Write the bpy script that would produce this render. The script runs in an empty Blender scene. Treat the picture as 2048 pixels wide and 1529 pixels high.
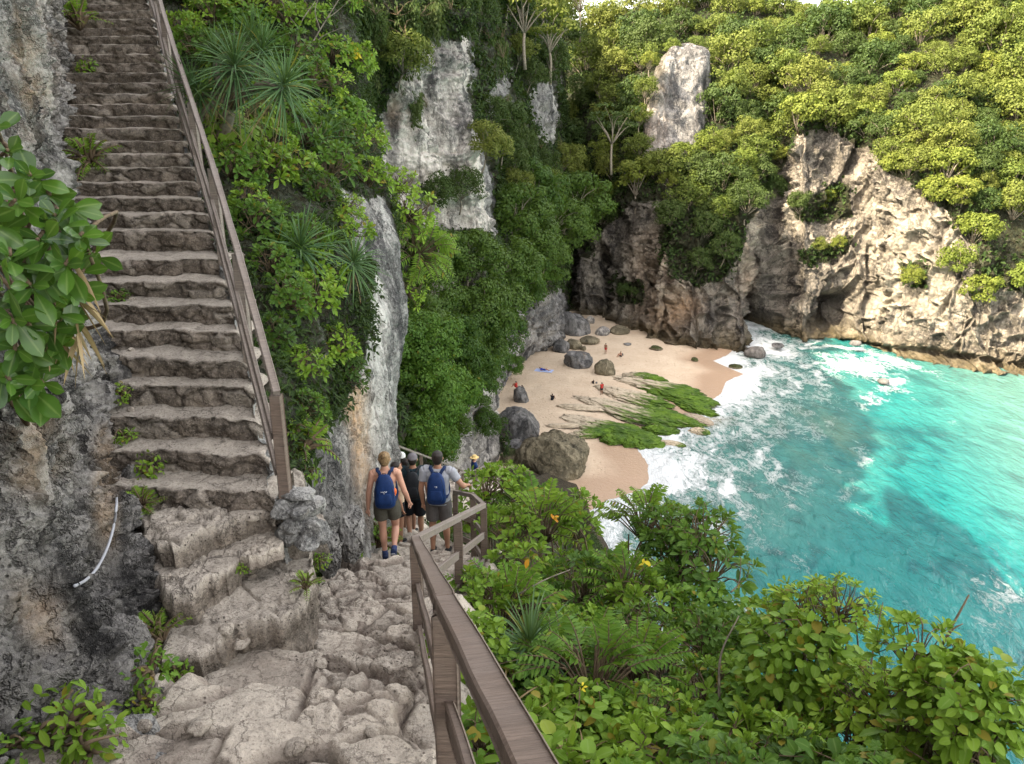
import bpy, bmesh, math, random
import numpy as np
from mathutils import Vector, Matrix
from mathutils.bvhtree import BVHTree

# ------------------------------------------------------------------ camera, sky, sun, exposure
SC = bpy.context.scene
COL = SC.collection
PITCH = math.radians(17.5)
FPX, CX, CY = 1500.0, 1024.0, 764.5
cam_d = bpy.data.cameras.new('camera')
cam_d.sensor_width = 36.0
cam_d.lens = 36.0 * FPX / 2048.0
cam_d.clip_start = 0.05
cam_d.clip_end = 4000
cam = bpy.data.objects.new('camera', cam_d)
cam.rotation_euler = (math.pi / 2 - PITCH, 0, 0)
COL.objects.link(cam)
SC.camera = cam

SUN_TO = Vector((-0.80, -0.33, 0.0)).normalized() * math.cos(math.radians(42)) + Vector((0, 0, math.sin(math.radians(42))))
world = bpy.data.worlds.new('World')
SC.world = world
world.use_nodes = True
wn = world.node_tree
sky = wn.nodes.new('ShaderNodeTexSky')
sky.sky_type = 'NISHITA'
sky.sun_disc = False
sky.sun_elevation = math.radians(42)
sky.sun_rotation = math.atan2(SUN_TO.x, SUN_TO.y)
sky.air_density = 1.0
sky.dust_density = 2.2
hsv = wn.nodes.new('ShaderNodeHueSaturation'); hsv.inputs['Saturation'].default_value = 0.5
tint = wn.nodes.new('ShaderNodeMix'); tint.data_type = 'RGBA'; tint.blend_type = 'MULTIPLY'
tint.inputs[0].default_value = 1.0; tint.inputs[7].default_value = (1.14, 1.0, 0.84, 1)
wn.links.new(sky.outputs[0], hsv.inputs['Color']); wn.links.new(hsv.outputs[0], tint.inputs[6])
wn.links.new(tint.outputs[2], wn.nodes['Background'].inputs[0])
wn.nodes['Background'].inputs[1].default_value = 0.12
sun_d = bpy.data.lights.new('sun', 'SUN')
sun_d.energy = 2.0
sun_d.angle = math.radians(0.5)
sun_d.color = (1.0, 0.85, 0.62)
sun = bpy.data.objects.new('sun', sun_d)
sun.rotation_euler = SUN_TO.to_track_quat('Z', 'Y').to_euler()
COL.objects.link(sun)
SC.view_settings.view_transform = 'Standard'
SC.view_settings.look = 'None'
SC.view_settings.gamma = 1.0
SC.view_settings.exposure = 3.3
SC.cycles.max_bounces = 6
SC.cycles.diffuse_bounces = 2
SC.cycles.glossy_bounces = 2
SC.cycles.transmission_bounces = 3
SC.cycles.transparent_max_bounces = 4

# ------------------------------------------------------------------ pixel <-> world
CP, SP = math.cos(PITCH), math.sin(PITCH)
def ray(px, py):
    xc = (px - CX) / FPX; yc = (CY - py) / FPX
    return np.array([xc, CP + yc * SP, -SP + yc * CP])
def at(px, py, Y):
    d = ray(px, py); return d * (Y / d[1])
def at_z(px, py, z):
    d = ray(px, py); return d * (z / d[2])
def atv(px, py, Y):
    px = np.asarray(px, float); py = np.asarray(py, float); Y = np.asarray(Y, float)
    xc = (px - CX) / FPX; yc = (CY - py) / FPX
    dy = CP + yc * SP
    return np.stack([xc / dy * Y, Y, (-SP + yc * CP) / dy * Y], -1)
def proj(P):
    P = np.asarray(P, float)
    dep = np.maximum(P[..., 1] * CP - P[..., 2] * SP, 1e-3)
    up = P[..., 1] * SP + P[..., 2] * CP
    return CX + FPX * P[..., 0] / dep, CY - FPX * up / dep

# ------------------------------------------------------------------ noise
_r = np.random.default_rng(11)
_perm = np.concatenate([_r.permutation(256)] * 3)
_g = _r.normal(size=(256, 3)); _g /= np.linalg.norm(_g, axis=1)[:, None]
def noise(P, s=1.0, off=0.0):
    P = np.asarray(P, float) * s + off
    sh = P.shape[:-1]; P = P.reshape(-1, 3)
    i = np.floor(P).astype(int); f = P - i; i &= 255
    u = f * f * f * (f * (f * 6 - 15) + 10)
    out = 0
    for a in (0, 1):
        for b in (0, 1):
            for c in (0, 1):
                h = _perm[_perm[_perm[i[:, 0] + a] + i[:, 1] + b] + i[:, 2] + c]
                gr = _g[h]
                w = (u[:, 0] if a else 1 - u[:, 0]) * (u[:, 1] if b else 1 - u[:, 1]) * (u[:, 2] if c else 1 - u[:, 2])
                out = out + w * (gr[:, 0] * (f[:, 0] - a) + gr[:, 1] * (f[:, 1] - b) + gr[:, 2] * (f[:, 2] - c))
    return (out * 1.6).reshape(sh)
def fbm(P, s=1.0, oct=4, off=0.0, gain=0.5, ridged=False):
    t = 0; a = 1.0; n = 0
    for k in range(oct):
        v = noise(P, s, off + 17.3 * k)
        if ridged: v = 1 - 2 * np.abs(v)
        t = t + a * v; n += a; a *= gain; s *= 2.03
    return t / n
def worley(P, s=1.0, off=0.0):
    P = np.asarray(P, float) * s + off
    sh = P.shape[:-1]; P = P.reshape(-1, 3)
    i = np.floor(P).astype(int)
    f1 = np.full(len(P), 9.0); f2 = np.full(len(P), 9.0)
    cid = np.zeros(len(P))
    for a in (-1, 0, 1):
        for b in (-1, 0, 1):
            for c in (-1, 0, 1):
                j = i + (a, b, c); m = j & 255
                h = _perm[_perm[_perm[m[:, 0]] + m[:, 1]] + m[:, 2]]
                q = j + 0.5 + 0.42 * _g[h]
                d = np.sqrt(((P - q) ** 2).sum(1))
                cl = d < f1
                f2 = np.where(cl, f1, np.minimum(f2, d))
                cid = np.where(cl, h / 255.0, cid)
                f1 = np.where(cl, d, f1)
    return f1.reshape(sh), f2.reshape(sh), cid.reshape(sh)
def sstep(a, b, x):
    t = np.clip((x - a) / (b - a), 0, 1); return t * t * (3 - 2 * t)

# ------------------------------------------------------------------ meshes
def mesh_data(name, V, F, mat=None, attrs=None, smooth=True, mats=None, mi=None):
    V = np.asarray(V, np.float32).reshape(-1, 3)
    Fs = F if isinstance(F, list) else [F]
    Fs = [np.asarray(f, np.int32) for f in Fs if len(f)]
    me = bpy.data.meshes.new(name)
    me.vertices.add(len(V)); me.vertices.foreach_set('co', V.ravel())
    nl = sum(f.size for f in Fs); nf = sum(len(f) for f in Fs)
    me.loops.add(nl); me.polygons.add(nf)
    me.loops.foreach_set('vertex_index', np.concatenate([f.ravel() for f in Fs]))
    tot = np.concatenate([np.full(len(f), f.shape[1], np.int32) for f in Fs])
    st = np.concatenate([[0], np.cumsum(tot)[:-1]]).astype(np.int32)
    me.polygons.foreach_set('loop_start', st)
    if smooth: me.polygons.foreach_set('use_smooth', np.ones(nf, bool))
    for m in (mats or ([mat] if mat else [])): me.materials.append(m)
    if mi is not None: me.polygons.foreach_set('material_index', np.asarray(mi, np.int32))
    me.update(calc_edges=True)
    attrs = dict(attrs or {})
    if 'lv' in attrs: attrs['mid'] = np.tile([0.0, 1.0, 0.0], len(V) // 3)
    for k, a in attrs.items():
        at_ = me.attributes.new(k, 'FLOAT', 'POINT')
        at_.data.foreach_set('value', np.asarray(a, np.float32).ravel())
    return me
def link(name, me, parent=None, loc=None):
    o = bpy.data.objects.new(name, me); COL.objects.link(o)
    if parent is not None: o.parent = parent
    if loc is not None: o.location = loc
    return o
def tag(o, label=None, cat=None, group=None, kind=None):
    if label: o['label'] = label
    if cat: o['category'] = cat
    if group: o['group'] = group
    if kind: o['kind'] = kind
    return o
def empty(name, loc=(0, 0, 0), rot=(0, 0, 0)):
    o = bpy.data.objects.new(name, None); COL.objects.link(o)
    o.location = loc; o.rotation_euler = rot; o.empty_display_size = 0.2
    return o
def copy_tree(o, parent=None):
    c = o.copy(); COL.objects.link(c); c.parent = parent
    for ch in list(o.children): copy_tree(ch, c)
    return c
def gridF(n, m):
    i = np.arange(n - 1)[:, None] * m + np.arange(m - 1)[None, :]
    i = i.ravel()
    return np.stack([i, i + 1, i + m + 1, i + m], 1)
def grid_normals(P):
    du = np.gradient(P, axis=0); dv = np.gradient(P, axis=1)
    n = np.cross(du, dv); l = np.linalg.norm(n, axis=-1, keepdims=True)
    return n / np.maximum(l, 1e-9)
def crom(P, N, axis):
    """Catmull-Rom resample of a lattice P along axis to N samples (uniform knots)."""
    P = np.moveaxis(P, axis, 0); n = len(P)
    t = np.linspace(0, n - 1, N); i = np.minimum(t.astype(int), n - 2)
    f = (t - i).reshape((-1,) + (1,) * (P.ndim - 1))
    p1 = P[i]; p2 = P[i + 1]; p0 = P[np.maximum(i - 1, 0)]; p3 = P[np.minimum(i + 2, n - 1)]
    p0 = np.where((i == 0).reshape(f.shape), 2 * p1 - p2, p0)
    p3 = np.where((i == n - 2).reshape(f.shape), 2 * p2 - p1, p3)
    out = 0.5 * (2 * p1 + (p2 - p0) * f + (2 * p0 - 5 * p1 + 4 * p2 - p3) * f ** 2 + (3 * p1 - p0 - 3 * p2 + p3) * f ** 3)
    return np.moveaxis(out, 0, axis)
def inpoly(px, py, poly):
    poly = np.asarray(poly, float); px = np.asarray(px, float); py = np.asarray(py, float)
    ins = np.zeros(px.shape, bool); n = len(poly)
    for i in range(n):
        x1, y1 = poly[i]; x2, y2 = poly[(i + 1) % n]
        if y1 == y2: continue
        c = ((y1 > py) != (y2 > py)) & (px < (x2 - x1) * (py - y1) / (y2 - y1) + x1)
        ins ^= c
    return ins
def tubes(paths, radii, k=8):
    """one mesh: tubes along paths (list of Nx3), radii list of arrays"""
    Vs, Fs, b = [], [], 0
    for P, R in zip(paths, radii):
        P = np.asarray(P, float); R = np.broadcast_to(np.asarray(R, float), (len(P),))
        T = np.gradient(P, axis=0); T /= np.maximum(np.linalg.norm(T, axis=1)[:, None], 1e-9)
        ref = np.array([0.31, 0.17, 0.94]) if abs(T[0][2]) < 0.85 else np.array([0.9, 0.3, 0.1])
        A = np.cross(T, ref); A /= np.linalg.norm(A, axis=1)[:, None]
        B = np.cross(T, A)
        th = np.arange(k) * 2 * math.pi / k
        V = P[:, None] + R[:, None, None] * (np.cos(th)[None, :, None] * A[:, None] + np.sin(th)[None, :, None] * B[:, None])
        n = len(P)
        Vs.append(V.reshape(-1, 3))
        i = np.arange(n - 1)[:, None] * k; j = np.arange(k)[None, :]; j2 = (j + 1) % k
        Fs.append(np.stack([i + j, i + j2, i + k + j2, i + k + j], -1).reshape(-1, 4) + b)
        Vs.append(P[[0, -1]]); c0 = b + n * k; c1 = c0 + 1
        jj = np.arange(k); j3 = (jj + 1) % k
        Fs.append(np.stack([np.full(k, c0), b + j3, b + jj, b + jj], 1)[:, :3].repeat(1, 0)[:, [0, 1, 2, 2]])
        Fs.append(np.stack([np.full(k, c1), b + (n - 1) * k + jj, b + (n - 1) * k + j3], 1)[:, [0, 1, 2, 2]])
        b += n * k + 2
    V = np.concatenate(Vs)
    quads = np.concatenate([f for f in Fs])
    tri = quads[:, 2] == quads[:, 3]
    return V, [quads[~tri], quads[tri][:, :3]]

# ------------------------------------------------------------------ node materials
class M:
    def __init__(s, name):
        s.m = bpy.data.materials.new(name); s.m.use_nodes = True
        s.t = s.m.node_tree; s.t.nodes.clear()
        s.out = s.t.nodes.new('ShaderNodeOutputMaterial')
        s._pos = None
    def n(s, typ, **kw):
        nd = s.t.nodes.new('ShaderNode' + typ)
        for k, v in kw.items(): setattr(nd, k, v)
        return nd
    def plug(s, sock, v):
        if v is None: return
        if isinstance(v, bpy.types.NodeSocket): s.t.links.new(v, sock)
        elif isinstance(v, (tuple, list)) and len(v) == 3 and sock.type == 'RGBA': sock.default_value = (*v, 1)
        else: sock.default_value = v
    def pos(s, scale=(1, 1, 1), obj=False):
        if obj: src = s.n('TexCoord').outputs['Object']
        else: src = s.n('NewGeometry').outputs['Position']
        mp = s.n('Mapping'); s.plug(mp.inputs[0], src)
        mp.inputs['Scale'].default_value = scale
        return mp.outputs[0]
    def noise(s, vec, scale, detail=4, rough=0.55, dist=0.0, col=False):
        nd = s.n('TexNoise'); s.plug(nd.inputs['Vector'], vec)
        nd.inputs['Scale'].default_value = scale; nd.inputs['Detail'].default_value = detail
        nd.inputs['Roughness'].default_value = rough; nd.inputs['Distortion'].default_value = dist
        return nd.outputs[1 if col else 0]
    def vor(s, vec, scale, feature='F1', out=0, rnd=1.0):
        nd = s.n('TexVoronoi', feature=feature); s.plug(nd.inputs['Vector'], vec)
        nd.inputs['Scale'].default_value = scale; nd.inputs['Randomness'].default_value = rnd
        return nd.outputs[out]
    def ramp(s, v, a, b, c0=0.0, c1=1.0, smooth=False):
        nd = s.n('MapRange'); nd.interpolation_type = 'SMOOTHSTEP' if smooth else 'LINEAR'
        s.plug(nd.inputs[0], v)
        for i, x in zip((1, 2, 3, 4), (a, b, c0, c1)): s.plug(nd.inputs[i], x)
        return nd.outputs[0]
    def mix(s, f, a, b, mode='MIX'):
        nd = s.n('Mix', data_type='RGBA', blend_type=mode)
        s.plug(nd.inputs[0], f); s.plug(nd.inputs[6], a); s.plug(nd.inputs[7], b)
        return nd.outputs[2]
    def math(s, op, a, b=0.0, clamp=False):
        nd = s.n('Math', operation=op, use_clamp=clamp)
        s.plug(nd.inputs[0], a); s.plug(nd.inputs[1], b)
        return nd.outputs[0]
    def attr(s, name, kind='GEOMETRY'):
        nd = s.n('Attribute', attribute_name=name, attribute_type=kind)
        return nd.outputs['Fac']
    def rand(s): return s.n('ObjectInfo').outputs['Random']
    def bump(s, h, strength=1.0, dist=0.02, prev=None):
        nd = s.n('Bump'); nd.inputs['Strength'].default_value = strength; nd.inputs['Distance'].default_value = dist
        s.plug(nd.inputs['Height'], h)
        if prev is not None: s.t.links.new(prev, nd.inputs['Normal'])
        return nd.outputs[0]
    def bsdf(s, col, rough=0.8, spec=0.3, normal=None, metal=0.0, trans=None, transcol=None, **kw):
        nd = s.n('BsdfPrincipled')
        s.plug(nd.inputs['Base Color'], col); s.plug(nd.inputs['Roughness'], rough)
        nd.inputs['Specular IOR Level'].default_value = spec; nd.inputs['Metallic'].default_value = metal
        for k, v in kw.items(): s.plug(nd.inputs[k.replace('_', ' ')], v)
        if normal is not None: s.t.links.new(normal, nd.inputs['Normal'])
        o = nd.outputs[0]
        if trans:
            tr = s.n('BsdfTranslucent'); s.plug(tr.inputs[0], transcol if transcol is not None else col)
            mx = s.n('MixShader'); mx.inputs[0].default_value = trans
            s.t.links.new(o, mx.inputs[1]); s.t.links.new(tr.outputs[0], mx.inputs[2]); o = mx.outputs[0]
        s.t.links.new(o, s.out.inputs[0])
        return s.m

def lowm(k, p, s): return k.noise(p, 1.9 * s, 4, 0.6)
def rock_mat(name, light, mid, dark, warm, green=(0.020, 0.030, 0.010), s=1.0, darkness=0.5, warmth=0.6, stretch=0.35, bumpd=0.03, strata=0.0, tide=False):
    k = M(name)
    p = k.pos(); pv = k.pos((1, 1, stretch))
    n1 = k.noise(p, 0.9 * s, 6, 0.62)
    c = k.mix(k.ramp(n1, 0.38, 0.62), light, mid)
    n4 = k.noise(p, 7.0 * s, 6, 0.7)
    c = k.mix(k.ramp(n4, 0.3, 0.7, 0.0, 0.55), c, mid)
    wz = k.noise(pv, 0.55 * s, 5, 0.6, 0.6)
    c = k.mix(k.ramp(wz, warmth, warmth + 0.09, 0, 0.85), c, warm)
    dk = k.noise(pv, 1.15 * s, 8, 0.68, 0.4)
    c = k.mix(k.ramp(dk, darkness, darkness + 0.10, 0, 0.92), c, dark)
    fine = k.noise(p, 24 * s, 5, 0.75)
    c = k.mix(k.ramp(fine, 0.48, 0.66, 0.0, 0.75), c, k.mix(0.7, c, dark))
    c = k.mix(k.ramp(fine, 0.46, 0.34, 0.0, 0.5), c, light)
    wv = k.n('VectorMath', operation='MULTIPLY_ADD'); k.plug(wv.inputs[0], k.noise(p, 2.2 * s, 5, 0.65, col=True)); wv.inputs[1].default_value = (0.9 / s,) * 3; k.plug(wv.inputs[2], pv)
    ce = k.vor(wv.outputs[0], 1.5 * s, 'DISTANCE_TO_EDGE'); ce2 = k.vor(wv.outputs[0], 5.5 * s, 'DISTANCE_TO_EDGE')
    crk = k.math('MAXIMUM', k.ramp(ce, 0.0, 0.045, 1.0, 0.0), k.math('MULTIPLY', k.ramp(ce2, 0.0, 0.07, 0.8, 0.0), k.ramp(n1, 0.42, 0.58)))
    c = k.mix(k.math('MULTIPLY', crk, 0.6), c, dark)
    pit = k.math('MULTIPLY', k.ramp(k.vor(p, 14 * s), 0.10, 0.26, 1.0, 0.0), k.ramp(lowm(k, p, s), 0.46, 0.58))
    c = k.mix(k.math('MULTIPLY', pit, 0.85), c, dark)
    lt = k.noise(pv, 3.1 * s, 6, 0.7)
    c = k.mix(k.ramp(lt, 0.62, 0.7, 0, 0.6), c, light)
    # vertex-stored stains, and painted sunlight and shade: sdark / swarm / slight / veg
    c = k.mix(k.math('MULTIPLY', k.attr('swarm'), k.ramp(n4, 0.3, 0.6, 0.35, 1.0)), c, warm)
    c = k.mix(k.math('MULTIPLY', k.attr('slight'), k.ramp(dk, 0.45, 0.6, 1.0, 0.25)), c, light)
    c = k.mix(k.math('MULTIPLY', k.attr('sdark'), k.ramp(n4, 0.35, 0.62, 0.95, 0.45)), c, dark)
    if tide:
        z = k.n('SeparateXYZ'); k.plug(z.inputs[0], k.n('NewGeometry').outputs['Position'])
        zz = k.math('ADD', z.outputs[2], k.math('MULTIPLY', k.noise(p, 0.35, 4), 4.5))
        c = k.mix(k.ramp(zz, -29.3, -26.3, 0.85, 0.0), c, k.mix(k.ramp(n4, .35, .6), (0.06, 0.05, 0.025), (0.13, 0.10, 0.05)))
        c = k.mix(k.ramp(zz, -30.6, -29.8, 0.95, 0.0), c, (0.035, 0.018, 0.012))
    g = k.math('MULTIPLY', k.attr('veg'), k.ramp(n4, 0.3, 0.55, 0.75, 1.0))
    c = k.mix(g, c, k.mix(k.ramp(n4, .4, .65), green, (0.034, 0.028, 0.016)))
    h = k.math('ADD', k.math('MULTIPLY', k.noise(pv, 5 * s, 10, 0.72, 0.3), 1.0), k.math('MULTIPLY', k.vor(p, 9 * s), 0.35))
    h = k.math('ADD', h, k.math('MULTIPLY', k.noise(p, 38 * s, 5, 0.75), 0.30))
    h = k.math('SUBTRACT', h, k.math('ADD', k.math('MULTIPLY', crk, 0.55), k.math('MULTIPLY', pit, 0.5)))
    if strata:
        ps = k.pos((0.25, 0.25, 1)); h = k.math('ADD', h, k.math('MULTIPLY', k.noise(ps, 2.2 * s, 5, 0.6, 0.5), strata))
    return k.bsdf(c, 0.9, 0.2, k.bump(h, 1.0, bumpd * 1.7))

def leaf_mat(name, a, b, c=None, rough=0.5, spec=0.14, trans=0.28, objr=0.5, yellow=0.0):
    k = M(name)
    lv = k.attr('lv')
    col = k.mix(lv, a, b)
    col = k.mix(k.math('MULTIPLY', k.rand(), objr), col, c if c else b)
    col = k.mix(k.ramp(k.attr('mid'), 0.82, 0.97, 0, 0.35), col, (0.22, 0.30, 0.09))
    if yellow:
        col = k.mix(k.ramp(lv, 1 - yellow, 1 - yellow + 0.02), col, (0.19, 0.16, 0.02))
    return k.bsdf(col, rough, spec, None, trans=trans, transcol=k.mix(0.55, col, (0.22, 0.34, 0.03)))
def simple_mat(name, col, rough=0.7, spec=0.3, var=0.15, sc=6.0, metal=0.0, bump=0.0, bs=40.0, obj=True, stretch=(1, 1, 1)):
    k = M(name); p = k.pos(stretch, obj=obj)
    n = k.noise(p, sc, 5, 0.6)
    d = tuple(x * (1 - var * 2) for x in col); u = tuple(min(1, x * (1 + var * 1.2)) for x in col)
    c = k.mix(k.ramp(n, 0.3, 0.7), d, u)
    nm = k.bump(k.noise(p, bs, 4, 0.6), 1.0, bump) if bump else None
    return k.bsdf(c, rough, spec, nm, metal)

# ------------------------------------------------------------------ surfaces and ray casting
SHEETS = {}
def add_bvh(name, V, F):
    F = np.concatenate([np.asarray(f)[:, :3] for f in F] + [np.asarray(f)[:, [0, 2, 3]] for f in F if np.asarray(f).shape[1] == 4])
    SHEETS[name] = BVHTree.FromPolygons(np.asarray(V, float).tolist(), F.tolist())
def cast(px, py, only=None, orig=None, d=None):
    d = Vector(ray(px, py)).normalized() if d is None else Vector(d).normalized()
    o = Vector((0, 0, 0)) if orig is None else Vector(orig)
    best = None
    for k, b in SHEETS.items():
        if only and k not in only: continue
        h = b.ray_cast(o, d)
        if h[0] is not None and (best is None or h[3] < best[2]):
            nn = h[1]
            if nn.dot(d) > 0: nn = -nn
            best = (h[0], nn, h[3], k)
    return best
def drop(x, y, z=60, only=None):
    return cast(0, 0, only, (x, y, z), (0, 0, -1))
def sheet(name, objname, P, disp, mat, attrs=None, flip=False, bvh=3, kind='structure', label=None):
    """P: n x m x 3 grid; disp(P, N) -> (offset along normal) ; attrs(P, px, py) -> dict"""
    N = grid_normals(P)
    if flip: N = -N
    if disp is not None:
        d = disp(P, N)
        if d.ndim == 3: P = P + d
        else: P = P + N * d[..., None]
    px, py = proj(P)
    A = dict(swarm=0, slight=0, sdark=0, veg=0)
    if attrs: A.update(attrs(P, px, py))
    A = {k: np.broadcast_to(v, P.shape[:2]) for k, v in A.items()}
    n, m = P.shape[:2]
    F = gridF(n, m)
    if flip: F = F[:, ::-1]
    me = mesh_data(objname, P, F, mat, A)
    o = link(objname, me)
    tag(o, label, None, None, kind)
    Q = P[::bvh, ::bvh]
    add_bvh(name, Q.reshape(-1, 3), [gridF(*Q.shape[:2])])
    return o, P, A

# ------------------------------------------------------------------ rock, ground and water materials
MAT = {}
MAT['wall'] = rock_mat('weathered_grey_limestone', (0.50, 0.475, 0.44), (0.25, 0.24, 0.225), (0.024, 0.023, 0.023), (0.46, 0.33, 0.21), s=1.4, darkness=0.475, warmth=0.66, stretch=0.45, bumpd=0.045)
MAT['buttress'] = rock_mat('streaked_limestone', (0.56, 0.54, 0.50), (0.30, 0.29, 0.275), (0.045, 0.044, 0.045), (0.56, 0.36, 0.20), s=1.1, darkness=0.50, warmth=0.66, stretch=0.22, bumpd=0.045)
MAT['white_cliff'] = rock_mat('white_limestone', (0.68, 0.63, 0.56), (0.38, 0.355, 0.33), (0.055, 0.053, 0.055), (0.46, 0.33, 0.22), s=0.42, darkness=0.52, warmth=0.66, stretch=0.28, bumpd=0.14, strata=0.6)
MAT['sea_cliff'] = rock_mat('sea_cliff_limestone', (0.35, 0.315, 0.255), (0.20, 0.18, 0.152), (0.05, 0.046, 0.044), (0.38, 0.26, 0.16), s=0.26, darkness=0.51, warmth=0.67, stretch=0.6, bumpd=0.30, strata=0.9, tide=True)
MAT['gorge'] = rock_mat('gorge_limestone', (0.40, 0.38, 0.35), (0.22, 0.215, 0.21), (0.05, 0.05, 0.053), (0.36, 0.25, 0.17), s=0.22, darkness=0.50, warmth=0.66, stretch=0.4, bumpd=0.2)

def path_mat():
    k = M('worn_limestone_paving'); p = k.pos()
    n1 = k.noise(p, 1.7, 6, 0.6); n2 = k.noise(p, 9, 8, 0.7); n3 = k.noise(p, 48, 5, 0.75)
    c = k.mix(k.ramp(n1, 0.36, 0.64), (0.56, 0.50, 0.42), (0.38, 0.335, 0.28))
    c = k.mix(k.math('MULTIPLY', k.attr('stone'), 0.7), c, (0.68, 0.60, 0.50))
    c = k.mix(k.ramp(n2, 0.52, 0.68, 0, 0.7), c, (0.24, 0.20, 0.165))
    c = k.mix(k.ramp(n3, 0.52, 0.68, 0, 0.75), c, (0.12, 0.095, 0.075))
    c = k.mix(k.ramp(n3, 0.46, 0.36, 0, 0.6), c, (0.58, 0.50, 0.41))
    wv = k.n('VectorMath', operation='MULTIPLY_ADD'); k.plug(wv.inputs[0], k.noise(p, 3.5, 5, 0.65, col=True)); wv.inputs[1].default_value = (0.45,) * 3; k.plug(wv.inputs[2], p)
    ce = k.vor(wv.outputs[0], 2.6, 'DISTANCE_TO_EDGE'); ce2 = k.vor(wv.outputs[0], 9.0, 'DISTANCE_TO_EDGE')
    crk = k.math('MAXIMUM', k.ramp(ce, 0.0, 0.03, 1.0, 0.0), k.math('MULTIPLY', k.ramp(ce2, 0.0, 0.06, 0.9, 0.0), k.ramp(k.noise(p, 1.1, 4), 0.5, 0.6)))
    pit = k.math('MULTIPLY', k.ramp(k.vor(p, 22), 0.08, 0.22, 1.0, 0.0), k.ramp(k.noise(p, 2.6, 4), 0.5, 0.6))
    c = k.mix(k.math('MULTIPLY', k.math('MAXIMUM', k.math('MULTIPLY', crk, 0.45), pit), 0.85), c, (0.09, 0.072, 0.058))
    c = k.mix(k.attr('sdark'), c, k.mix(k.ramp(n2, .35, .6), (0.15, 0.12, 0.10), (0.27, 0.22, 0.18)))
    h = k.math('ADD', k.noise(p, 7, 9, 0.7, 0.4), k.math('MULTIPLY', n3, 0.35))
    h = k.math('SUBTRACT', h, k.math('ADD', k.math('MULTIPLY', crk, 0.2), k.math('MULTIPLY', pit, 0.5)))
    return k.bsdf(c, 0.93, 0.15, k.bump(h, 1.0, 0.06))
MAT['path'] = path_mat()

def sand_mat():
    k = M('beach_sand'); p = k.pos()
    n = k.noise(p, 0.22, 5, 0.6); n2 = k.noise(p, 2.2, 5, 0.65); n3 = k.noise(p, 9, 3, 0.6)
    c = k.mix(k.ramp(n, .35, .65), (0.58, 0.47, 0.345), (0.50, 0.39, 0.28))
    c = k.mix(k.ramp(n2, .5, .72, 0, .5), c, (0.42, 0.30, 0.20))
    wet = k.ramp(k.math('ADD', k.attr('shore'), k.math('MULTIPLY', n, 5.0)), 5.0, 9.0, 1.0, 0.0, True)
    c = k.mix(wet, c, (0.38, 0.265, 0.18))
    ft = k.math('MULTIPLY', k.ramp(k.vor(p, 1.5), 0.05, 0.22, 1.0, 0.0), k.math('SUBTRACT', 1.0, wet)); c = k.mix(k.math('MULTIPLY', ft, .35), c, (0.36, 0.26, 0.17))
    h = k.math('SUBTRACT', k.math('ADD', n2, k.math('MULTIPLY', n3, 0.5)), ft)
    return k.bsdf(c, k.ramp(wet, 0, 1, .95, .35), 0.3, k.bump(h, 0.8, 0.12))
MAT['sand'] = sand_mat()

def water_mat():
    k = M('turquoise_sea'); p = k.pos(); ps = k.pos((1.0, 0.42, 1))
    big = k.noise(p, 0.035, 4, 0.55, 0.5); med = k.noise(ps, 0.34, 5, 0.6, 0.6)
    c = k.mix(k.ramp(big, .36, .66), (0.004, 0.125, 0.125), (0.002, 0.08, 0.088))
    c = k.mix(k.ramp(med, .42, .72, 0, .6), c, (0.025, 0.19, 0.18))
    c = k.mix(k.ramp(med, .46, .34, 0, .55), c, (0.0, 0.042, 0.055))
    c = k.mix(k.math('MULTIPLY', k.attr('milk_sun'), k.ramp(med, .3, .6, .75, 1.0)), c, (0.17, 0.24, 0.18))
    c = k.mix(k.math('MULTIPLY', k.attr('reef'), k.ramp(k.noise(ps, 0.22, 4, .6), .42, .6)), c, (0.07, 0.15, 0.12))
    c = k.mix(k.math('MULTIPLY', k.attr('sandy'), 0.7), c, (0.42, 0.31, 0.20))
    # foam: lacy ridges
    pw = k.n('Mapping'); k.plug(pw.inputs[0], k.n('NewGeometry').outputs['Position']); pw.inputs['Rotation'].default_value = (0, 0, 0.5); pw.inputs['Scale'].default_value = (1.0, 0.55, 1)
    warp = k.noise(pw.outputs[0], 0.30, 4, 0.6, col=True)
    add = k.n('VectorMath', operation='MULTIPLY_ADD'); k.plug(add.inputs[0], warp); add.inputs[1].default_value = (5, 5, 5); k.plug(add.inputs[2], pw.outputs[0])
    r1 = k.noise(add.outputs[0], 0.62, 6, 0.66)
    ridge = k.math('SUBTRACT', 1.0, k.math('MULTIPLY', k.math('ABSOLUTE', k.math('SUBTRACT', r1, 0.5)), 9.0), True)
    r2 = k.noise(add.outputs[0], 1.9, 6, 0.7)
    ridge2 = k.math('SUBTRACT', 1.0, k.math('MULTIPLY', k.math('ABSOLUTE', k.math('SUBTRACT', r2, 0.5)), 8.0), True)
    pat = k.math('ADD', k.math('MULTIPLY', ridge, 0.55), k.math('MULTIPLY', ridge2, 0.45))
    fm = k.attr('foam')
    f = k.math('ADD', k.math('MULTIPLY', fm, 1.25), k.math('MULTIPLY', pat, 0.66))
    f = k.math('ADD', f, k.math('MULTIPLY', k.ramp(k.noise(add.outputs[0], 0.28, 4, .6), .3, .7), 0.45))
    foam = k.ramp(f, 1.05, 1.72, 0, 1, True)
    c = k.mix(foam, c, (0.62, 0.65, 0.65))
    rough = k.ramp(foam, 0, 1, 0.18, 0.7)
    w1 = k.noise(ps, 0.85, 6, 0.62, 0.7); w2 = k.noise(ps, 3.5, 4, 0.6, 0.3)
    h = k.math('ADD', w1, k.math('MULTIPLY', w2, 0.22))
    h = k.math('ADD', h, k.math('MULTIPLY', foam, k.math('MULTIPLY', r2, 0.5)))
    return k.bsdf(c, rough, 0.2, k.bump(h, 1.0, 0.42))
MAT['water'] = water_mat()
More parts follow.
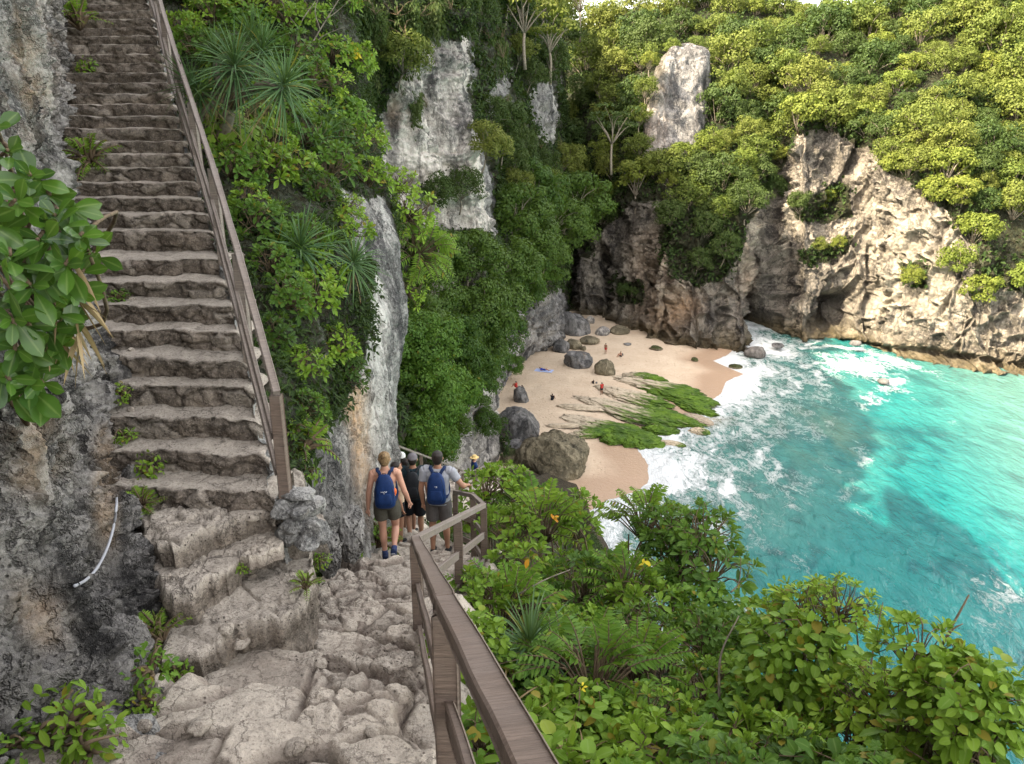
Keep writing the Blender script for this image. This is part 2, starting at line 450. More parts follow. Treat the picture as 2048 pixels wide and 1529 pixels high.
MAT['soil'] = rock_mat('dark_soil', (0.10, 0.075, 0.05), (0.06, 0.045, 0.03), (0.02, 0.017, 0.012), (0.14, 0.08, 0.04), s=2.0, bumpd=0.04)

# ------------------------------------------------------------------ ground functions
RAILX = np.array([(-3, 0.9), (0.1, 0.29), (0.94, 0.08), (2.12, -0.22), (5.15, -0.73), (8.6, -0.35), (10, -0.57), (11.2, -0.94), (14, -1.9), (17, -2.73), (24, -1.7), (30, -0.98), (75, 4.0), (120, 4.0)])
def railx(Y): return np.interp(Y, RAILX[:, 0], RAILX[:, 1])
NOS = np.array([-3, -2, -1.2, -.5, .2, .9, 1.6, 2.3, 3.03, 3.72, 4.5, 5.4, 6.35, 7.35, 8.3, 9.3, 10.2, 11.1, 12.1, 13.2, 14.3, 15.4, 16.6, 18, 20, 22, 24, 26, 28, 30, 32, 34, 36, 40.0, 80.0])
def planez(Y): return -1.6 - 0.425 * np.asarray(Y, float)
def pathz(X, Y, fine=True):
    X = np.asarray(X, float); Y = np.asarray(Y, float)
    P = np.stack([X, Y, X * 0], -1)
    y = Y + 0.22 * noise(P, 0.9, 3.1) + 0.05 * noise(P, 5.0, 8.0) + 0.10 * (X + 1.2)
    i = np.clip(np.searchsorted(NOS, y) - 1, 0, len(NOS) - 2)
    a = NOS[i]; b = NOS[i + 1]; m = (a + b) / 2
    z0 = planez(m) - 0.10 * (y - m)
    # sharp but worn edge at the far lip of every tread
    nz = planez((b + NOS[np.minimum(i + 2, len(NOS) - 1)]) / 2)
    e = sstep(b - 0.05, b, y)
    of = -.10 * sstep(8.4, 8.9, y) - 0.08 * sstep(9.6, 10.4, y); of = of * sstep(18, 15, y); z0 = z0 + of; nz = nz + of
    z = z0 * (1 - e * 0.35) + nz * e * 0.35
    return z
# stairs: nosing Y, Z, left X, right X
SY, SZ, SL, SR = [], [], [], []
_ry = [982, 838, 720, 614, 520, 454, 386, 323, 295, 239, 188, 138, 80, 15, -60, -200]
_rr = [556, 531, 501, 478, 448, 437, 409, 392, 382, 365, 350, 338, 325, 305, 286, 250]
_rl = [272, 240, 240, 238, 230, 190, 188, 186, 185, 182, 178, 172, 165, 150, 132, 100]
_Y = [5.29, 5.64, 5.97, 6.31, 6.61, 6.99, 7.34, 7.77, 8.2, 8.98, 9.28]
for i in range(46):
    y = _Y[i] if i < len(_Y) else _Y[-1] + 0.297 * (i - 10)
    z = -2.55 + 0.17 * i + (0.06 if i > 8 else 0)
    SY.append(y); SZ.append(z)
    _, py = proj(np.array([0, y, z]))
    pr = np.interp(-py, [-v for v in _ry], _rr); pl = np.interp(-py, [-v for v in _ry], _rl)
    SR.append(at(pr, py, y)[0]); SL.append(at(pl, py, y)[0])
SY, SZ, SL, SR = map(np.array, (SY, SZ, SL, SR))
def stairz(Y): return np.interp(Y, SY, SZ)

# ------------------------------------------------------------------ path (high-resolution height field)
def build_path():
    ys = np.concatenate([np.linspace(-2.0, 1.6, 60)[:-1], np.linspace(1.6, 6.0, 520)[:-1], np.linspace(6.0, 12.0, 380)[:-1], np.linspace(12, 36, 260)])
    xs = np.concatenate([np.linspace(-9, -4.2, 70)[:-1], np.linspace(-4.2, 0.35, 430), np.linspace(0.37, 1.2, 12)])
    Y, X = np.meshgrid(ys, xs, indexing='ij')
    z = pathz(X, Y)
    P = np.stack([X, Y, z * 0], -1)
    f1, f2, cid = worley(np.stack([X + 0.12 * noise(P, 3, 5), Y + .12 * noise(P, 3, 9), X * 0 + 4], -1), 1.55)
    crack = sstep(0.0, 0.10, f2 - f1)
    g1, g2, gid = worley(np.stack([X + 0.05 * noise(P, 8, 5), Y, X * 0 + 9], -1), 5.2, 31)
    broken = sstep(0.05, 0.35, noise(P, 0.8, 77) + 0.22)
    z = z + (cid - 0.5) * 0.09 - 0.05 * (1 - crack) + broken * (0.055 * (gid - .5) - 0.03 * (1 - sstep(0, .16, g2 - g1)) + .035 * fbm(P, 7, 3, 91, ridged=True))
    z = z + 0.032 * fbm(P, 2.4, 4, 41) + 0.016 * fbm(P, 9, 4, 3) + 0.007 * fbm(P, 36, 2, 5, ridged=True)
    rx = railx(Y)
    z = z - np.clip(X - rx - 0.12, 0, 2) * 1.4
    P = np.stack([X, Y, z], -1)
    sd = (1 - crack) * 0.6 + broken * (1 - sstep(0, .2, g2 - g1)) * 0.6 + sstep(.15, .5, noise(P, 1.3, 9)) * .35
    st = sstep(0.5, 0.8, cid) * 0.9
    n, m = P.shape[:2]
    me = mesh_data('path', P, gridF(n, m), MAT['path'], dict(sdark=np.clip(sd, 0, 1), stone=st))
    tag(link('path', me), 'rough pale limestone path of broad worn steps going down', None, None, 'structure')
    Q = P[::3, ::3]; add_bvh('path', Q.reshape(-1, 3), [gridF(*Q.shape[:2])[:, ::-1]])
build_path()

# ------------------------------------------------------------------ hillside right of the railing, down to the beach
def hillz(X, Y):
    d = X - railx(Y)
    far = sstep(14, 40, Y)
    k1 = 0.55 - 0.1 * far
    z = planez(Y) - 0.22 - k1 * np.clip(d, 0, 3.2) - 1.7 * np.clip(d - 3.2, 0, 60) + 0.25 * np.clip(-d, 0, 20)
    return z
def build_hillside():
    ys = np.concatenate([np.linspace(-3, 12, 160)[:-1], np.linspace(12, 80, 220)])
    t = np.concatenate([np.linspace(-3.5, 6, 130)[:-1], np.linspace(6, 26, 60)])
    Y, T = np.meshgrid(ys, t, indexing='ij')
    X = T + railx(Y)
    z = np.maximum(hillz(X, Y), -36)
    P = np.stack([X, Y, z], -1)
    z = z + 0.22 * fbm(P, 0.5, 4, 7) * sstep(0.1, 1.0, np.abs(T)) + 0.06 * fbm(P, 3, 3)
    z = np.where(T < 0.3, z - 0.5 * sstep(0.3, -0.4, T), z)
    P = np.stack([X, Y, z], -1)
    me = mesh_data('hillside', P, gridF(*P.shape[:2]), MAT['soil'], dict(veg=0.25 + 0 * X, swarm=0 * X, slight=0 * X, sdark=0 * X))
    tag(link('hillside', me), 'steep overgrown slope falling from the railing to the sea', None, None, 'structure')
    add_bvh('hill', P[::2, ::2].reshape(-1, 3), [gridF(*P[::2, ::2].shape[:2])[:, ::-1]])
build_hillside()

# ------------------------------------------------------------------ rock wall left of the stairs
WX = np.array([(-6, -2.7), (0, -2.35), (2.2, -2.02), (3.03, -2.13), (3.71, -2.27), (4.4, -2.55), (5.0, -2.85), (5.3, -3.0)] + [(SY[i], SL[i] - 0.08) for i in range(2, 46, 3)] + [(26, SL[45] - 4)])
def wall_x(Y): return np.interp(Y, WX[:, 0], WX[:, 1])
def build_wall():
    ys = np.concatenate([np.linspace(-6, 2.0, 50)[:-1], np.linspace(2.0, 6.5, 430)[:-1], np.linspace(6.5, 15, 330)[:-1], np.linspace(15, 26, 60)])
    hs = np.concatenate([np.linspace(-0.7, 5.0, 560)[:-1], np.linspace(5, 19, 150)[:-1]])
    Y, H = np.meshgrid(ys, hs, indexing='ij')
    gz = np.where(Y < 4.2, planez(Y), np.where(Y < 5.29, np.interp(Y, [4.2, 5.29], [planez(4.2), -2.55]), stairz(Y)))
    sm = np.interp(ys, ys, np.convolve(np.pad(gz[:, 0], 20, mode='edge'), np.ones(41) / 41, 'valid'))
    gz = sm[:, None] + 0 * H
    X = wall_x(Y) - 0.09 * H + 0.28 * np.exp(-((H) / 0.55) ** 2) * sstep(9, 3, Y)
    P = np.stack([X, Y, gz + H], -1)
    def disp(P, N):
        S = P * (1, 1, 0.45)
        d = 0.42 * fbm(S, 0.55, 3, 3) + 0.20 * fbm(S, 1.7, 4, 21, ridged=True)
        f1, f2, c = worley(P * (1, 1, .6) + 0.12 * noise(P, 2)[..., None], 2.6, 5)
        d = d + 0.10 * (c - .5) * sstep(0, .12, f2 - f1) + 0.05 * sstep(0, 0.12, f2 - f1)
        g1, g2, c2 = worley(P, 9.0, 15)
        d = d - 0.035 * sstep(0.34, 0.1, g1) + 0.035 * fbm(P, 9, 4, 9, ridged=True) + 0.01 * fbm(P, 40, 2, 5)
        low = sstep(2.2, 0.6, H)
        d = d + (.35 + low) * (0.15 * fbm(P * (1, 1, .7), 3.8, 4, 61, ridged=True) + .05 * fbm(P, 12, 3, 3, ridged=True)) - .05
        return d + 0.05
    def attrs(P, px, py):
        w = np.exp(-((px - 215) / 22) ** 2) * sstep(830, 900, py) * sstep(1160, 1000, py)
        w = w + np.exp(-((px - 60) / 45) ** 2 - ((py - 120) / 130) ** 2) * .8 + np.exp(-((px - 70) / 50) ** 2 - ((py - 900) / 70) ** 2)
        w = w + .9 * np.exp(-((px - 75 - (py - 1230) * .3) / 45) ** 2 - ((py - 1240) / 60) ** 2)
        l = np.exp(-((px - 138) / 26) ** 2) * sstep(200, 260, py) * sstep(440, 380, py) + .8 * np.exp(-((px - 160) / 40) ** 2 - ((py - 620) / 150) ** 2) + .5 * np.exp(-((px - 90) / 16) ** 2) * sstep(240, 60, py)
        dk = .5 * sstep(1050, 1250, py) + .5 * np.exp(-((px - 240) / 25) ** 2) * sstep(480, 560, py)
        nz = noise(P, 3, 2)
        return dict(swarm=.6 * np.clip(w + 1.8 * w * nz, 0, 1), slight=np.clip(l + l * nz, 0, 1), sdark=np.clip(dk, 0, .75) * (1 - np.clip(w, 0, 1)), veg=np.clip(sstep(.1, .5, noise(P, 1.3, 4)) * sstep(1150, 1350, py) * .6, 0, 1))
    sheet('wall', 'rock_face', P, disp, MAT['wall'], attrs, flip=True, bvh=3, label='pitted grey limestone rock face beside the stone stairs')
    # back of the wall: the hill it belongs to
    ys2 = np.linspace(-60, 40, 60); t = np.linspace(0, 1, 24)
    Yb, T = np.meshgrid(ys2, t, indexing='ij')
    x0 = np.interp(ys2, [-60, -6, 0, 5, 14, 26, 40], [-14, -5.0, -4.4, -4.6, -9.2, -16, -22])
    z0 = np.interp(ys2, [-60, -6, 5, 14, 26, 40], [9, 16, 15, 18, 22, 22])
    X2 = x0[:, None] - T * 70; Z2 = z0[:, None] + 5 * np.sin(T * 2.4) - 1.5
    P2 = np.stack([X2, Yb, Z2], -1)
    sheet('uphill', 'hilltop', P2, lambda P, N: 1.2 * fbm(P, .15, 3), MAT['soil'], lambda P, a, b: dict(veg=1.0), flip=True, bvh=1, label='hilltop above the stairs')
build_wall()

# ------------------------------------------------------------------ buttress between the stairs and the lower path
def lat(rows): return np.array([atv([c[0] for c in r[1]], [r[0]] * len(r[1]), [c[1] for c in r[1]]) for r in rows])
BUT = [
 (-420, [(215, 22), (330, 24), (470, 26), (560, 29), (610, 32), (640, 36), (615, 40), (480, 47)]),
 (-150, [(255, 17.8), (390, 18.6), (520, 20), (610, 21.5), (650, 23), (665, 25), (640, 29), (500, 36)]),
 (0, [(290, 15.6), (420, 16.2), (540, 17), (620, 18), (665, 19), (688, 21), (660, 25), (520, 32)]),
 (120, [(318, 13.8), (440, 14.2), (560, 15), (640, 16), (690, 17.5), (715, 19), (690, 23), (540, 30)]),
 (250, [(362, 11.6), (470, 12), (580, 12.8), (665, 14.2), (715, 15.6), (748, 17), (720, 21), (560, 28)]),
 (400, [(408, 9.6), (500, 10.1), (600, 11), (680, 12.2), (735, 13.6), (778, 15), (750, 18.5), (600, 26)]),
 (520, [(445, 8.5), (530, 8.9), (620, 9.7), (690, 10.8), (745, 12.6), (792, 14), (765, 17.5), (620, 25)]),
 (640, [(478, 7.5), (560, 7.9), (640, 8.6), (700, 9.8), (752, 11.8), (802, 13.4), (775, 17), (630, 24)]),
 (760, [(510, 6.9), (580, 7.2), (650, 7.9), (708, 9.3), (755, 11.3), (787, 13.2), (765, 17), (630, 24)]),
 (860, [(540, 6.35), (600, 6.8), (660, 7.6), (712, 9.2), (756, 11.3), (794, 13.4), (770, 17), (630, 24)]),
 (980, [(578, 6.0), (625, 6.7), (672, 7.7), (722, 9.5), (762, 11.6), (797, 13.6), (775, 17), (640, 24)]),
 (1120, [(610, 6.6), (645, 7.4), (690, 8.4), (735, 9.8), (768, 11.8), (800, 13.8), (780, 17), (650, 24)]),
 (1300, [(640, 6.9), (672, 7.6), (705, 8.5), (740, 9.9), (770, 11.8), (800, 13.8), (780, 17), (660, 24)]),
]
BROCK = [[(688, 385), (775, 395), (830, 560), (850, 1150), (560, 1150), (575, 985), (612, 905), (640, 870), (690, 800), (738, 720), (748, 620), (735, 540), (700, 480)],
         ]
def build_buttress():
    P = crom(crom(lat(BUT), 520, 0), 420, 1)
    def disp(P, N):
        S = P * (1, 1, 0.3)
        d = 0.5 * fbm(S, 0.35, 3, 3) + 0.22 * fbm(S, 1.1, 4, 21, ridged=True)
        f1, f2, c = worley(P * (1, 1, .5) + .12 * noise(P, 2)[..., None], 1.5, 5)
        d = d + 0.12 * (c - .5) * sstep(0, .12, f2 - f1)
        d = d + 0.05 * fbm(P * (1, 1, .6), 6, 4, 9, ridged=True)
        edge = np.minimum(1, np.arange(P.shape[1]) / 60.0)[None, :]
        return (d - .05) * (0.25 + .75 * edge)
    def attrs(P, px, py):
        rk = np.zeros(px.shape, bool)
        qx = px + 25 * noise(P, 1.2, 4); qy = py + 30 * noise(P, 1.2, 14)
        for b in BROCK: rk |= inpoly(qx, qy, b)
        warm = np.exp(-((px - 722 + (py - 850) * -.06) / 20) ** 2) * sstep(740, 800, py) * sstep(1120, 900, py) + .8 * np.exp(-((px - 705) / 14) ** 2 - ((py - 810) / 60) ** 2)
        li = np.exp(-((px - 762) / 30) ** 2) * sstep(740, 820, py) + .9 * np.exp(-((px - 765) / 22) ** 2 - ((py - 600) / 80) ** 2) + .7 * np.exp(-((px - 740) / 28) ** 2 - ((py - 700) / 90) ** 2)
        dk = np.exp(-((px - 672) / 62) ** 2) * sstep(860, 920, py) + .55 * sstep(772, 795, px) + .5 * np.exp(-((px - 725) / 40) ** 2 - ((py - 450) / 70) ** 2)
        nz = noise(P, 1.6, 2)
        veg = (~rk).astype(float)
        return dict(veg=veg, swarm=np.clip(warm * (1 + nz), 0, 1) * (1 - veg), slight=np.clip(li * (1 + nz), 0, 1) * (1 - veg), sdark=np.clip(dk * (1 + nz), 0, .8) * (1 - np.clip(warm, 0, 1)))
    return sheet('buttress', 'rock_buttress', P, disp, MAT['buttress'], attrs, flip=True, bvh=3, label='streaked limestone buttress between the stairs and lower path')
_, BP, BA = build_buttress()

# ------------------------------------------------------------------ far cliffs of the gorge
L3 = [
 (-45, [(540, 90), (640, 92), (740, 94), (800, 96), (860, 98), (890, 100), (870, 104), (700, 110)]),
 (-70, [(580, 50), (680, 54), (765, 58), (845, 61), (905, 65), (945, 69), (920, 80), (740, 95)]),
 (0, [(590, 42), (690, 46), (770, 50), (848, 54), (905, 57), (950, 62), (930, 74), (760, 90)]),
 (80, [(590, 41), (690, 45), (770, 49.5), (850, 54), (905, 56.5), (946, 60), (925, 72), (760, 88)]),
 (150, [(600, 41), (690, 45), (770, 49.5), (850, 53.5), (905, 56), (944, 59), (925, 70), (760, 86)]),
 (230, [(600, 41), (695, 45.5), (775, 50), (850, 53.5), (905, 55.5), (945, 58), (925, 70), (760, 86)]),
 (300, [(600, 40), (695, 45), (778, 50), (855, 52.5), (915, 54), (968, 57), (950, 68), (780, 86)]),
 (380, [(600, 40), (700, 45), (785, 50), (860, 52.5), (920, 54), (978, 57), (960, 68), (800, 86)]),
 (460, [(610, 37), (710, 42), (800, 47), (870, 51), (930, 54), (985, 57), (970, 70), (800, 86)]),
 (560, [(620, 31), (720, 36), (805, 41), (880, 46), (940, 50), (1000, 56), (990, 70), (800, 86)]),
 (680, [(630, 26), (730, 30), (815, 35), (890, 40), (945, 47), (1000, 56), (990, 70), (800, 86)]),
 (800, [(640, 22), (740, 26), (820, 31), (895, 38), (950, 48), (1000, 61), (990, 72), (800, 86)]),
 (900, [(650, 21), (745, 26), (825, 32), (900, 42), (955, 55), (1000, 68), (990, 76), (800, 86)]),
 (1050, [(650, 21), (745, 26), (825, 33), (900, 44), (955, 57), (1000, 70), (990, 78), (800, 86)]),
]
L4 = [
 (0, [(930, 150), (985, 160), (1030, 170), (1065, 190), (1085, 210), (1105, 230), (1105, 260)]),
 (-30, [(925, 85), (975, 95), (1020, 108), (1055, 125), (1078, 145), (1098, 175), (1110, 200)]),
 (20, [(925, 80), (975, 90), (1020, 103), (1055, 118), (1080, 138), (1100, 170), (1118, 195)]),
 (80, [(925, 76), (975, 86), (1020, 100), (1060, 116), (1090, 134), (1112, 160), (1125, 190)]),
 (150, [(930, 72), (985, 83), (1027, 96), (1062, 114), (1108, 128), (1118, 158), (1135, 185)]),
 (230, [(930, 70), (985, 82), (1024, 94), (1062, 112), (1112, 126), (1122, 155), (1140, 180)]),
 (300, [(930, 70), (985, 82), (1015, 95), (1058, 108), (1100, 124), (1125, 150), (1140, 175)]),
 (400, [(930, 68), (985, 80), (1025, 92), (1065, 104), (1100, 118), (1125, 140), (1140, 165)]),
 (500, [(930, 64), (990, 74), (1040, 86), (1078, 100), (1110, 114), (1130, 132), (1145, 155)]),
 (580, [(930, 62), (995, 74), (1045, 88), (1082, 102), (1117, 114), (1132, 130), (1145, 150)]),
 (650, [(930, 62), (985, 77), (1040, 94), (1085, 105), (1127, 116), (1136, 130), (1148, 150)]),
 (700, [(930, 64), (980, 80), (1020, 98), (1075, 109), (1124, 119), (1138, 130), (1150, 150)]),
 (760, [(930, 64), (975, 80), (1014, 96), (1050, 110), (1100, 122), (1140, 132), (1150, 150)]),
 (840, [(930, 66), (970, 78), (1000, 88), (1035, 100), (1090, 118), (1140, 132), (1150, 150)]),
 (960, [(930, 66), (968, 74), (996, 80), (1030, 96), (1085, 114), (1140, 132), (1150, 150)]),
]
LROCK = [[(748, 262), (775, 190), (800, 150), (850, 85), (880, 62), (940, 78), (946, 130), (938, 190), (945, 262), (968, 300), (982, 350), (992, 470), (895, 470), (820, 440), (770, 400), (752, 330)],
         [(958, 178), (990, 165), (1015, 135), (1030, 160), (1026, 215), (1010, 250), (985, 245), (965, 215)],
         [(1062, 190), (1088, 160), (1112, 165), (1116, 240), (1104, 292), (1084, 270), (1066, 230)],
         [(855, 505), (898, 490), (908, 560), (884, 650), (860, 610)],
         [(1000, 625), (1060, 600), (1134, 575), (1145, 780), (1030, 760), (1000, 830), (1000, 1000), (860, 1000), (880, 880), (940, 800), (985, 690)]]
def lattrs(P, px, py):
    qx = px + 16 * noise(P, .22, 4) + 6 * noise(P, .8, 4); qy = py + 22 * noise(P, .22, 14)
    rk = np.zeros(px.shape, bool)
    for b in LROCK: rk |= inpoly(qx, qy, b)
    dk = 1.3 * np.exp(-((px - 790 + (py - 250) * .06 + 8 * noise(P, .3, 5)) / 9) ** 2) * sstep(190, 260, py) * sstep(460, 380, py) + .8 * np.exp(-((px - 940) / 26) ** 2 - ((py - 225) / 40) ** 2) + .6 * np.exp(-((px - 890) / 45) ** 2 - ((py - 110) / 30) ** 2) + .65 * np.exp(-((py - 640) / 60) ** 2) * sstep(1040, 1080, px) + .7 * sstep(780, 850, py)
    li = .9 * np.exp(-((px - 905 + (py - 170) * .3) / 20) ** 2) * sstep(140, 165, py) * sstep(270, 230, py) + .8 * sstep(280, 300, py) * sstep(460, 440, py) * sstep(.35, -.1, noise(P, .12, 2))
    wm = .6 * np.exp(-((px - 788) / 14) ** 2) * sstep(170, 200, py) * sstep(270, 240, py) + .5 * np.exp(-((px - 868) / 20) ** 2 - ((py - 375) / 24) ** 2) + .4 * np.exp(-((px - 950) / 9) ** 2 - ((py - 315) / 25) ** 2)
    nz = noise(P, .35, 2)
    return dict(veg=(~rk).astype(float), sdark=np.clip(dk * (1 + nz), 0, .8), slight=np.clip(li * (1 + nz), 0, 1), swarm=np.clip(wm * (1 + nz), 0, 1))
def ldisp(P, N):
    S = P * (1, 1, 0.35)
    px, py = proj(P)
    d = 1.3 * fbm(S, 0.09, 3, 3) + 0.9 * fbm(S, .22, 4, 21, ridged=True)
    f1, f2, c = worley(P * (1, 1, .7) + .8 * noise(P, .3)[..., None], .22, 5)
    d = d + 0.8 * (c - .5) * sstep(0, .12, f2 - f1)
    d = d + 0.25 * fbm(P * (1, 1, 1.5), .9, 4, 9, ridged=True)
    H3 = P * (.25, .25, 1) + .8 * noise(P, .15, 4)[..., None]
    d = d + .8 * fbm(H3, .45, 4, 81, ridged=True) + .5 * fbm(P * (1, 1, .2), .6, 3, 61, ridged=True) - .3
    edge = np.clip(np.arange(P.shape[1]) / 40.0, 0, 1)[None, :]
    return d * edge
P = crom(crom(lat(L3), 520, 0), 460, 1)
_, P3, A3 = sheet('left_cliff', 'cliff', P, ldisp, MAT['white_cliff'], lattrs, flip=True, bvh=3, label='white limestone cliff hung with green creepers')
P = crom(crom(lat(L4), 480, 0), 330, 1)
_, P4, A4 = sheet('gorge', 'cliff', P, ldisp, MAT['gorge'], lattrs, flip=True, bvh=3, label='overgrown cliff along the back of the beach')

RC = np.array([1060, 1100, 1150, 1200, 1260, 1320, 1380, 1440, 1500, 1545, 1600, 1660, 1720, 1790, 1860, 1930, 2000, 2080, 2200, 2400], float)
RB = np.array([160, 150, 140, 136, 130, 122, 117.5, 118, 117, 127, 123, 124, 122, 116, 110, 107, 105, 103.5, 100, 96], float)
RTY = np.array([470, 470, 475, 455, 398, 390, 480, 440, 420, 360, 268, 262, 288, 350, 392, 455, 560, 600, 620, 640], float)
RTD = np.array([10, 10, 10, 9, 11, 12, 9, 10, 12, 15, 16, 17, 16, 12, 11, 8, 6, 6, 6, 6], float)
RSY = np.array([80, 76, 66, 40, 18, 8, 4, 2, 4, 10, 12, 14, 20, 0, -10, -30, -50, -70, -90, -120], float)
RSD = np.array([225, 222, 218, 214, 210, 206, 202, 198, 195, 192, 190, 187, 184, 180, 176, 172, 168, 164, 160, 150], float)
def build_right():
    cols = []
    for c, b, ty, td, sy, sd in zip(RC, RB, RTY, RTD, RSY, RSD):
        base = at(c, 700, b); base = base * (1, 1, 0) + np.array([0, 0, -36.0])
        top = at(c, ty, b + td); skyp = at(c, sy, sd)
        rows = []
        for t in (0, .12, .25, .4, .55, .7, .85, 1.0):
            q = base + (top - base) * np.array([t, min(1, t ** 1.5), t]); rows.append(q)
        for t in (.12, .28, .46, .64, .82, 1.0):
            q = top + (skyp - top) * t; q[2] += 3.0 * math.sin(math.pi * t); rows.append(q)
        rows.append(skyp + np.array([skyp[0] * .2, 28, 0.5])); rows.append(skyp + np.array([skyp[0] * .6, 120, -6]))
        cols.append(rows)
    L = np.array(cols).transpose(1, 0, 2)
    P = crom(crom(L, 620, 0), 900, 1)
    n = P.shape[0]; v = np.linspace(0, 15, n)[:, None]
    rockw = sstep(8.4, 7.0, v)
    def disp(P, N):
        px, py = proj(P)
        S = P * (1, 1, 0.45)
        d = rockw * (2.4 * fbm(S, .07, 3, 3) + 1.8 * fbm(S, .15, 4, 21, ridged=True))
        f1, f2, c = worley(P * (1, 1, .8) + 1.2 * noise(P, .2)[..., None], .17, 5)
        d = d + rockw * 1.3 * (c - .5) * sstep(0, .1, f2 - f1)
        f1, f2, c = worley(P * (1, 1, 1.6) + .8 * noise(P, .4)[..., None], .42, 8)
        d = d + rockw * (.5 * (c - .5) + .35 * fbm(P * (1, 1, 1.6), .7, 4, 9, ridged=True))
        vert = sstep(1760, 1640, px)
        V3 = P * (1, 1, .13) + 1.5 * noise(P, .1, 44)[..., None]
        d = d + rockw * vert * (2.2 * fbm(V3, .14, 4, 61, ridged=True) + 1.0 * fbm(V3, .5, 3, 71, ridged=True) - .8)
        H3 = P * (.22, .22, 1) + 1.2 * noise(P, .08, 4)[..., None]
        d = d + rockw * (1 - vert) * (.8 * fbm(H3, .22, 4, 81, ridged=True) + .8 * fbm(P * (1, 1, .5), .25, 4, 91, ridged=True) - .5)
        f1, f2, c = worley(P * (1, 1, .55) + .6 * noise(P, .5, 7)[..., None], .34, 28)
        d = d - rockw * 1.1 * sstep(.12, 0, f2 - f1) + rockw * .9 * (c - .5)
        d = d + (1 - rockw) * (4.0 * fbm(P, .03, 2, 3) + 1.5 * fbm(P, .1, 2, 5))
        out = N * d[..., None]
        # crevices and sea caves
        cav = 15.0 * np.exp(-((px - 1538 - (py - 600) * .05) / (8 + 5 * sstep(560, 690, py))) ** 2) * sstep(360, 430, py) \
            + 8.0 * np.exp(-(np.abs((px - 1682 - 10 * noise(P, .2, 3)) / 32) ** 3.5)) * np.exp(-(np.abs((py - 622 + (px - 1680) * .15 - 9 * noise(P, .3, 8)) / 36) ** 3)) \
            + 4.0 * np.exp(-((px - 1290) / 8) ** 2) * sstep(500, 560, py) + 4.5 * np.exp(-((px - 1205 - (py - 600) * .1) / 8) ** 2) * sstep(480, 520, py) \
            + 4.0 * np.exp(-((px - 1705 + (py - 330) * .45) / 9) ** 2) * sstep(250, 290, py) * sstep(450, 400, py) \
            + 2.5 * np.exp(-((px - 1740) / 7) ** 2) * sstep(470, 520, py) + 3.0 * np.exp(-((px - 1330 - (620 - py) * .2) / 7) ** 2) * sstep(540, 600, py) \
            + 2.6 * sstep(1600, 1650, px) * np.exp(-((py - (688 + np.clip(px - 1700, 0, 400) * .13)) / 9) ** 2)
        ledge = -1.7 * sstep(.0, 1, 0 * px + 1) * np.exp(-((P[..., 2] + 31.2) / 1.0) ** 2) * sstep(1560, 1640, px)
        out[..., 1] += (cav + ledge) * rockw
        # bulging feet
        out[..., 1] -= rockw * 3.2 * np.exp(-((P[..., 2] + 29) / 5.0) ** 2) * (np.exp(-((px - 1235) / 32) ** 2) + np.exp(-((px - 1370) / 55) ** 2) + .8 * np.exp(-((px - 1480) / 35) ** 2))
        return out
    def attrs(P, px, py):
        qx = px + 14 * noise(P, .12, 4) + 6 * noise(P, .5, 3); qy = py + 22 * noise(P, .12, 14) + 8 * noise(P, .5, 8)
        top = np.interp(qx, RC, RTY + 6)
        veg = qy < top
        for b in ([(1325, 380), (1500, 400), (1490, 500), (1455, 555), (1400, 575), (1350, 560), (1315, 470)], [(1580, 400), (1640, 385), (1700, 370), (1700, 440), (1640, 452), (1590, 452)],
                  [(1590, 505), (1700, 470), (1695, 500), (1620, 545)], [(1790, 530), (1862, 532), (1850, 580), (1800, 572)], [(1222, 555), (1285, 555), (1282, 605), (1230, 612)],
                  [(1945, 430), (2100, 420), (2400, 450), (2400, 600), (1950, 580)], [(1140, 440), (1190, 440), (1175, 520), (1145, 500)]):
            veg |= inpoly(qx, qy, b)
        veg = veg | (v > 8.0)
        li = sstep(1720, 1800, px) * sstep(1960, 1900, px) * sstep(430, 480, py) * sstep(640, 560, py) * .9 + .5 * sstep(1690, 1740, px) * sstep(350, 420, py) + .5 * np.exp(-((px - 1500) / 30) ** 2 - ((py - 505) / 40) ** 2) + .45 * np.exp(-((px - 1215) / 25) ** 2 - ((py - 570) / 35) ** 2)  # broad right-hand terms paint the sunlit face paler; the rest is pale rock
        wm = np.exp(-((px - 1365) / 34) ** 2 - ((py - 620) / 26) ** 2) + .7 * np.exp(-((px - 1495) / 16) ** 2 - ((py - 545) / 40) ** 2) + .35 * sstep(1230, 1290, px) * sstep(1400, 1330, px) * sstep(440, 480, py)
        dk = .75 * np.exp(-((px - 1440) / 60) ** 2 - ((py - 625) / 35) ** 2) + .7 * np.exp(-((px - 1620) / 60) ** 2 - ((py - 605) / 50) ** 2) + .8 * np.exp(-((px - 1530) / 30) ** 2) * sstep(520, 580, py) + .75 * np.exp(-((px - 1265) / 30) ** 2 - ((py - 450) / 50) ** 2) + .7 * sstep(1190, 1150, px) + .5 * np.exp(-((px - 2030) / 40) ** 2 - ((py - 700) / 40) ** 2)  # the term along the narrow crevice paints its shade into the colour
        nz = noise(P, .2, 2)
        return dict(veg=veg.astype(float), slight=np.clip(li * (1 + nz), 0, 1), swarm=np.clip(wm * (1 + .8 * nz), 0, 1), sdark=np.clip(dk * (1 + nz), 0, .8))
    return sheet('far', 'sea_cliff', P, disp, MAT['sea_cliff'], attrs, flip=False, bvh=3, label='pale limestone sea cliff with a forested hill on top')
_, PR, AR = build_right()

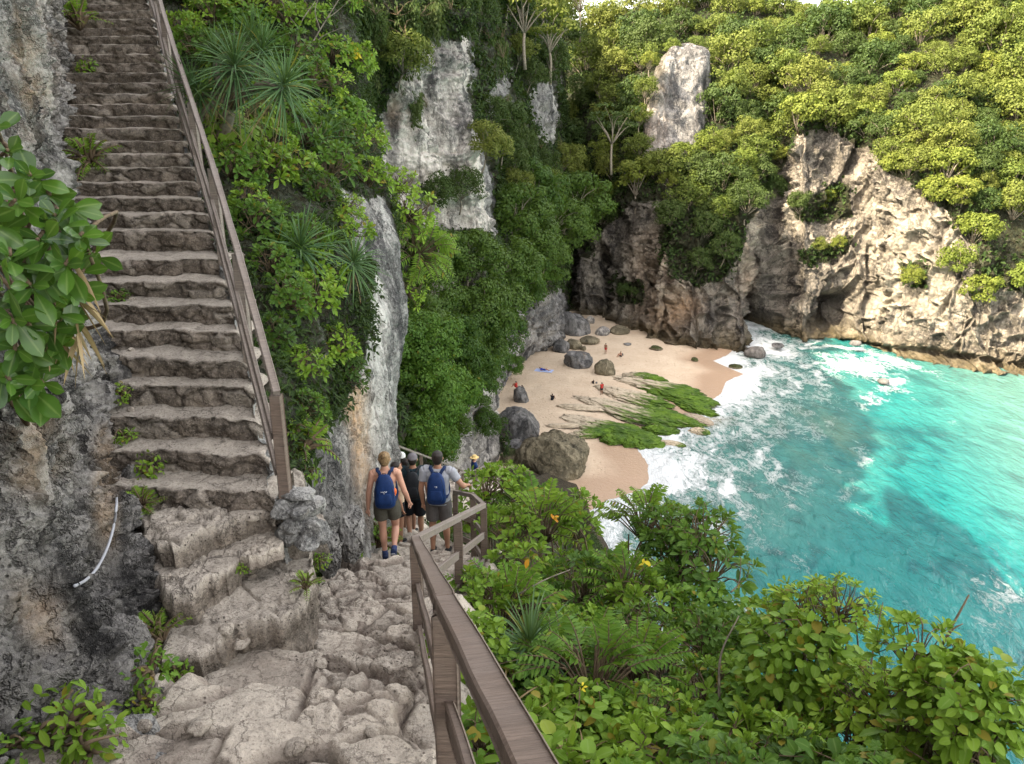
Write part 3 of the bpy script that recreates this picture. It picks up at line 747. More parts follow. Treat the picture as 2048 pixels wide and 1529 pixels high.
# unseen ridge above the left cliffs, added and shaped to shade the cove
def build_shade_ridge():
    crest = np.array([(-16, -80, 10), (-14, -20, 14), (-15, 15, 14), (-22, 38, 11), (-22, 52, 9), (-20, 70, 9), (-16, 85, 11), (-12, 105, 12), (-6, 130, 12), (0, 160, 12), (0, 200, 14)], float)
    c = crom(crest, 130, 0)
    rows = [c + (2.5, 0, -16), c + (1.0, 0, -5), c, c + (-12, 0, 1.5), c + (-40, 0, 4), c + (-90, 0, -2)]
    P = crom(np.array(rows), 60, 0)
    sheet('ridge', 'ridge', P, lambda P, N: .9 * fbm(P, .12, 3), MAT['soil'], lambda P, a, b: dict(veg=1.0), bvh=1, label='unseen ridge added over the left cliffs to shade the cove')
build_shade_ridge()

# ------------------------------------------------------------------ beach and sea
ZS = -32.0
SHORE_PX = [(1462, 600), (1478, 690), (1452, 712), (1425, 722), (1484, 748), (1452, 764), (1442, 788), (1415, 806), (1380, 826), (1330, 858), (1290, 880), (1274, 897), (1297, 930), (1290, 965), (1225, 995), (1150, 1040), (1050, 1120), (980, 1250)]
SHORE = np.array([at_z(a, b, ZS)[:2] for a, b in SHORE_PX])
LAND = np.concatenate([SHORE, [(-60, SHORE[-1][1] - 5), (-60, 190), (SHORE[0][0], 190)]])
def seg_dist(X, Y, L):
    d = np.full(X.shape, 1e9)
    for (x1, y1), (x2, y2) in zip(L[:-1], L[1:]):
        vx, vy = x2 - x1, y2 - y1
        t = np.clip(((X - x1) * vx + (Y - y1) * vy) / (vx * vx + vy * vy), 0, 1)
        d = np.minimum(d, np.hypot(X - x1 - t * vx, Y - y1 - t * vy))
    return d
def shore_sd(X, Y):
    d = seg_dist(X, Y, SHORE)
    return np.where(inpoly(X, Y, LAND), d, -d)
def sandz(X, Y):
    d = shore_sd(X, Y)
    return ZS + np.where(d > 0, 1.15 * (1 - np.exp(-d / 14.0)), d * .07)
def build_beach():
    ys = np.linspace(40, 175, 420); xs = np.linspace(-25, 60, 330)
    Y, X = np.meshgrid(ys, xs, indexing='ij')
    P0 = np.stack([X, Y, X * 0], -1)
    d = shore_sd(X, Y)
    z = sandz(X, Y) + .10 * fbm(P0, .25, 3, 4) * sstep(0, 8, d) + .05 * fbm(P0, 1.1, 3, 9) * sstep(3, 12, d) + .5 * sstep(35, 60, d)
    P = np.stack([X, Y, z], -1)
    me = mesh_data('beach_sand', P, gridF(*P.shape[:2]), MAT['sand'], dict(shore=d))
    tag(link('beach_sand', me), 'pale sand beach in the cove', None, None, 'structure')
    add_bvh('sand', P[::2, ::2].reshape(-1, 3), [gridF(*P[::2, ::2].shape[:2])[:, ::-1]])
    # sea
    ys = np.concatenate([np.linspace(-300, 20, 30)[:-1], np.linspace(20, 140, 620)[:-1], np.linspace(140, 1500, 30)])
    xs = np.concatenate([np.linspace(-200, -2, 20)[:-1], np.linspace(-2, 84, 480)[:-1], np.linspace(84, 1500, 40)])
    Y, X = np.meshgrid(ys, xs, indexing='ij')
    P0 = np.stack([X, Y, X * 0], -1)
    d = -shore_sd(X, Y)
    cb = np.array([at(c, 700, b)[:2] for c, b in zip(RC[7:], RB[7:] - 3)])
    dc = seg_dist(X, Y, cb)
    px, py = proj(np.stack([X, Y, X * 0 + ZS], -1))
    w = 3.0 * noise(P0, .12, 3) + 1.2 * noise(P0, .5, 8)
    foam = np.clip(1.05 - np.clip(d + w, 0, 99) / 8.5, 0, 1) * sstep(-1.5, 0.2, d)
    for dd, aa, ww in ((7.5, .62, 1.1), (12.5, .50, 1.2), (19, .36, 1.4)):
        foam = np.maximum(foam, aa * np.exp(-((d + 1.3 * w - dd) / ww) ** 2) * sstep(-.3, .3, noise(P0, .09, dd)))
    foam = np.maximum(foam, .62 * np.clip(1 - np.clip(d + 2 * w, 0, 99) / 20.0, 0, 1))
    foam = np.maximum(foam, np.clip(1.0 - (dc + .5 * w) / 2.6, 0, 1) * .85 * sstep(2000, 1650, px))
    foam = np.maximum(foam, .8 * np.exp(-((px - 1560) / 60) ** 2 - ((py - 705) / 24) ** 2))
    foam = np.maximum(foam, .62 * np.exp(-((px - 1700 - (py - 720)) / 90) ** 2 - ((py - 735) / 26) ** 2))
    foam = np.maximum(foam, .75 * np.exp(-((px - 1790) / 26) ** 2 - ((py - 764) / 9) ** 2))
    foam = np.maximum(foam, .40 * np.exp(-((px - 2010) / 70) ** 2 - ((py - 1190) / 60) ** 2))
    foam = np.maximum(foam, .34 * sstep(1480, 1380, px) * sstep(1000, 1060, py) * sstep(1300, 1150, py))
    foam = foam + .13
    sandy = np.exp(-((d - 2.5) / 2.2) ** 2) * sstep(.1, .4, noise(P0, .16, 31)) * sstep(60, 70, Y)
    milk_sun = sstep(1, 0, np.abs(px - (1830 + (py - 760) * .55)) / 190) * .0 + sstep(-60, 300, px - (1760 + (py - 760) * .75)) * sstep(1250, 1000, py) * .45  # right-hand patch: sunlight on the sea put into the water colour
    milk_sun = np.maximum(milk_sun, .55 * np.clip(1 - d / 20, 0, 1))
    reef = np.exp(-((px - 1620 - (py - 850) * .6) / 110) ** 2 - ((py - 870) / 85) ** 2)
    z = ZS + .16 * fbm(P0 * (1, .5, 1), .16, 3, 3) + .10 * fbm(P0 * (1, .6, 1), .5, 3, 8, ridged=True) * sstep(0, 3, d)
    z = z + .25 * foam * sstep(0, 2, d) * sstep(9, 3, d) * (0.5 + noise(P0, .8, 4))
    z = np.where(d < 0, ZS - .02, z)
    P = np.stack([X, Y, z], -1)
    me = mesh_data('water', P, gridF(*P.shape[:2]), MAT['water'], dict(foam=foam, milk_sun=np.clip(milk_sun, 0, 1), reef=reef, sandy=sandy))
    tag(link('water', me), 'turquoise sea with white surf', None, None, 'structure')
build_beach()

# ------------------------------------------------------------------ stone stairs
def wood_mat(name, col, along=(1, 1, 12)):
    k = M(name); p = k.pos(along, obj=True)
    n = k.noise(p, 9, 6, 0.65, 0.6); n2 = k.noise(k.pos(obj=True), 1.3, 4, 0.6); n3 = k.noise(k.pos(obj=True), 30, 3, .6)
    c = k.mix(k.ramp(n, .3, .7), tuple(x * .55 for x in col), tuple(x * 1.25 for x in col))
    c = k.mix(k.ramp(n2, .45, .7, 0, .55), c, tuple(.5 * (x + sum(col) / 3) * 1.5 for x in col))
    c = k.mix(k.ramp(n3, .62, .8, 0, .5), c, tuple(x * .5 for x in col))
    return k.bsdf(c, 0.62, 0.3, k.bump(n, 1.0, 0.006))
def stair_mat():
    k = M('old_stair_stone'); p = k.pos()
    n1 = k.noise(p, 2.4, 6, 0.6); n2 = k.noise(p, 11, 8, 0.7); n3 = k.noise(p, 50, 4, 0.7)
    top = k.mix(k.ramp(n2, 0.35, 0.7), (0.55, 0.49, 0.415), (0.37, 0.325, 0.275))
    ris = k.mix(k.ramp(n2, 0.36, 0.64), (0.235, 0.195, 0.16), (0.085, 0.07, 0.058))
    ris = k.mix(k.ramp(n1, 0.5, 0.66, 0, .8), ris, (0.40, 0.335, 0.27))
    c = k.mix(k.attr('riser'), top, ris)  # treads coloured paler than risers, as if lit from above
    zs = k.pos((.35, .35, 5.9)); c = k.mix(k.ramp(k.noise(zs, 1.0, 2), .35, .65, 0, .45), c, k.mix(.5, c, (.10, .10, .08)))
    c = k.mix(k.ramp(n3, .52, .68, 0, .7), c, (.07, .058, .048))
    c = k.mix(k.ramp(n3, .46, .36, 0, .45), c, (.46, .39, .31))
    wv = k.n('VectorMath', operation='MULTIPLY_ADD'); k.plug(wv.inputs[0], k.noise(p, 4, 5, 0.65, col=True)); wv.inputs[1].default_value = (0.4,) * 3; k.plug(wv.inputs[2], p)
    ce = k.vor(wv.outputs[0], 3.4, 'DISTANCE_TO_EDGE')
    crk = k.math('MULTIPLY', k.ramp(ce, 0.0, 0.03, 1.0, 0.0), k.ramp(n1, .42, .55)); pit = k.math('MULTIPLY', k.ramp(k.vor(p, 26), 0.08, 0.22, 1.0, 0.0), k.ramp(k.noise(p, 3, 4), .48, .58))
    c = k.mix(k.math('MULTIPLY', k.math('MAXIMUM', k.math('MULTIPLY', crk, .5), pit), .8), c, (.05, .042, .035))
    h = k.math('ADD', k.noise(p, 9, 9, .72), k.math('MULTIPLY', n3, .35))
    h = k.math('SUBTRACT', h, k.math('MULTIPLY', k.math('MAXIMUM', crk, pit), .35))
    return k.bsdf(c, 0.93, 0.12, k.bump(h, 1.0, 0.055))
MAT['stair'] = stair_mat()
MAT['pier'] = rock_mat('blue_grey_masonry', (0.50, 0.49, 0.46), (0.33, 0.325, 0.31), (0.10, 0.10, 0.105), (0.30, 0.26, 0.20), s=3.0, darkness=.55, bumpd=.03)

def stair_step(i, parent):
    y0 = SY[i]; z = SZ[i]; y1 = SY[i + 1] + 0.16
    nx, nt, nr = (90, 22, 18) if i < 14 else (54, 12, 10)
    xl, xr = SL[i] - 0.75, SR[i] - .015
    # profile: from below the riser, up the riser, over the nosing, back along the tread
    prof = [(0.02, -0.34)] + [(0.0, -0.26 + 0.26 * k / nr) for k in range(nr)] + [((y1 - y0) * k / nt, 0.0) for k in range(nt + 1)] + [(y1 - y0, -0.34)]
    prof = np.array(prof)
    xs = np.linspace(0, 1, nx)
    X = xl + (xr - xl) * xs[None, :] + 0 * prof[:, :1]
    yaw = -0.10 * (xs - .5)[None, :]
    Y = y0 + prof[:, :1] + yaw; Z = z + prof[:, 1:2] + 0 * X
    P = np.stack([X, Y, Z], -1)
    isr = np.clip(1 - sstep(0.0, 0.06, prof[:, :1]), 0, 1) * np.ones_like(X)
    wav = 0.036 * noise(np.stack([X, 0 * X + i * 3.7, 0 * X], -1), 1.6) + 0.022 * noise(np.stack([X, 0 * X + i * 3.7, 0 * X], -1), 6)
    top = prof[:, 1:2] > -0.005
    # blocks in the riser
    f1, f2, c = worley(np.stack([X * 1.0, Z * 0 + i * 5.3, Z * 1.5], -1), 4.2, i * 1.7)
    gap = sstep(0.0, 0.13, f2 - f1)
    dy = isr * (-0.05 * (c - .5) + 0.035 * (1 - gap)) + wav * 1.2 + isr * (.06 * fbm(P, 3.4, 4, 7) + .02 * fbm(P, 14, 3, 2))
    dz = 0.03 * fbm(P, 2.4, 4, 3) + 0.014 * fbm(P, 9, 3, 31) + 0.5 * wav
    nose = np.exp(-(prof[:, :1] / 0.035) ** 2) * (prof[:, 1:2] > -.03)
    dz = dz - nose * (0.008 + 0.07 * np.clip(fbm(P, 6, 3, i) - .05, 0, 1))
    dy = dy + nose * .012
    sides = np.minimum(xs, 1 - xs)[None, :]
    dz = dz - 0.05 * sstep(0.04, 0, sides)
    P = P + np.stack([0 * dy, dy, dz], -1)
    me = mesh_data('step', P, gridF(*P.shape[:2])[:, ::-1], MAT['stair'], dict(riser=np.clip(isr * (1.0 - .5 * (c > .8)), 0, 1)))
    link('step', me, parent)
    return P
stairs = empty('stone_staircase', (SL[0], SY[0], SZ[0] - .34))
tag(stairs, 'long steep flight of worn limestone steps climbing beside the rock wall', 'stairs')
bpy.context.view_layer.update()
off = np.array(stairs.location)
_all = []
for i in range(45):
    P = stair_step(i, stairs)
    _all.append(P)
for c in stairs.children: c.matrix_parent_inverse = Matrix.Translation(-Vector(off))
# right-hand flank wall under the steps (a part)
ii = np.arange(0, 45)
fl = []
for i in ii:
    fl.append([(SR[i] - 0.01, SY[i], SZ[i] - .05), (SR[i] + 0.02, SY[i], SZ[i] - .3), (SR[i] + 0.10, SY[i], SZ[i] - .8), (SR[i] + .08, SY[i], SZ[i] - 1.6)])
P = crom(crom(np.array(fl), 420, 0), 40, 1); N = grid_normals(P)
f1, f2, c = worley(P, 4.0, 3)
P = P + N * (.05 * (c - .5) + .05 * sstep(0, .12, f2 - f1) + .03 * fbm(P, 6, 3))[..., None]
me = mesh_data('side_wall', P, gridF(*P.shape[:2]), MAT['pier'], dict(swarm=0 * f1, slight=0 * f1, sdark=0 * f1 + .3, veg=0 * f1))
o = link('side_wall', me, stairs); o.matrix_parent_inverse = Matrix.Translation(-Vector(off))
add_bvh('stairs', np.concatenate([P[0::4, ::4].reshape(-1, 3)]), [gridF(*P[0::4, ::4].shape[:2])])
for P in _all[:1]: pass
Vb, Fb, b = [], [], 0
for P in _all:
    Q = P[::4, ::8]; Vb.append(Q.reshape(-1, 3)); Fb.append(gridF(*Q.shape[:2]) + b); b += Q.shape[0] * Q.shape[1]
add_bvh('steps', np.concatenate(Vb), [np.concatenate(Fb)])

# fan of broad slabs where the stairs meet the path
def slab(name, poly_px, z, thick, mat, label, cat='stone slab', seed=0, amp=.03, tilt=(0, 0), group=None, parent=None):
    pts = np.array([at_z(a, b, z) for a, b in poly_px])[:, :2]
    # densify outline
    out = []
    for a, b2 in zip(pts, np.roll(pts, -1, 0)):
        n = max(2, int(np.hypot(*(b2 - a)) / 0.012))
        for t in np.arange(n) / n: out.append(a + (b2 - a) * t)
    O = np.array(out); c = O.mean(0); n = len(O)
    nz_ = noise(np.c_[O, np.full(n, seed * 1.3)], 3.5) * .07 + noise(np.c_[O, np.full(n, seed * 1.3)], 11) * .04 + noise(np.c_[O, np.full(n, seed * 1.3)], 27) * .018
    O = O + (O - c) / np.maximum(np.linalg.norm(O - c, axis=1)[:, None], 1e-6) * nz_[:, None]
    rings = []
    for s in np.linspace(0.02, 0.965, 60): rings.append(np.c_[c + (O - c) * s, np.zeros(n)])
    rings.append(np.c_[c + (O - c) * .988, np.full(n, -.002)]); rings.append(np.c_[O, np.full(n, -.022)])
    for q in np.linspace(.08, thick, 9): rings.append(np.c_[c + (O - c) * (1 + .02 * np.sin(q * 20)), np.full(n, -q)])
    P = np.array(rings); P[..., 2] += z
    P[..., 2] += (P[..., 0] - c[0]) * tilt[0] + (P[..., 1] - c[1]) * tilt[1]
    P = np.concatenate([P, P[:, :1]], 1)
    f1, f2, cc = worley(P, 2.6, seed)
    isr = (np.arange(len(P)) > 61)[:, None] * 1.0
    g1, g2, gc = worley(P * (1, 1, .2) + .05 * noise(P, 6)[..., None], 3.6, seed + 9)
    patch_ = sstep(.0, .25, noise(P, 1.7, seed + 3))
    d = amp * fbm(P, 3, 4, seed) + .014 * fbm(P, 12, 3, seed) + .045 * (cc - .5) - .025 * sstep(.07, 0, f2 - f1) + patch_ * (.05 * (gc - .5) - .02 * sstep(.1, 0, g2 - g1) + .012 * fbm(P, 20, 2, 5, ridged=True))
    P[..., 2] += d * (1 - isr) + d * isr * .3
    N = grid_normals(P)
    P = P + N * (isr * (.04 * fbm(P, 6, 4, seed + 4) + .03 * (cc - .5)))[..., None]
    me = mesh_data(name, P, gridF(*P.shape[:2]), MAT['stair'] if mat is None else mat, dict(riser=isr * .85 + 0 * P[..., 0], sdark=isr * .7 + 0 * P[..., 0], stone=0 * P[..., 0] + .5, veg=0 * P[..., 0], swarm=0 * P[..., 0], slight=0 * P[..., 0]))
    o = link(name, me, parent)
    if parent is None: tag(o, label, cat, group)
    add_bvh(name + str(seed), P[::2, ::3].reshape(-1, 3), [gridF(*P[::2, ::3].shape[:2])])
    return o
slab('stone_slab', [(296, 1072), (350, 1096), (420, 1060), (500, 1036), (562, 1020), (625, 1000), (600, 940), (440, 950), (270, 965), (262, 1000)], -2.72, .34, None, 'upper broad slab at the foot of the stairs, under the last full step', seed=1, tilt=(.02, -.03))
slab('stone_slab', [(330, 1192), (388, 1186), (436, 1158), (492, 1104), (560, 1072), (640, 1040), (610, 980), (450, 990), (300, 1010), (290, 1080)], -2.93, .38, None, 'second broad slab below the stairs, its lip slanting across the landing', seed=2, tilt=(.01, -.04))
slab('stone_slab', [(330, 1325), (400, 1318), (470, 1262), (560, 1240), (600, 1200), (622, 1150), (628, 1090), (560, 1040), (440, 1090), (330, 1130)], -3.16, .42, None, 'big flat brown slab turning from the stairs to the path', seed=3, tilt=(-.02, -.05))
slab('stone_slab', [(480, 1112), (498, 1118), (560, 1090), (566, 1068), (530, 1058)], -2.90, .10, MAT['path'], 'small pale flagstone lying on the landing slabs', seed=4, amp=.01)
slab('stone_slab', [(160, 1560), (240, 1516), (330, 1502), (325, 1560), (240, 1620)], -2.82, .14, MAT['pier'], 'smooth grey slab at the bottom edge of the path by the rock face', seed=5, amp=.01)
slab('stone_slab', [(204, 1492), (215, 1446), (262, 1430), (300, 1440), (290, 1490), (240, 1505)], -2.92, .12, MAT['pier'], 'bluish grey block set in the path edge under the weeds', seed=6, amp=.012)

# irregular rocks: one closed mesh each
def rock_mesh(name, size, seed, mat, sub=5, rough=.22, flat=.0, angular=.5, attrs=None, cells=1.2):
    bm = bmesh.new(); bmesh.ops.create_icosphere(bm, subdivisions=sub, radius=1.0)
    V = np.array([v.co[:] for v in bm.verts]); F = np.array([[v.index for v in f.verts] for f in bm.faces]); bm.free()
    rg = np.random.default_rng(seed)
    # planar cuts for an angular block
    D = V.copy(); r = np.ones(len(V))
    for k in range(int(9 + 8 * angular)):
        n = rg.normal(size=3); n /= np.linalg.norm(n); h = rg.uniform(.62, .9)
        dn = V @ n
        r = np.minimum(r, np.where(dn > 1e-3, h / np.maximum(dn, 1e-3), 9) * angular + (1 - angular) * 1.0 + np.where(dn > 1e-3, 0, 9))
    V = V * np.minimum(r, 1.0)[:, None]
    q = V + seed * 3.1
    d = rough * fbm(q, 1.1, 3) + rough * .45 * fbm(q, 3.2, 4, 5, ridged=True) + rough * .12 * fbm(q, 11, 3, 8)
    f1, f2, c = worley(q, cells * 1.6); d = d + rough * .5 * (c - .5)
    V = V * (1 + d)[:, None] * np.asarray(size)[None, :]
    V[:, 2] = np.where(V[:, 2] < 0, V[:, 2] * .8, V[:, 2])
    z = np.zeros(len(V)); A = dict(swarm=z, slight=z, sdark=z, veg=z)
    if attrs: A.update(attrs(V / np.asarray(size)[None, :], V))
    return mesh_data(name, V, F, mat, A)
def boulder(px, py, w_px, h_px, mat, label, seed, z=None, depth=1.0, sub=4, name='boulder', rough=.22, angular=.6, group=None, Y=None, rotz=0, sink=.45, attrs=None, only=('sand',), cat='boulder'):
    """px,py: where its foot rests; size given as it shows"""
    if Y is None:
        h = cast(px, py, only); p = np.array(h[0]) if h else at_z(px, py, ZS + 1)
    else: p = at(px, py, Y)
    D = p[1] * CP - p[2] * SP
    w = w_px * D / FPX / 2; hh = h_px * D / FPX / (1 + (1 - sink) * .85) * 1.05
    me = rock_mesh(name, (w, w * depth, hh), seed, mat, sub, rough, angular=angular, attrs=attrs)
    o = link(name, me, None, (p[0], p[1] + w * depth * .8, p[2] + hh * (1 - sink) * .55))
    o.rotation_euler = (0, 0, rotz)
    tag(o, label, cat, group)
    return o
grp = None
MAT['boulder_dark'] = rock_mat('dark_grey_boulder', (0.28, 0.27, 0.26), (0.15, 0.148, 0.145), (0.045, 0.045, 0.047), (0.22, 0.17, 0.12), s=.9, darkness=.52, bumpd=.1)
MAT['boulder_tan'] = rock_mat('olive_tan_boulder', (0.30, 0.255, 0.17), (0.19, 0.165, 0.11), (0.06, 0.055, 0.04), (0.30, 0.24, 0.15), (0.06, 0.085, 0.02), s=.8, darkness=.56, bumpd=.14)
# masonry pier under the newel post
def pier():
    o = empty('stone_pier', at_z(590, 1060, -3.2)); 
    tag(o, 'small masonry pier of grey stones under the last railing post', 'stone pier')
    base = Vector(o.location)
    c = at(590, 980, 5.28)
    spec = [((0.02, .03, -.07), (.24, .22, .075)), ((-.12, -.12, -.22), (.17, .13, .13)), ((.10, -.12, -.24), (.16, .13, .12)), ((.20, .04, -.24), (.15, .17, .14)), ((-.03, -.14, -.42), (.19, .14, .14)), ((.15, -.07, -.45), (.17, .16, .15)), ((-.10, -.07, -.6), (.2, .16, .18)), ((.10, -.09, -.66), (.2, .17, .17)), ((.22, 0.06, -.62), (.18, .2, .2)), ((.02, .08, -.42), (.24, .2, .42))]
    for k, (d, s) in enumerate(spec):
        me = rock_mesh('masonry_stone', s, 60 + k, MAT['pier'], 5, .22, angular=.95)
        q = link('masonry_stone', me, o, Vector(c) + Vector(d) * .62 - base); q.scale = (.62,) * 3; q.rotation_euler = (0, 0, k * .7)
pier()
# rocks along the path foot and path edge
for k, (px, py, Y, w, h, lb) in enumerate([
    (655, 1135, 6.9, 50, 80, 'jagged grey rock rising between the landing slabs and the path'),
    (700, 1100, 8.0, 55, 90, 'dark fissured rock at the foot of the buttress'),
    (296, 1235, 4.6, 80, 90, 'pitted black rock lump at the wall foot beside the brown slab'),
    (225, 1340, 3.9, 100, 90, 'rough dark rock lump in the mossy wall foot'),
    (150, 1440, 3.3, 160, 130, 'large dark rock at the lower corner of the rock face'),
    (318, 1150, 5.2, 46, 80, 'black weathered rock beside the second broad slab'),
    (262, 1010, 5.5, 36, 80, 'narrow grey rock between the wall and the upper slab')]):
    boulder(px, py, w, h, MAT['wall'] if k > 1 else MAT['buttress'], lb, 200 + k, Y=Y, sub=6, rough=.34, angular=.35, name='rock', sink=.5, cat='rock', attrs=lambda u, V: dict(sdark=np.full(len(u), .35)))
rs = np.random.default_rng(5)
stones = [(482, 1290, 'pale rounded stone in the joint of the brown slab'), (455, 1262, 'small pale stone beside the grass in the slab joint'), (745, 1470, 'light stone near the railing foot'), (590, 1500, 'knobbly pale stone in the lowest path band'),
          (290, 1455, 'orange-tinted stone by the bluish block'), (400, 1455, 'grey stone in the broken path band'), (640, 1330, 'flat pale stone in the path'), (700, 1255, 'cream stone at a step lip'), (505, 1040, 'small stone on the upper slab'), (265, 600, 'white pebble at the left end of a stair'), (262, 702, 'pebble lying on a stair tread'), (500, 745, 'round grey stone at the right end of a stair'), (262, 822, 'pale chip at the left end of a stair'), (300, 935, 'tan chip near the wall at the stair foot'),
          (1000, 1105, 'pale rubble stone right of the angled railing post'), (985, 1120, 'second rubble stone by the railing post foot'), (1012, 1130, 'broken rubble stone among dry twigs'), (980, 1140, 'small rubble stone against the post')]
for k, (px, py, lb) in enumerate(stones):
    h = cast(px, py)
    s = (0.05 + .03 * rs.random()) * (1.6 if k > 13 else 1)
    if 8 < k < 14: s *= .6
    me = rock_mesh('stone', (s, s * .8, s * .6), 300 + k, MAT['path'], 3, .25, angular=.7)
    o = link('stone', me, None, Vector(h[0]) + Vector((0, 0, s * .2))); o.rotation_euler = (0, 0, rs.random() * 6)
    tag(o, lb, 'stone')

# boulders on the beach
boulder(1157, 738, 62, 34, MAT['boulder_dark'], 'big dark grey boulder standing alone on the open sand', 1, sub=5, angular=1.0, rough=.14)
boulder(1211, 752, 40, 32, MAT['boulder_tan'], 'olive boulder with a knobbed top beside the big dark one', 2, angular=.4)
boulder(1152, 672, 60, 46, MAT['boulder_dark'], 'tall black boulder at the back corner of the beach', 3, angular=.7)
boulder(1134, 660, 46, 40, MAT['boulder_dark'], 'dark block leaning behind the tall black boulder', 4, angular=.7)
boulder(1181, 648, 20, 14, MAT['white_cliff'], 'small white block between dark boulder and cliff', 5, sub=3)
boulder(1207, 672, 30, 18, MAT['white_cliff'], 'streaked pale boulder near the cliff foot', 6)
boulder(1240, 670, 42, 15, MAT['boulder_tan'], 'low brown boulder under the far cliff', 7)
boulder(1180, 690, 40, 14, MAT['boulder_tan'], 'flat brown rock lying on sand below the black boulder', 8)
boulder(1148, 700, 30, 20, MAT['boulder_tan'], 'brown rock at the end of the low grey cliff', 9)
boulder(1167, 702, 12, 9, MAT['boulder_tan'], 'little brown stone beside the flat rock', 10, sub=3)
boulder(1122, 706, 34, 28, MAT['boulder_dark'], 'dark rock tucked under the low grey cliff', 11)
boulder(1256, 692, 15, 5, MAT['boulder_dark'], 'small flat dark rock alone on the upper sand', 12, sub=3)
boulder(1314, 702, 26, 9, MAT['boulder_tan'], 'mossy low rock on the sand under the cliff', 13, sub=3, attrs=lambda u, V: dict(veg=sstep(.1, .5, u[:, 2])))
boulder(1391, 724, 15, 8, MAT['boulder_tan'], 'small round green rock on the wet sand', 14, sub=3, attrs=lambda u, V: dict(veg=sstep(-.2, .2, u[:, 2])))
boulder(1475, 740, 28, 10, MAT['boulder_tan'], 'dark green rock in the wash at the tip of the beach', 15, sub=3, attrs=lambda u, V: dict(veg=sstep(.0, .4, u[:, 2])), only=('sand',))
boulder(1042, 806, 34, 36, MAT['boulder_dark'], 'dark rock where two beachgoers sit', 16, angular=.7)
boulder(1038, 890, 106, 66, MAT['boulder_dark'], 'huge dark boulder with a flat top leaning on the left cliff', 17, sub=5, angular=1.0, rough=.14)
boulder(1120, 958, 132, 92, MAT['boulder_tan'], 'largest olive-tan boulder behind the green bushes', 18, sub=6, angular=.85, rough=.2, depth=.9)
boulder(1055, 940, 60, 50, MAT['boulder_tan'], 'cracked tan boulder left of the largest one', 19, sub=5, angular=.6)
boulder(1068, 910, 56, 26, MAT['boulder_tan'], 'low rounded tan boulder behind the cracked one', 20, angular=.4)
boulder(1020, 930, 40, 30, MAT['boulder_tan'], 'weedy tan boulder near the hat wearer', 21, angular=.5, attrs=lambda u, V: dict(veg=sstep(.4, .7, u[:, 2])))
boulder(1030, 905, 44, 20, MAT['boulder_dark'], 'flat dark stone squeezed under the huge boulder', 22, angular=.5)
boulder(1515, 716, 42, 20, MAT['boulder_dark'], 'reddish brown rock awash in front of the sea cave', 23, angular=.4, Y=113, attrs=lambda u, V: dict(swarm=np.full(len(u), .25)))
boulder(1558, 696, 24, 9, MAT['boulder_dark'], 'dark wet rock awash beside the sea cave', 24, Y=118, sub=3)
boulder(1716, 692, 24, 9, MAT['boulder_dark'], 'brown rock breaking the surf below the cliff', 25, Y=117, sub=3)
boulder(1772, 768, 24, 9, MAT['boulder_dark'], 'lone dark rock ringed by foam in the bay', 26, Y=99.5, sub=3)
boulder(1245, 712, 5, 5, MAT['boulder_dark'], 'pebble-sized dark stone right of the standing bather', 27, sub=2)
boulder(1193, 768, 5, 5, MAT['boulder_dark'], 'tiny dark stone in front of the olive boulder', 28, sub=2)

# mossy reef slabs, long axes running down to the surf
MAT['moss'] = None
def moss_mat():
    k = M('bright_green_moss_on_rock'); p = k.pos(); n = k.noise(p, .7, 5, .6); n2 = k.noise(p, 3.5, 6, .7)
    g = k.mix(k.ramp(n, .35, .65), (0.095, 0.17, 0.012), (0.035, 0.075, 0.008))
    g = k.mix(k.ramp(n2, .5, .7, 0, .6), g, (0.016, 0.032, 0.007))
    r = k.mix(k.ramp(n2, .35, .65), (0.55, 0.46, 0.34), (0.36, 0.30, 0.22))
    c = k.mix(k.attr('moss'), r, g)
    c = k.mix(k.attr('sdark'), c, (.028, .02, .018))
    return k.bsdf(c, .8, .25, k.bump(n2, 1, .12))
MAT['moss'] = moss_mat()
reef = [ # px,py centre, length px, width px, angle (deg in the picture plan), moss at land end, label
 (1318, 778, 150, 22, 12, .6, 'uppermost long mossy reef slab on the sand'), (1290, 762, 70, 13, 10, .8, 'short mossy slab behind the long ones'),
 (1352, 792, 120, 26, 14, 1, 'broad bright green slab reaching toward the surf'), (1270, 800, 120, 22, 14, .5, 'pale-tipped mossy slab in the middle of the reef'),
 (1255, 828, 170, 30, 16, .6, 'longest mossy slab crossing the reef'), (1330, 832, 110, 26, 16, 1, 'green slab in the centre washed at its end'),
 (1185, 850, 100, 22, 12, .25, 'mostly bare slab with a little green at the land end'), (1225, 862, 120, 26, 10, .9, 'thick dark green slab on the near side'),
 (1180, 872, 70, 16, -6, .8, 'near mossy slab furthest inland'), (1285, 880, 66, 30, 4, 1, 'rounded mossy rock set apart at the water'),
 (1262, 886, 36, 14, 0, 1, 'small mossy rock joined to the rounded one'), (1228, 880, 16, 24, 80, 1, 'little upright mossy rock standing on wet sand'),
 (1388, 812, 76, 20, 20, 1, 'dark green slab at the surf edge of the reef'), (1368, 786, 36, 22, 30, 1, 'rounded green hump at the sea end of the reef'),
 (1320, 858, 60, 18, 8, 1, 'mossy slab lapped by foam'), (1155, 888, 22, 7, 0, .8, 'tiny mossy stone near the tan boulders'),
 (1395, 836, 50, 14, 24, 0, 'bare brown rock washed by the surf'), (1345, 884, 40, 9, 10, .3, 'low black rock in the foam'), (1160, 822, 70, 9, 5, .0, 'bare pale slab barely above the sand'), (1130, 858, 56, 8, 0, .0, 'bare tan slab sunk in the sand'), (1228, 786, 70, 9, 12, .1, 'thin bare slab at the head of the reef'), (1400, 862, 34, 9, 10, .4, 'small dark rock furthest out in the foam')]
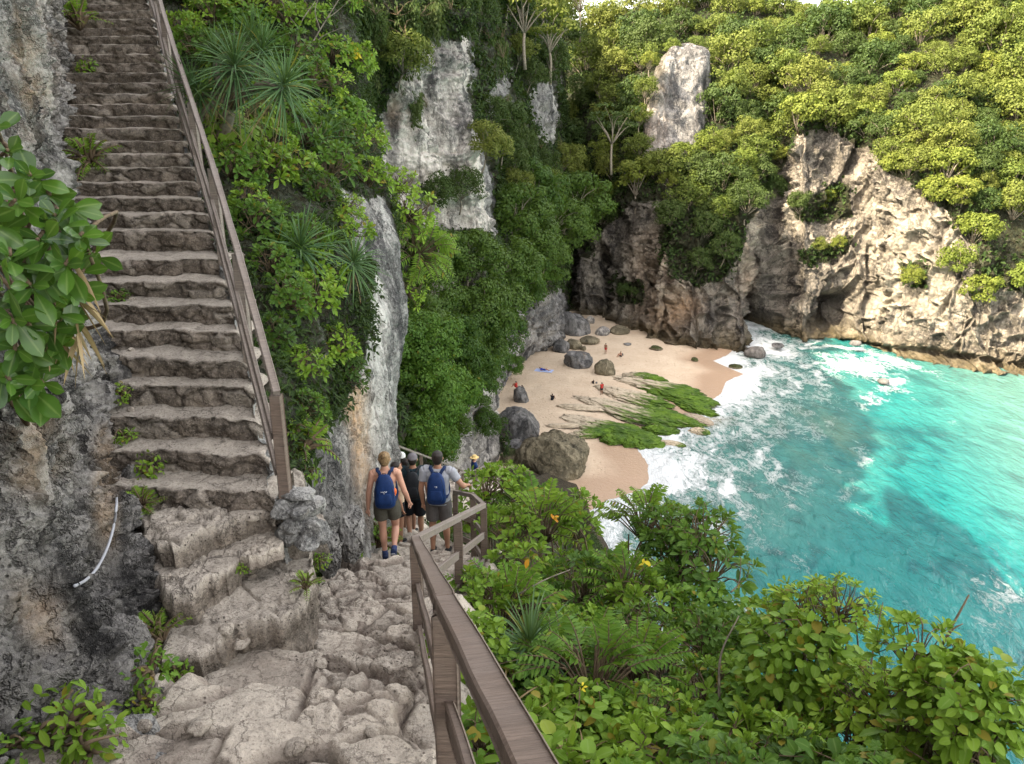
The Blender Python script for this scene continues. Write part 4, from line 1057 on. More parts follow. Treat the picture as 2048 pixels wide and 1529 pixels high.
for k, (px, py, L, W, ang, mo, lb) in enumerate(reef):
    p = at_z(px, py, ZS + .35); D = p[1] * CP - p[2] * SP
    a = at_z(px - L / 2 * math.cos(math.radians(ang)), py - L / 2 * math.sin(math.radians(ang)), ZS + .35)
    b = at_z(px + L / 2 * math.cos(math.radians(ang)), py + L / 2 * math.sin(math.radians(ang)), ZS + .35)
    v = b - a; half = np.hypot(v[0], v[1]) / 2; az = math.atan2(v[1], v[0])
    q1 = at_z(px, py - W / 2, ZS + .35); q2 = at_z(px, py + W / 2, ZS + .35)
    wy = abs(q1[1] - q2[1]) / 2 * .8
    def at_(u, V, mo=mo):
        n = 1.6 * fbm(u * (1, 2.5, 2) + k, 1.5, 4)
        m = np.clip(sstep(-1.25 + 2.0 * (1 - mo), -.4 + 2.0 * (1 - mo), u[:, 0] + .7 * n) * sstep(-.35, .0, u[:, 2]), 0, 1) if mo < 1 else sstep(-.5, 0, u[:, 2])
        m = m * sstep(-.95, -.25, fbm(u * (1, 3, 2) + 7 * k, 2.2, 4))
        return dict(moss=m * (1 if mo else 0), sdark=sstep(.05, -.3, u[:, 2]) * .9 + (1 - mo > .95) * .35 * (px > 1300))
    me = rock_mesh('mossy_rock', (half * 1.15, wy * 1.05, .55 if mo > .3 else .30), 400 + k, MAT['moss'], 6, .42, angular=.3, attrs=at_, cells=3.2)
    zc = sandz(np.array([p[0]]), np.array([p[1]]))[0] if cast(px, py, ('sand',)) else ZS
    o = link('mossy_rock', me, None, (p[0], p[1], max(zc, ZS) + .12)); o.rotation_euler = (0, 0.0, az)
    tag(o, lb, 'reef rock')

# ------------------------------------------------------------------ pillar of rock on the hill
def pillar():
    rows = []
    for (py, xl, xr, Yf) in [(345, 1288, 1385, 141), (300, 1290, 1400, 144), (240, 1300, 1424, 147), (180, 1312, 1428, 150), (130, 1326, 1428, 152), (108, 1336, 1424, 153), (101, 1342, 1418, 154), (98, 1362, 1400, 157)]:
        c = at((xl + xr) / 2, py, Yf); w = (at(xr, py, Yf)[0] - at(xl, py, Yf)[0]) / 2
        ring = []
        for t in np.arange(16) / 16 * 2 * math.pi + .2:
            e = .42
            ring.append(c + np.array([w * np.sign(math.cos(t)) * abs(math.cos(t)) ** e, w * .9 + w * .9 * np.sign(math.sin(t)) * abs(math.sin(t)) ** e + .55 * w * math.cos(t), 0]))
        ring.append(ring[0]); rows.append(ring)
    P = crom(crom(np.array(rows), 170, 0), 220, 1)
    P[:, -1] = P[:, 0]
    S = P * (1, 1, .4)
    d = .5 * fbm(S, .16, 3, 2) + .7 * fbm(S, .35, 4, 8, ridged=True)
    f1, f2, c = worley(P * (1, 1, .6), .35, 4); d = d + .6 * (c - .5) * sstep(0, .1, f2 - f1)
    N = -grid_normals(P)
    N[:, -1] = N[:, 0]; d[:, -1] = d[:, 0]
    P = P + N * d[..., None]
    px, py = proj(P)
    z = px * 0
    me = mesh_data('rock_pillar', P, gridF(*P.shape[:2])[:, ::-1], MAT['gorge'], dict(veg=sstep(1345 - (py - 100) * .15, 1325 - (py - 100) * .15, px + 12 * noise(P, .3)) * .6 * sstep(230, 200, py), swarm=.35 * sstep(1350, 1310, px), slight=sstep(1350, 1320, px) * .4, sdark=.45 * sstep(1345, 1375, px)))  # left edge painted pale and warm as sunlit, right face dark as shaded
    tag(link('rock_pillar', me), 'free-standing grey rock pillar rising from the forested hill', 'rock pillar')
    add_bvh('pillar', P[::2, ::2].reshape(-1, 3), [gridF(*P[::2, ::2].shape[:2])])
pillar()

# ------------------------------------------------------------------ wooden railings
MAT['wood'] = wood_mat('weathered_brown_wood', (0.16, 0.118, 0.092))
MAT['wood_grey'] = wood_mat('weathered_grey_wood', (0.21, 0.172, 0.145))
def beam(name, a, b, w, h, mat, parent, roll_up=True, ext=0.0, bev=.006):
    """rectangular timber from a to b; w = sideways width, h = depth"""
    a = Vector(a); b = Vector(b); d = (b - a); L = d.length; d.normalize()
    up = Vector((0, 0, 1)) if abs(d.z) < .9 else Vector((0, 1, 0))
    x = d.cross(up).normalized(); u = x.cross(d)
    bm = bmesh.new()
    seg = max(2, int(L / .12))
    rings = []
    for i in range(seg + 1):
        t = -ext + (L + 2 * ext) * i / seg
        ring = []
        for sx, sz in ((-1, -1), (1, -1), (1, 1), (-1, 1)):
            for q in ((sx * (w / 2), sz * (h / 2 - bev)), (sx * (w / 2 - bev), sz * (h / 2))) if sx * sz < 0 else ((sx * (w / 2 - bev), sz * (h / 2)), (sx * (w / 2), sz * (h / 2 - bev))):
                wob = .0025 * noise(np.array([t * 3 + a.x * 9, q[0] * 9, q[1] * 9]), 1.0)
                ring.append(bm.verts.new((q[0] + float(wob), q[1] + float(wob), t)))
        rings.append(ring)
    for r0, r1 in zip(rings[:-1], rings[1:]):
        for j in range(8): bm.faces.new((r0[j], r0[(j + 1) % 8], r1[(j + 1) % 8], r1[j]))
    bm.faces.new(rings[0][::-1]); bm.faces.new(rings[-1])
    bmesh.ops.recalc_face_normals(bm, faces=bm.faces)
    me = bpy.data.meshes.new(name); bm.to_mesh(me); bm.free(); me.materials.append(mat)
    o = bpy.data.objects.new(name, me); COL.objects.link(o)
    R = Matrix((x, u, d)).transposed().to_4x4()
    o.matrix_world = Matrix.Translation(a) @ R
    if parent is not None:
        o.parent = parent; o.matrix_parent_inverse = Matrix.Translation(-Vector(parent.location))
    return o
# path railing near the camera
pr = empty('wooden_railing', (-.22, 2.12, float(planez(2.12))))
tag(pr, 'weathered brown wooden railing descending along the path in front of the viewer', 'railing')
tops = [np.array(v) for v in [(0.25, -.10, -.50), (-0.22, 2.12, -1.42), (-0.745, 5.15, -2.90), (-0.36, 8.6, -4.35), (-0.572, 10.0, -4.90), (-0.936, 11.2, -5.42)]]
W = .07
for a, b in zip(tops[:-1], tops[1:]):
    beam('handrail', a, b, W, .06, MAT['wood'] if a[1] < 5 else MAT['wood_grey'], pr, ext=.015)
posts = [tops[0] + (tops[1] - tops[0]) * .05, tops[1], tops[2], tops[2] + (tops[3] - tops[2]) * .5, tops[3], tops[4], tops[5]]
for p in posts:
    g = float(planez(p[1])) - .35
    beam('post', (p[0], p[1], p[2] - .032), (p[0], p[1], min(g, p[2] - 1.15)), .085, .085, MAT['wood'], pr)
for a, b in zip(posts[:-1], posts[1:]):
    d = (b - a); d = d / np.linalg.norm(d) * .04
    for dz in (-.42, -.80):
        beam('rail', a + d + (0, 0, dz), b - d + (0, 0, dz), .035, .085, MAT['wood'] if a[1] < 3 else MAT['wood_grey'], pr)
# second railing further down the path
pr2 = empty('wooden_railing', (-2.73, 17, float(planez(17))))
tag(pr2, 'thin grey railing behind the hikers where the path bends', 'railing')
t2 = [at(796, 893, 16.4), at(842, 910, 18.5), at(880, 924, 21), at(918, 938, 23.5), at(925, 942, 24.2)]
for a, b in zip(t2[:-1], t2[1:]): beam('handrail', a, b, .07, .05, MAT['wood_grey'], pr2, ext=.01)
for p in t2: beam('post', p - (0, 0, .03), p - (0, 0, 1.25), .08, .08, MAT['wood'], pr2)
for a, b in zip(t2[:-1], t2[1:]): beam('rail', a - (0, 0, .5), b - (0, 0, .5), .04, .07, MAT['wood_grey'], pr2)
pr3 = empty('wooden_railing', at(952, 960, 27))
tag(pr3, 'short grey railing beside the person in the straw hat', 'railing')
t3 = [at(913, 955, 21), at(921, 946, 23), at(952, 941, 26), at(966, 934, 28), at(980, 924, 31)]
for a, b in zip(t3[:-1], t3[1:]): beam('handrail', a, b, .08, .05, MAT['wood_grey'], pr3, ext=.01)
for p in t3: beam('post', p - (0, 0, .03), p - (0, 0, 1.3), .09, .09, MAT['wood_grey'], pr3)
# stair railing
sr = empty('wooden_railing', (SR[0], SY[0], SZ[0]))
tag(sr, 'long grey wooden railing climbing the right side of the stone stairs', 'railing')
pk = [at(549, 782, 5.30)]
st = [(0, 0)]
post_i = [4, 8, 12, 16, 20, 24, 28, 32, 36, 40, 44]
pts = [Vector((SR[0] - .05 , 5.27, float(at(549, 782, 5.27)[2])))]
pts[0].x = float(at(551, 782, 5.27)[0])
for i in post_i: pts.append(Vector((SR[i] - .03, SY[i] + .05, SZ[i] + .98)))
for k_, p in enumerate(pts):
    gz = SZ[0] - .04 if k_ == 0 else p.z - .98 - .12
    beam('post', (p.x, p.y, p.z - .02 if k_ else p.z - .03), (p.x, p.y, gz), .085, .085, MAT['wood'] if k_ == 0 else MAT['wood_grey'], sr)
for a, b in zip(pts[:-1], pts[1:]):
    off_ = Vector((0.045, -.045, .0))
    beam('handrail', a + off_ * .0 + Vector((0, 0, .02)), b + Vector((0, 0, .02)), .058, .05, MAT['wood_grey'], sr, ext=.02 if a is not pts[0] else .05)
    for dz in (-.36, -.66):
        beam('rail', a + Vector((-.05, 0, dz)), b + Vector((-.05, 0, dz)), .035, .08, MAT['wood_grey'], sr)

# grey conduit hanging on the rock face
cp = [(233, 985), (233, 1010), (228, 1050), (215, 1095), (195, 1135), (172, 1160), (150, 1172)]
pp = []
for a, b in cp:
    h = cast(a, b, ('wall',)); p = np.array(h[0]) - np.array(ray(a, b)) / np.linalg.norm(ray(a, b)) * .05; pp.append(p)
pp = np.array(pp); yy = np.polyval(np.polyfit(np.arange(len(pp)), np.linalg.norm(pp, axis=1), 2), np.arange(len(pp)))
pp = np.array([ray(a, b) / np.linalg.norm(ray(a, b)) * min(r, np.linalg.norm(q)) for (a, b), r, q in zip(cp, yy, pp)])
V, F = tubes([crom(pp, 50, 0)], [.009], 12)
o = link('conduit', mesh_data('conduit', V, F, simple_mat('grey_pvc', (.33, .34, .37), .45, .5, .05)))
tag(o, 'curved grey plastic conduit on the pitted rock face', 'pipe')

# ------------------------------------------------------------------ foliage materials
G = {}
G['rosette'] = leaf_mat('glossy_green_leaf', (0.042, 0.100, 0.014), (0.095, 0.18, 0.024), (0.035, 0.08, 0.013), yellow=.02)
G['bright'] = leaf_mat('bright_green_leaf', (0.095, 0.185, 0.016), (0.20, 0.31, 0.032), (0.08, 0.155, 0.016), yellow=.05)
G['deep'] = leaf_mat('deep_green_leaf', (0.018, 0.046, 0.009), (0.045, 0.092, 0.014), (0.03, 0.065, 0.012))
G['vine'] = leaf_mat('vine_leaf', (0.060, 0.145, 0.014), (0.145, 0.25, 0.026), (0.05, 0.12, 0.016), yellow=.04)
G['lime'] = leaf_mat('lime_green_leaf', (0.16, 0.27, 0.025), (0.26, 0.36, 0.04), (0.12, 0.22, 0.02), yellow=.08)
G['pandan'] = leaf_mat('blue_green_strap_leaf', (0.045, 0.10, 0.045), (0.10, 0.17, 0.065), (0.06, 0.12, 0.035), yellow=.04, trans=.15)
G['big'] = leaf_mat('broad_waxy_leaf', (0.020, 0.055, 0.010), (0.065, 0.145, 0.016), (0.04, 0.10, 0.016), rough=.3, spec=.45, trans=.22)
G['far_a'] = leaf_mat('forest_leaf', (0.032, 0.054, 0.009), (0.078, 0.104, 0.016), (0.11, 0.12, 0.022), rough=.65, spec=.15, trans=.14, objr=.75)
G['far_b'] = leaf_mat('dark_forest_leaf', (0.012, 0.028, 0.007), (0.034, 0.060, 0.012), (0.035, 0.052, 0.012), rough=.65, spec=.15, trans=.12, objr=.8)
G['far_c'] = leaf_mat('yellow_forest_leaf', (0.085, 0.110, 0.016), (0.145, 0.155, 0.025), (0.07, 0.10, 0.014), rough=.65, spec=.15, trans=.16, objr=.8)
G['hang'] = leaf_mat('drooping_creeper_leaf', (0.026, 0.052, 0.015), (0.055, 0.085, 0.024), (0.075, 0.09, 0.035), rough=.7, spec=.12, trans=.2, objr=.8)
G['under'] = leaf_mat('shaded_understorey_leaf', (0.009, 0.020, 0.006), (0.022, 0.040, 0.010), rough=.75, spec=.1, trans=.1, objr=0)  # leaf colour darkened to stand in for shade between the plants
G['lush'] = leaf_mat('lush_gorge_leaf', (0.026, 0.056, 0.009), (0.062, 0.105, 0.015), (0.04, 0.075, 0.012), trans=.2)
G['dry'] = leaf_mat('dry_leaf', (0.22, 0.15, 0.085), (0.33, 0.24, 0.14), rough=.8, spec=.1, trans=.1)
G['stem'] = simple_mat('brown_stem', (0.13, 0.095, 0.06), .85, .15, .25, 30)
G['bark'] = simple_mat('pale_bark', (0.22, 0.19, 0.15), .9, .1, .25, 8)
G['yellow'] = leaf_mat('yellow_leaf', (0.55, 0.42, 0.02), (0.65, 0.55, 0.05), rough=.5)
G['orange'] = leaf_mat('orange_leaf', (0.55, 0.20, 0.02), (0.62, 0.28, 0.03), rough=.5)

def nrm(v): return v / np.maximum(np.linalg.norm(v, axis=-1, keepdims=True), 1e-9)
PROF = {
 'obov': lambda t: np.clip(np.sin(np.pi * t ** 1.7) ** .75, 0, 1) * (t > 0) + .06,
 'ell': lambda t: np.sin(np.pi * np.clip(t, 0, 1)) ** .8 + .03,
 'round': lambda t: np.sqrt(np.clip(1 - (2 * t - 1) ** 2, 0, 1)) ** .8 + .03,
 'heart': lambda t: np.sqrt(np.clip(1 - (1.75 * t - .78) ** 2, 0, 1)) * (1 - .25 * t) + .02,
 'lance': lambda t: np.sin(np.pi * t ** .7) + .03,
 'strap': lambda t: np.clip(1.05 - t ** 2.2, 0.03, 1) * np.clip(.55 + t * 4, 0, 1),
}
def leaves(B, D, U, L, Wd, prof='ell', seg=4, droop=.2, fold=.18, rg=None, arch=0.0):
    B = np.asarray(B, float); n = len(B)
    D = nrm(np.asarray(D, float)); U = np.asarray(U, float) + 1e-4
    S = nrm(np.cross(D, U)); Nn = np.cross(S, D)
    L = np.broadcast_to(L, (n,)).astype(float); Wd = np.broadcast_to(Wd, (n,)).astype(float); dr = np.broadcast_to(droop, (n,)).astype(float)
    t = np.linspace(0, 1, seg + 1)
    w = PROF[prof](t)
    C = B[:, None] + D[:, None] * (L[:, None] * t)[..., None]
    C = C + np.array([0, 0, -1.0]) * (dr[:, None] * L[:, None] * t ** 2)[..., None] + Nn[:, None] * (arch * L[:, None] * np.sin(np.pi * t))[..., None]
    half = (Wd[:, None] * w / 2)[..., None]
    a = C - S[:, None] * half + Nn[:, None] * half * fold * 2
    b = C + S[:, None] * half + Nn[:, None] * half * fold * 2
    V = np.stack([a, C, b], 2)  # n, seg+1, 3, 3
    i = (np.arange(n) * (seg + 1) * 3)[:, None, None] + (np.arange(seg) * 3)[None, :, None] + np.arange(2)[None, None, :]
    F = np.stack([i, i + 1, i + 4, i + 3], -1).reshape(-1, 4)
    rg = rg or np.random.default_rng(1)
    lv = np.repeat(rg.random(n), (seg + 1) * 3)
    return V.reshape(-1, 3), F, lv
def join(parts):
    Vs, Fs, ls, b = [], [], [], 0
    for V, F, lv in parts:
        Vs.append(V); Fs.append(F + b); ls.append(lv); b += len(V)
    return np.concatenate(Vs), np.concatenate(Fs), np.concatenate(ls)
def fol_mesh(name, parts, mat):
    V, F, lv = join(parts); return mesh_data(name, V, F, mat, dict(lv=lv))
def rdir(rg, n): return nrm(rg.normal(size=(n, 3)))

def stem_mesh(name, paths, radii, mat, k=5):
    V, F = tubes(paths, radii, k); return mesh_data(name, V, F, mat)
def curve_to(a, b, rg, bow=.15, n=5):
    a = np.asarray(a, float); b = np.asarray(b, float); t = np.linspace(0, 1, n)[:, None]
    m = rg.normal(size=3) * bow * np.linalg.norm(b - a)
    return a + (b - a) * t + m * (np.sin(np.pi * t)) + np.array([0, 0, .12 * np.linalg.norm(b - a)]) * np.sin(np.pi * t)

def rosette_shrub(seed, R, H, nr, L, mat, per=9, prof='obov', wr=.42, droop=.25, name='foliage'):
    rg = np.random.default_rng(seed)
    u = rg.random(nr); th = rg.random(nr) * 6.283
    el = np.arcsin(np.clip(u * 1.08 - .08, -1, 1)); rr = .70 + .32 * rg.random(nr)
    T = np.stack([np.cos(el) * np.cos(th) * R, np.cos(el) * np.sin(th) * R, .35 * H + np.sin(el) * .65 * H], 1) * np.stack([rr, rr, .75 + .3 * rr], 1)
    A = nrm(np.stack([np.cos(el) * np.cos(th), np.cos(el) * np.sin(th), np.sin(el) + .55], 1) + .25 * rg.normal(size=(nr, 3)))
    parts, paths, rads = [], [], []
    B, D, U, LL, Dr = [], [], [], [], []
    for k in range(nr):
        ax = A[k]; x = nrm(np.cross(ax, (0.3, .8, .1))); y = np.cross(ax, x)
        ph0 = rg.random() * 6
        for j in range(per):
            ph = ph0 + j * 2.4; lay = j / per
            rad = x * math.cos(ph) + y * math.sin(ph)
            d = rad * (.95 - .45 * (1 - lay)) + ax * (.25 + .75 * (1 - lay))
            B.append(T[k] - ax * .35 * L * lay + rad * .01); D.append(d + .15 * rg.normal(size=3)); U.append(ax + .12 * rg.normal(size=3))
            LL.append(L * (.55 + .5 * lay) * rg.uniform(.8, 1.2)); Dr.append(droop * rg.uniform(.2, 1.3))
        paths.append(curve_to((rg.normal() * .05 * R, rg.normal() * .05 * R, 0), T[k], rg)); rads.append(np.linspace(.012, .005, 5) * (R / .6))
    LL = np.array(LL)
    V, F, lv = leaves(B, D, U, LL, LL * wr, prof, 4, np.array(Dr), .16, rg)
    return [mesh_data(name, V, F, mat, dict(lv=lv)), stem_mesh('stem', paths, rads, G['stem'])]
def vine_mound(seed, R, H, n, L, mat, prof='heart', wr=.85):
    rg = np.random.default_rng(seed)
    u = rg.random(n); th = rg.random(n) * 6.283; el = np.arcsin(u)
    dirv = np.stack([np.cos(el) * np.cos(th), np.cos(el) * np.sin(th), np.sin(el)], 1)
    lump = 1 + .28 * noise(dirv * 1.0 + seed, 2.2)
    rr = (rg.random(n) ** .35)[:, None] * lump[:, None]
    B = dirv * np.array([R, R, H]) * rr
    D = nrm(dirv * .5 + rg.normal(size=(n, 3)) * .6 + np.array([0, 0, -.35])); U = nrm(dirv + np.array([0, 0, .9]) + .35 * rg.normal(size=(n, 3)))
    LL = L * rg.uniform(.6, 1.25, n)
    V, F, lv = leaves(B, D, U, LL, LL * wr, prof, 4, .15, .12, rg)
    k = 16; paths = [curve_to((0, 0, 0), B[i] * .95, rg, .25, 6) for i in rg.integers(0, n, k)]
    return [mesh_data('foliage', V, F, mat, dict(lv=lv)), stem_mesh('stem', paths, [np.linspace(.010, .003, 6)] * k, G['stem'])]
def pinnate_shrub(seed, R, H, nf, L, mat, pairs=8, ll=.11, name='foliage'):
    rg = np.random.default_rng(seed); B, D, U, LL = [], [], [], []; paths, rads = [], []
    for k in range(nf):
        th = rg.random() * 6.283; el = rg.uniform(.1, 1.35)
        o = np.array([math.cos(th) * math.cos(el) * R * .55, math.sin(th) * math.cos(el) * R * .55, H * (.35 + .5 * math.sin(el))])
        d0 = nrm(np.array([math.cos(th) * math.cos(el), math.sin(th) * math.cos(el), math.sin(el) * .7 + .2]) + .2 * rg.normal(size=3))
        t = np.linspace(0, 1, 9)[:, None]; Lf = L * rg.uniform(.7, 1.2)
        C = o + d0 * Lf * t + np.array([0, 0, -.35 * Lf]) * t ** 2
        paths.append(np.concatenate([[[0, 0, 0]], [o * .6], C])); rads.append(np.linspace(.010, .002, 11))
        side = nrm(np.cross(d0, (0, 0, 1.0)))
        up = nrm(np.cross(side, d0))
        for j in range(pairs):
            f = (j + 1) / (pairs + .5); c = o + d0 * Lf * f + np.array([0, 0, -.35 * Lf]) * f * f
            tg = nrm(d0 + np.array([0, 0, -.7]) * f)
            for s in (-1, 1):
                B.append(c); D.append(side * s + tg * .55 - up * .12 + .08 * rg.normal(size=3)); U.append(up + .1 * rg.normal(size=3)); LL.append(ll * (1.1 - .45 * abs(f - .4) * 2) * rg.uniform(.85, 1.15))
    LL = np.array(LL)
    V, F, lv = leaves(B, D, U, LL, LL * .32, 'lance', 3, .18, .15, rg)
    return [mesh_data(name, V, F, mat, dict(lv=lv)), stem_mesh('stem', paths, rads, G['stem'])]
def lobed_shrub(seed, R, H, n, L, mat):
    """palmately lobed leaves: five lobes fanned from one stalk"""
    rg = np.random.default_rng(seed); B, D, U, LL = [], [], [], []; paths = []
    for k in range(n):
        th = rg.random() * 6.283; u = rg.random(); el = math.asin(u); r = rg.uniform(.5, 1.05)
        ax = np.array([math.cos(el) * math.cos(th), math.cos(el) * math.sin(th), math.sin(el)])
        o = ax * (R * r, R * r, H * r); s = L * rg.uniform(.6, 1.2)
        up = nrm(ax * .6 + np.array([0, 0, 1.0]) + .3 * rg.normal(size=3)); f = nrm(np.cross(np.cross(up, nrm(ax * (1, 1, .1) + .3 * rg.normal(size=3))), up)); sd = np.cross(f, up)
        for a, q in ((-1.25, .62), (-.62, .85), (0, 1.0), (.62, .85), (1.25, .62)):
            B.append(o - f * s * .1); D.append(f * math.cos(a) + sd * math.sin(a)); U.append(up); LL.append(s * q)
        if k % 4 == 0: paths.append(curve_to((0, 0, 0), o, rg, .15, 5))
    LL = np.array(LL)
    V, F, lv = leaves(B, D, U, LL, LL * .52, 'ell', 4, .12, .08, rg)
    lv = np.repeat(rg.random(n), 5 * 15)
    return [mesh_data('foliage', V, F, mat, dict(lv=lv)), stem_mesh('stem', paths, [np.linspace(.010, .003, 5)] * len(paths), G['stem'])]
def pandan(seed, n, L, W, mat, dry=14, up=.55, name='foliage'):
    rg = np.random.default_rng(seed)
    k = np.arange(n); f = k / n
    th = k * 2.399; el = np.interp(f, [0, .3, .7, 1], [-.5, .1, .65, 1.45]) + .12 * rg.normal(size=n)
    D = np.stack([np.cos(el) * np.cos(th), np.cos(el) * np.sin(th), np.sin(el)], 1)
    B = D * .03 + np.array([0, 0, 1]) * (f * .18)[:, None]
    LL = L * rg.uniform(.75, 1.15, n) * np.interp(f, [0, .5, 1], [.9, 1.05, .8])
    V, F, lv = leaves(B, D, D * .2 + (0, 0, 1.0) + 0.01 * rg.normal(size=(n, 3)), LL, W, 'strap', 8, np.clip(.62 - .45 * f, .1, 1) * rg.uniform(.4, 1.5, n), .35, rg)
    outp = [mesh_data(name, V, F, mat, dict(lv=lv))]
    if dry:
        th = rg.random(dry) * 6.28; D = np.stack([np.cos(th) * .5, np.sin(th) * .5, -.6 + 0 * th], 1)
        V, F, lv = leaves(np.zeros((dry, 3)) + (0, 0, .02), D, D * 0 + (0.1, .1, 1), L * rg.uniform(.7, 1.2, dry), W * .8, 'strap', 7, .7, .3, rg)
        outp.append(mesh_data('dry_leaves', V, F, G['dry'], dict(lv=lv)))
    return outp
def grass_tuft(seed, n, L, W, mat):
    rg = np.random.default_rng(seed); th = rg.random(n) * 6.28; el = rg.uniform(.5, 1.5, n)
    D = np.stack([np.cos(el) * np.cos(th), np.cos(el) * np.sin(th), np.sin(el)], 1)
    V, F, lv = leaves(rg.normal(size=(n, 3)) * (L * .12, L * .12, 0), D, D * .1 + (0, 0, 1), L * rg.uniform(.5, 1.2, n), W, 'strap', 5, .5, .2, rg)
    return [mesh_data('foliage', V, F, mat, dict(lv=lv))]
def tree(seed, R, H, mat, nc=20, nl=75, leaf=.42, trunk=5.0, tw=.16, hollow=.55, flat=.85):
    """crown of leaf clumps around limb ends; trunk with forking limbs"""
    rg = np.random.default_rng(seed); B, D, U, LL = [], [], [], []; paths, rads = [], []
    base = np.array([0, 0, 0.0]); fork = np.array([rg.normal() * .3, rg.normal() * .3, trunk * .55])
    paths.append(curve_to(base, fork, rg, .05, 5)); rads.append(np.linspace(tw, tw * .75, 5))
    for k in range(nc):
        th = k * 2.399 + rg.normal() * .5; u = (k + .5) / nc
        el = math.asin(np.clip(1 - 1.75 * u, -.8, 1)); r = rg.uniform(.55, 1.0)
        c = np.array([math.cos(el) * math.cos(th) * R * r, math.cos(el) * math.sin(th) * R * r, trunk + H * .62 * math.sin(el) * r + H * .2])
        cr = R * rg.uniform(.26, .44)
        if k % 2 == 0: paths.append(curve_to(fork, c, rg, .08, 5)); rads.append(np.linspace(tw * .5, tw * .12, 5))
        m = int(nl * (cr / (R * .35)) ** 2)
        d = rdir(rg, m); d[:, 2] = np.abs(d[:, 2]) * 1.0 - .35 * (rg.random(m) < .35)
        d = nrm(d); q = rg.uniform(.7, 1.08, m)[:, None] * (1 + .25 * noise(d * 1.3 + k, 1.7))[:, None]
        B.append(c + d * q * cr * (1, 1, flat)); D.append(nrm(np.cross(d, rdir(rg, m)) + .2 * d - (0, 0, .15))); U.append(nrm(d + .27 * rg.normal(size=(m, 3)))); LL.append(leaf * rg.uniform(.6, 1.3, m))
    B, D, U, LL = map(np.concatenate, (B, D, U, LL))
    V, F, lv = leaves(B - D * LL[:, None] * .5, D, U, LL, LL * .75, 'round', 2, .1, .12, rg)
    return [mesh_data('crown', V, F, mat, dict(lv=lv)), stem_mesh('trunk', paths, rads, G['bark'], 6)]
def hanging_shrub(seed, W, H, mat, nc=26, nl=110, leaf=.34):
    rg = np.random.default_rng(seed); B, D, U, LL = [], [], [], []; paths, rads = [], []
    for k in range(nc):
        x, y = rg.uniform(-1, 1) * W, -abs(rg.normal()) * W * .35; z = rg.uniform(-.1, 1) * H * .35
        ln = rg.uniform(.3, .9) * H
        t = rg.random(nl); th = rg.random(nl) * 6.28; r = .32 * W * (1 - .75 * t) * rg.uniform(.3, 1, nl)
        p = np.stack([x + r * np.cos(th), y + r * np.sin(th) * .8 - .15 * W * np.sin(t * 3), z - t * ln], 1)
        B.append(p); D.append(np.stack([.3 * np.cos(th), .3 * np.sin(th), -.9 + 0 * th], 1) + .25 * rg.normal(size=(nl, 3))); U.append(np.stack([np.cos(th), np.sin(th) - .3, .5 + 0 * th], 1) + .3 * rg.normal(size=(nl, 3))); LL.append(leaf * rg.uniform(.6, 1.5, nl))
        if k % 3 == 0: paths.append(curve_to((0, .3 * W, 0), (x, y, z), rg, .1, 5)); rads.append(np.linspace(.035, .012, 5))
    B, D, U, LL = map(np.concatenate, (B, D, U, LL))
    V, F, lv = leaves(B, D, U, LL, LL * .38, 'lance', 2, .05, .1, rg)
    return [mesh_data('crown', V, F, mat, dict(lv=lv)), stem_mesh('trunk', paths, rads, G['stem'], 5)]

# ------------------------------------------------------------------ undergrowth: leafy ground cover nobody could count
def cover(name, label, P, veg, n, leaf, mat, puff, seed, prof='round', seg=2, wr=.75, spread=1.0, view=True, hang=0.0, clump=.6, cond=None):
    rg = np.random.default_rng(seed)
    Nn = grid_normals(P)
    px, py = proj(P)
    dS = np.linalg.norm(np.cross(np.gradient(P, axis=0), np.gradient(P, axis=1)), axis=-1)
    w = dS * (veg > .5)
    if view: w = w * (px > -60) * (px < 2110) * (py > -90) * (py < 1600)
    if cond is not None: w = w * cond(P, px, py)
    w = w * np.clip(.35 + 1.6 * (noise(P, clump, seed) + .25), .12, 2)
    idx = rg.choice(w.size, n, p=(w / w.sum()).ravel())
    i, j = np.unravel_index(idx, w.shape)
    i2 = np.minimum(i + 1, P.shape[0] - 1); j2 = np.minimum(j + 1, P.shape[1] - 1)
    a, b = rg.random((2, n, 1))
    B = P[i, j] + (P[i2, j] - P[i, j]) * a + (P[i, j2] - P[i, j]) * b
    N = Nn[i, j]
    cam_side = (N * -B).sum(1) < 0
    N = np.where(cam_side[:, None], -N, N)
    h = puff * np.clip(fbm(B, clump, 3, seed + 5) + .45, .02, 1.3) * rg.uniform(.25, 1, n)
    B = B + (N + np.array([0, 0, .25])) * h[:, None]
    D = nrm(rg.normal(size=(n, 3)) * .7 + N * .25 - np.array([0, 0, .25 + hang])); U = nrm(N * .8 + np.array([0, 0, .75]) + .45 * rg.normal(size=(n, 3)))
    LL = leaf * rg.uniform(.55, 1.35, n)
    V, F, lv = leaves(B, D, U, LL, LL * wr, prof, seg, .15, .12, rg)
    lv = np.clip(lv * .7 + .3 * np.repeat(np.clip(.5 + noise(B, clump * .5, 3), 0, 1), (seg + 1) * 3), 0, 1)
    me = mesh_data(name, V, F, mat, dict(lv=lv))
    return tag(link(name, me), label, None, None, 'stuff')
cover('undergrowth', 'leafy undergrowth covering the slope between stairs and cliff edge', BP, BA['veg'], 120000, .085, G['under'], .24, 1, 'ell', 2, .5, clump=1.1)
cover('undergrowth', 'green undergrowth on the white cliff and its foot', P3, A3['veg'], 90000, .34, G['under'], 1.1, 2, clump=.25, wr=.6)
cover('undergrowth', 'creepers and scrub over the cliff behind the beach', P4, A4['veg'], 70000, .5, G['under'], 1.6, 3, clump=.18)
cover('undergrowth', 'dense low growth under the hill forest', PR, AR['veg'], 110000, .62, G['under'], 2.0, 4, clump=.12)
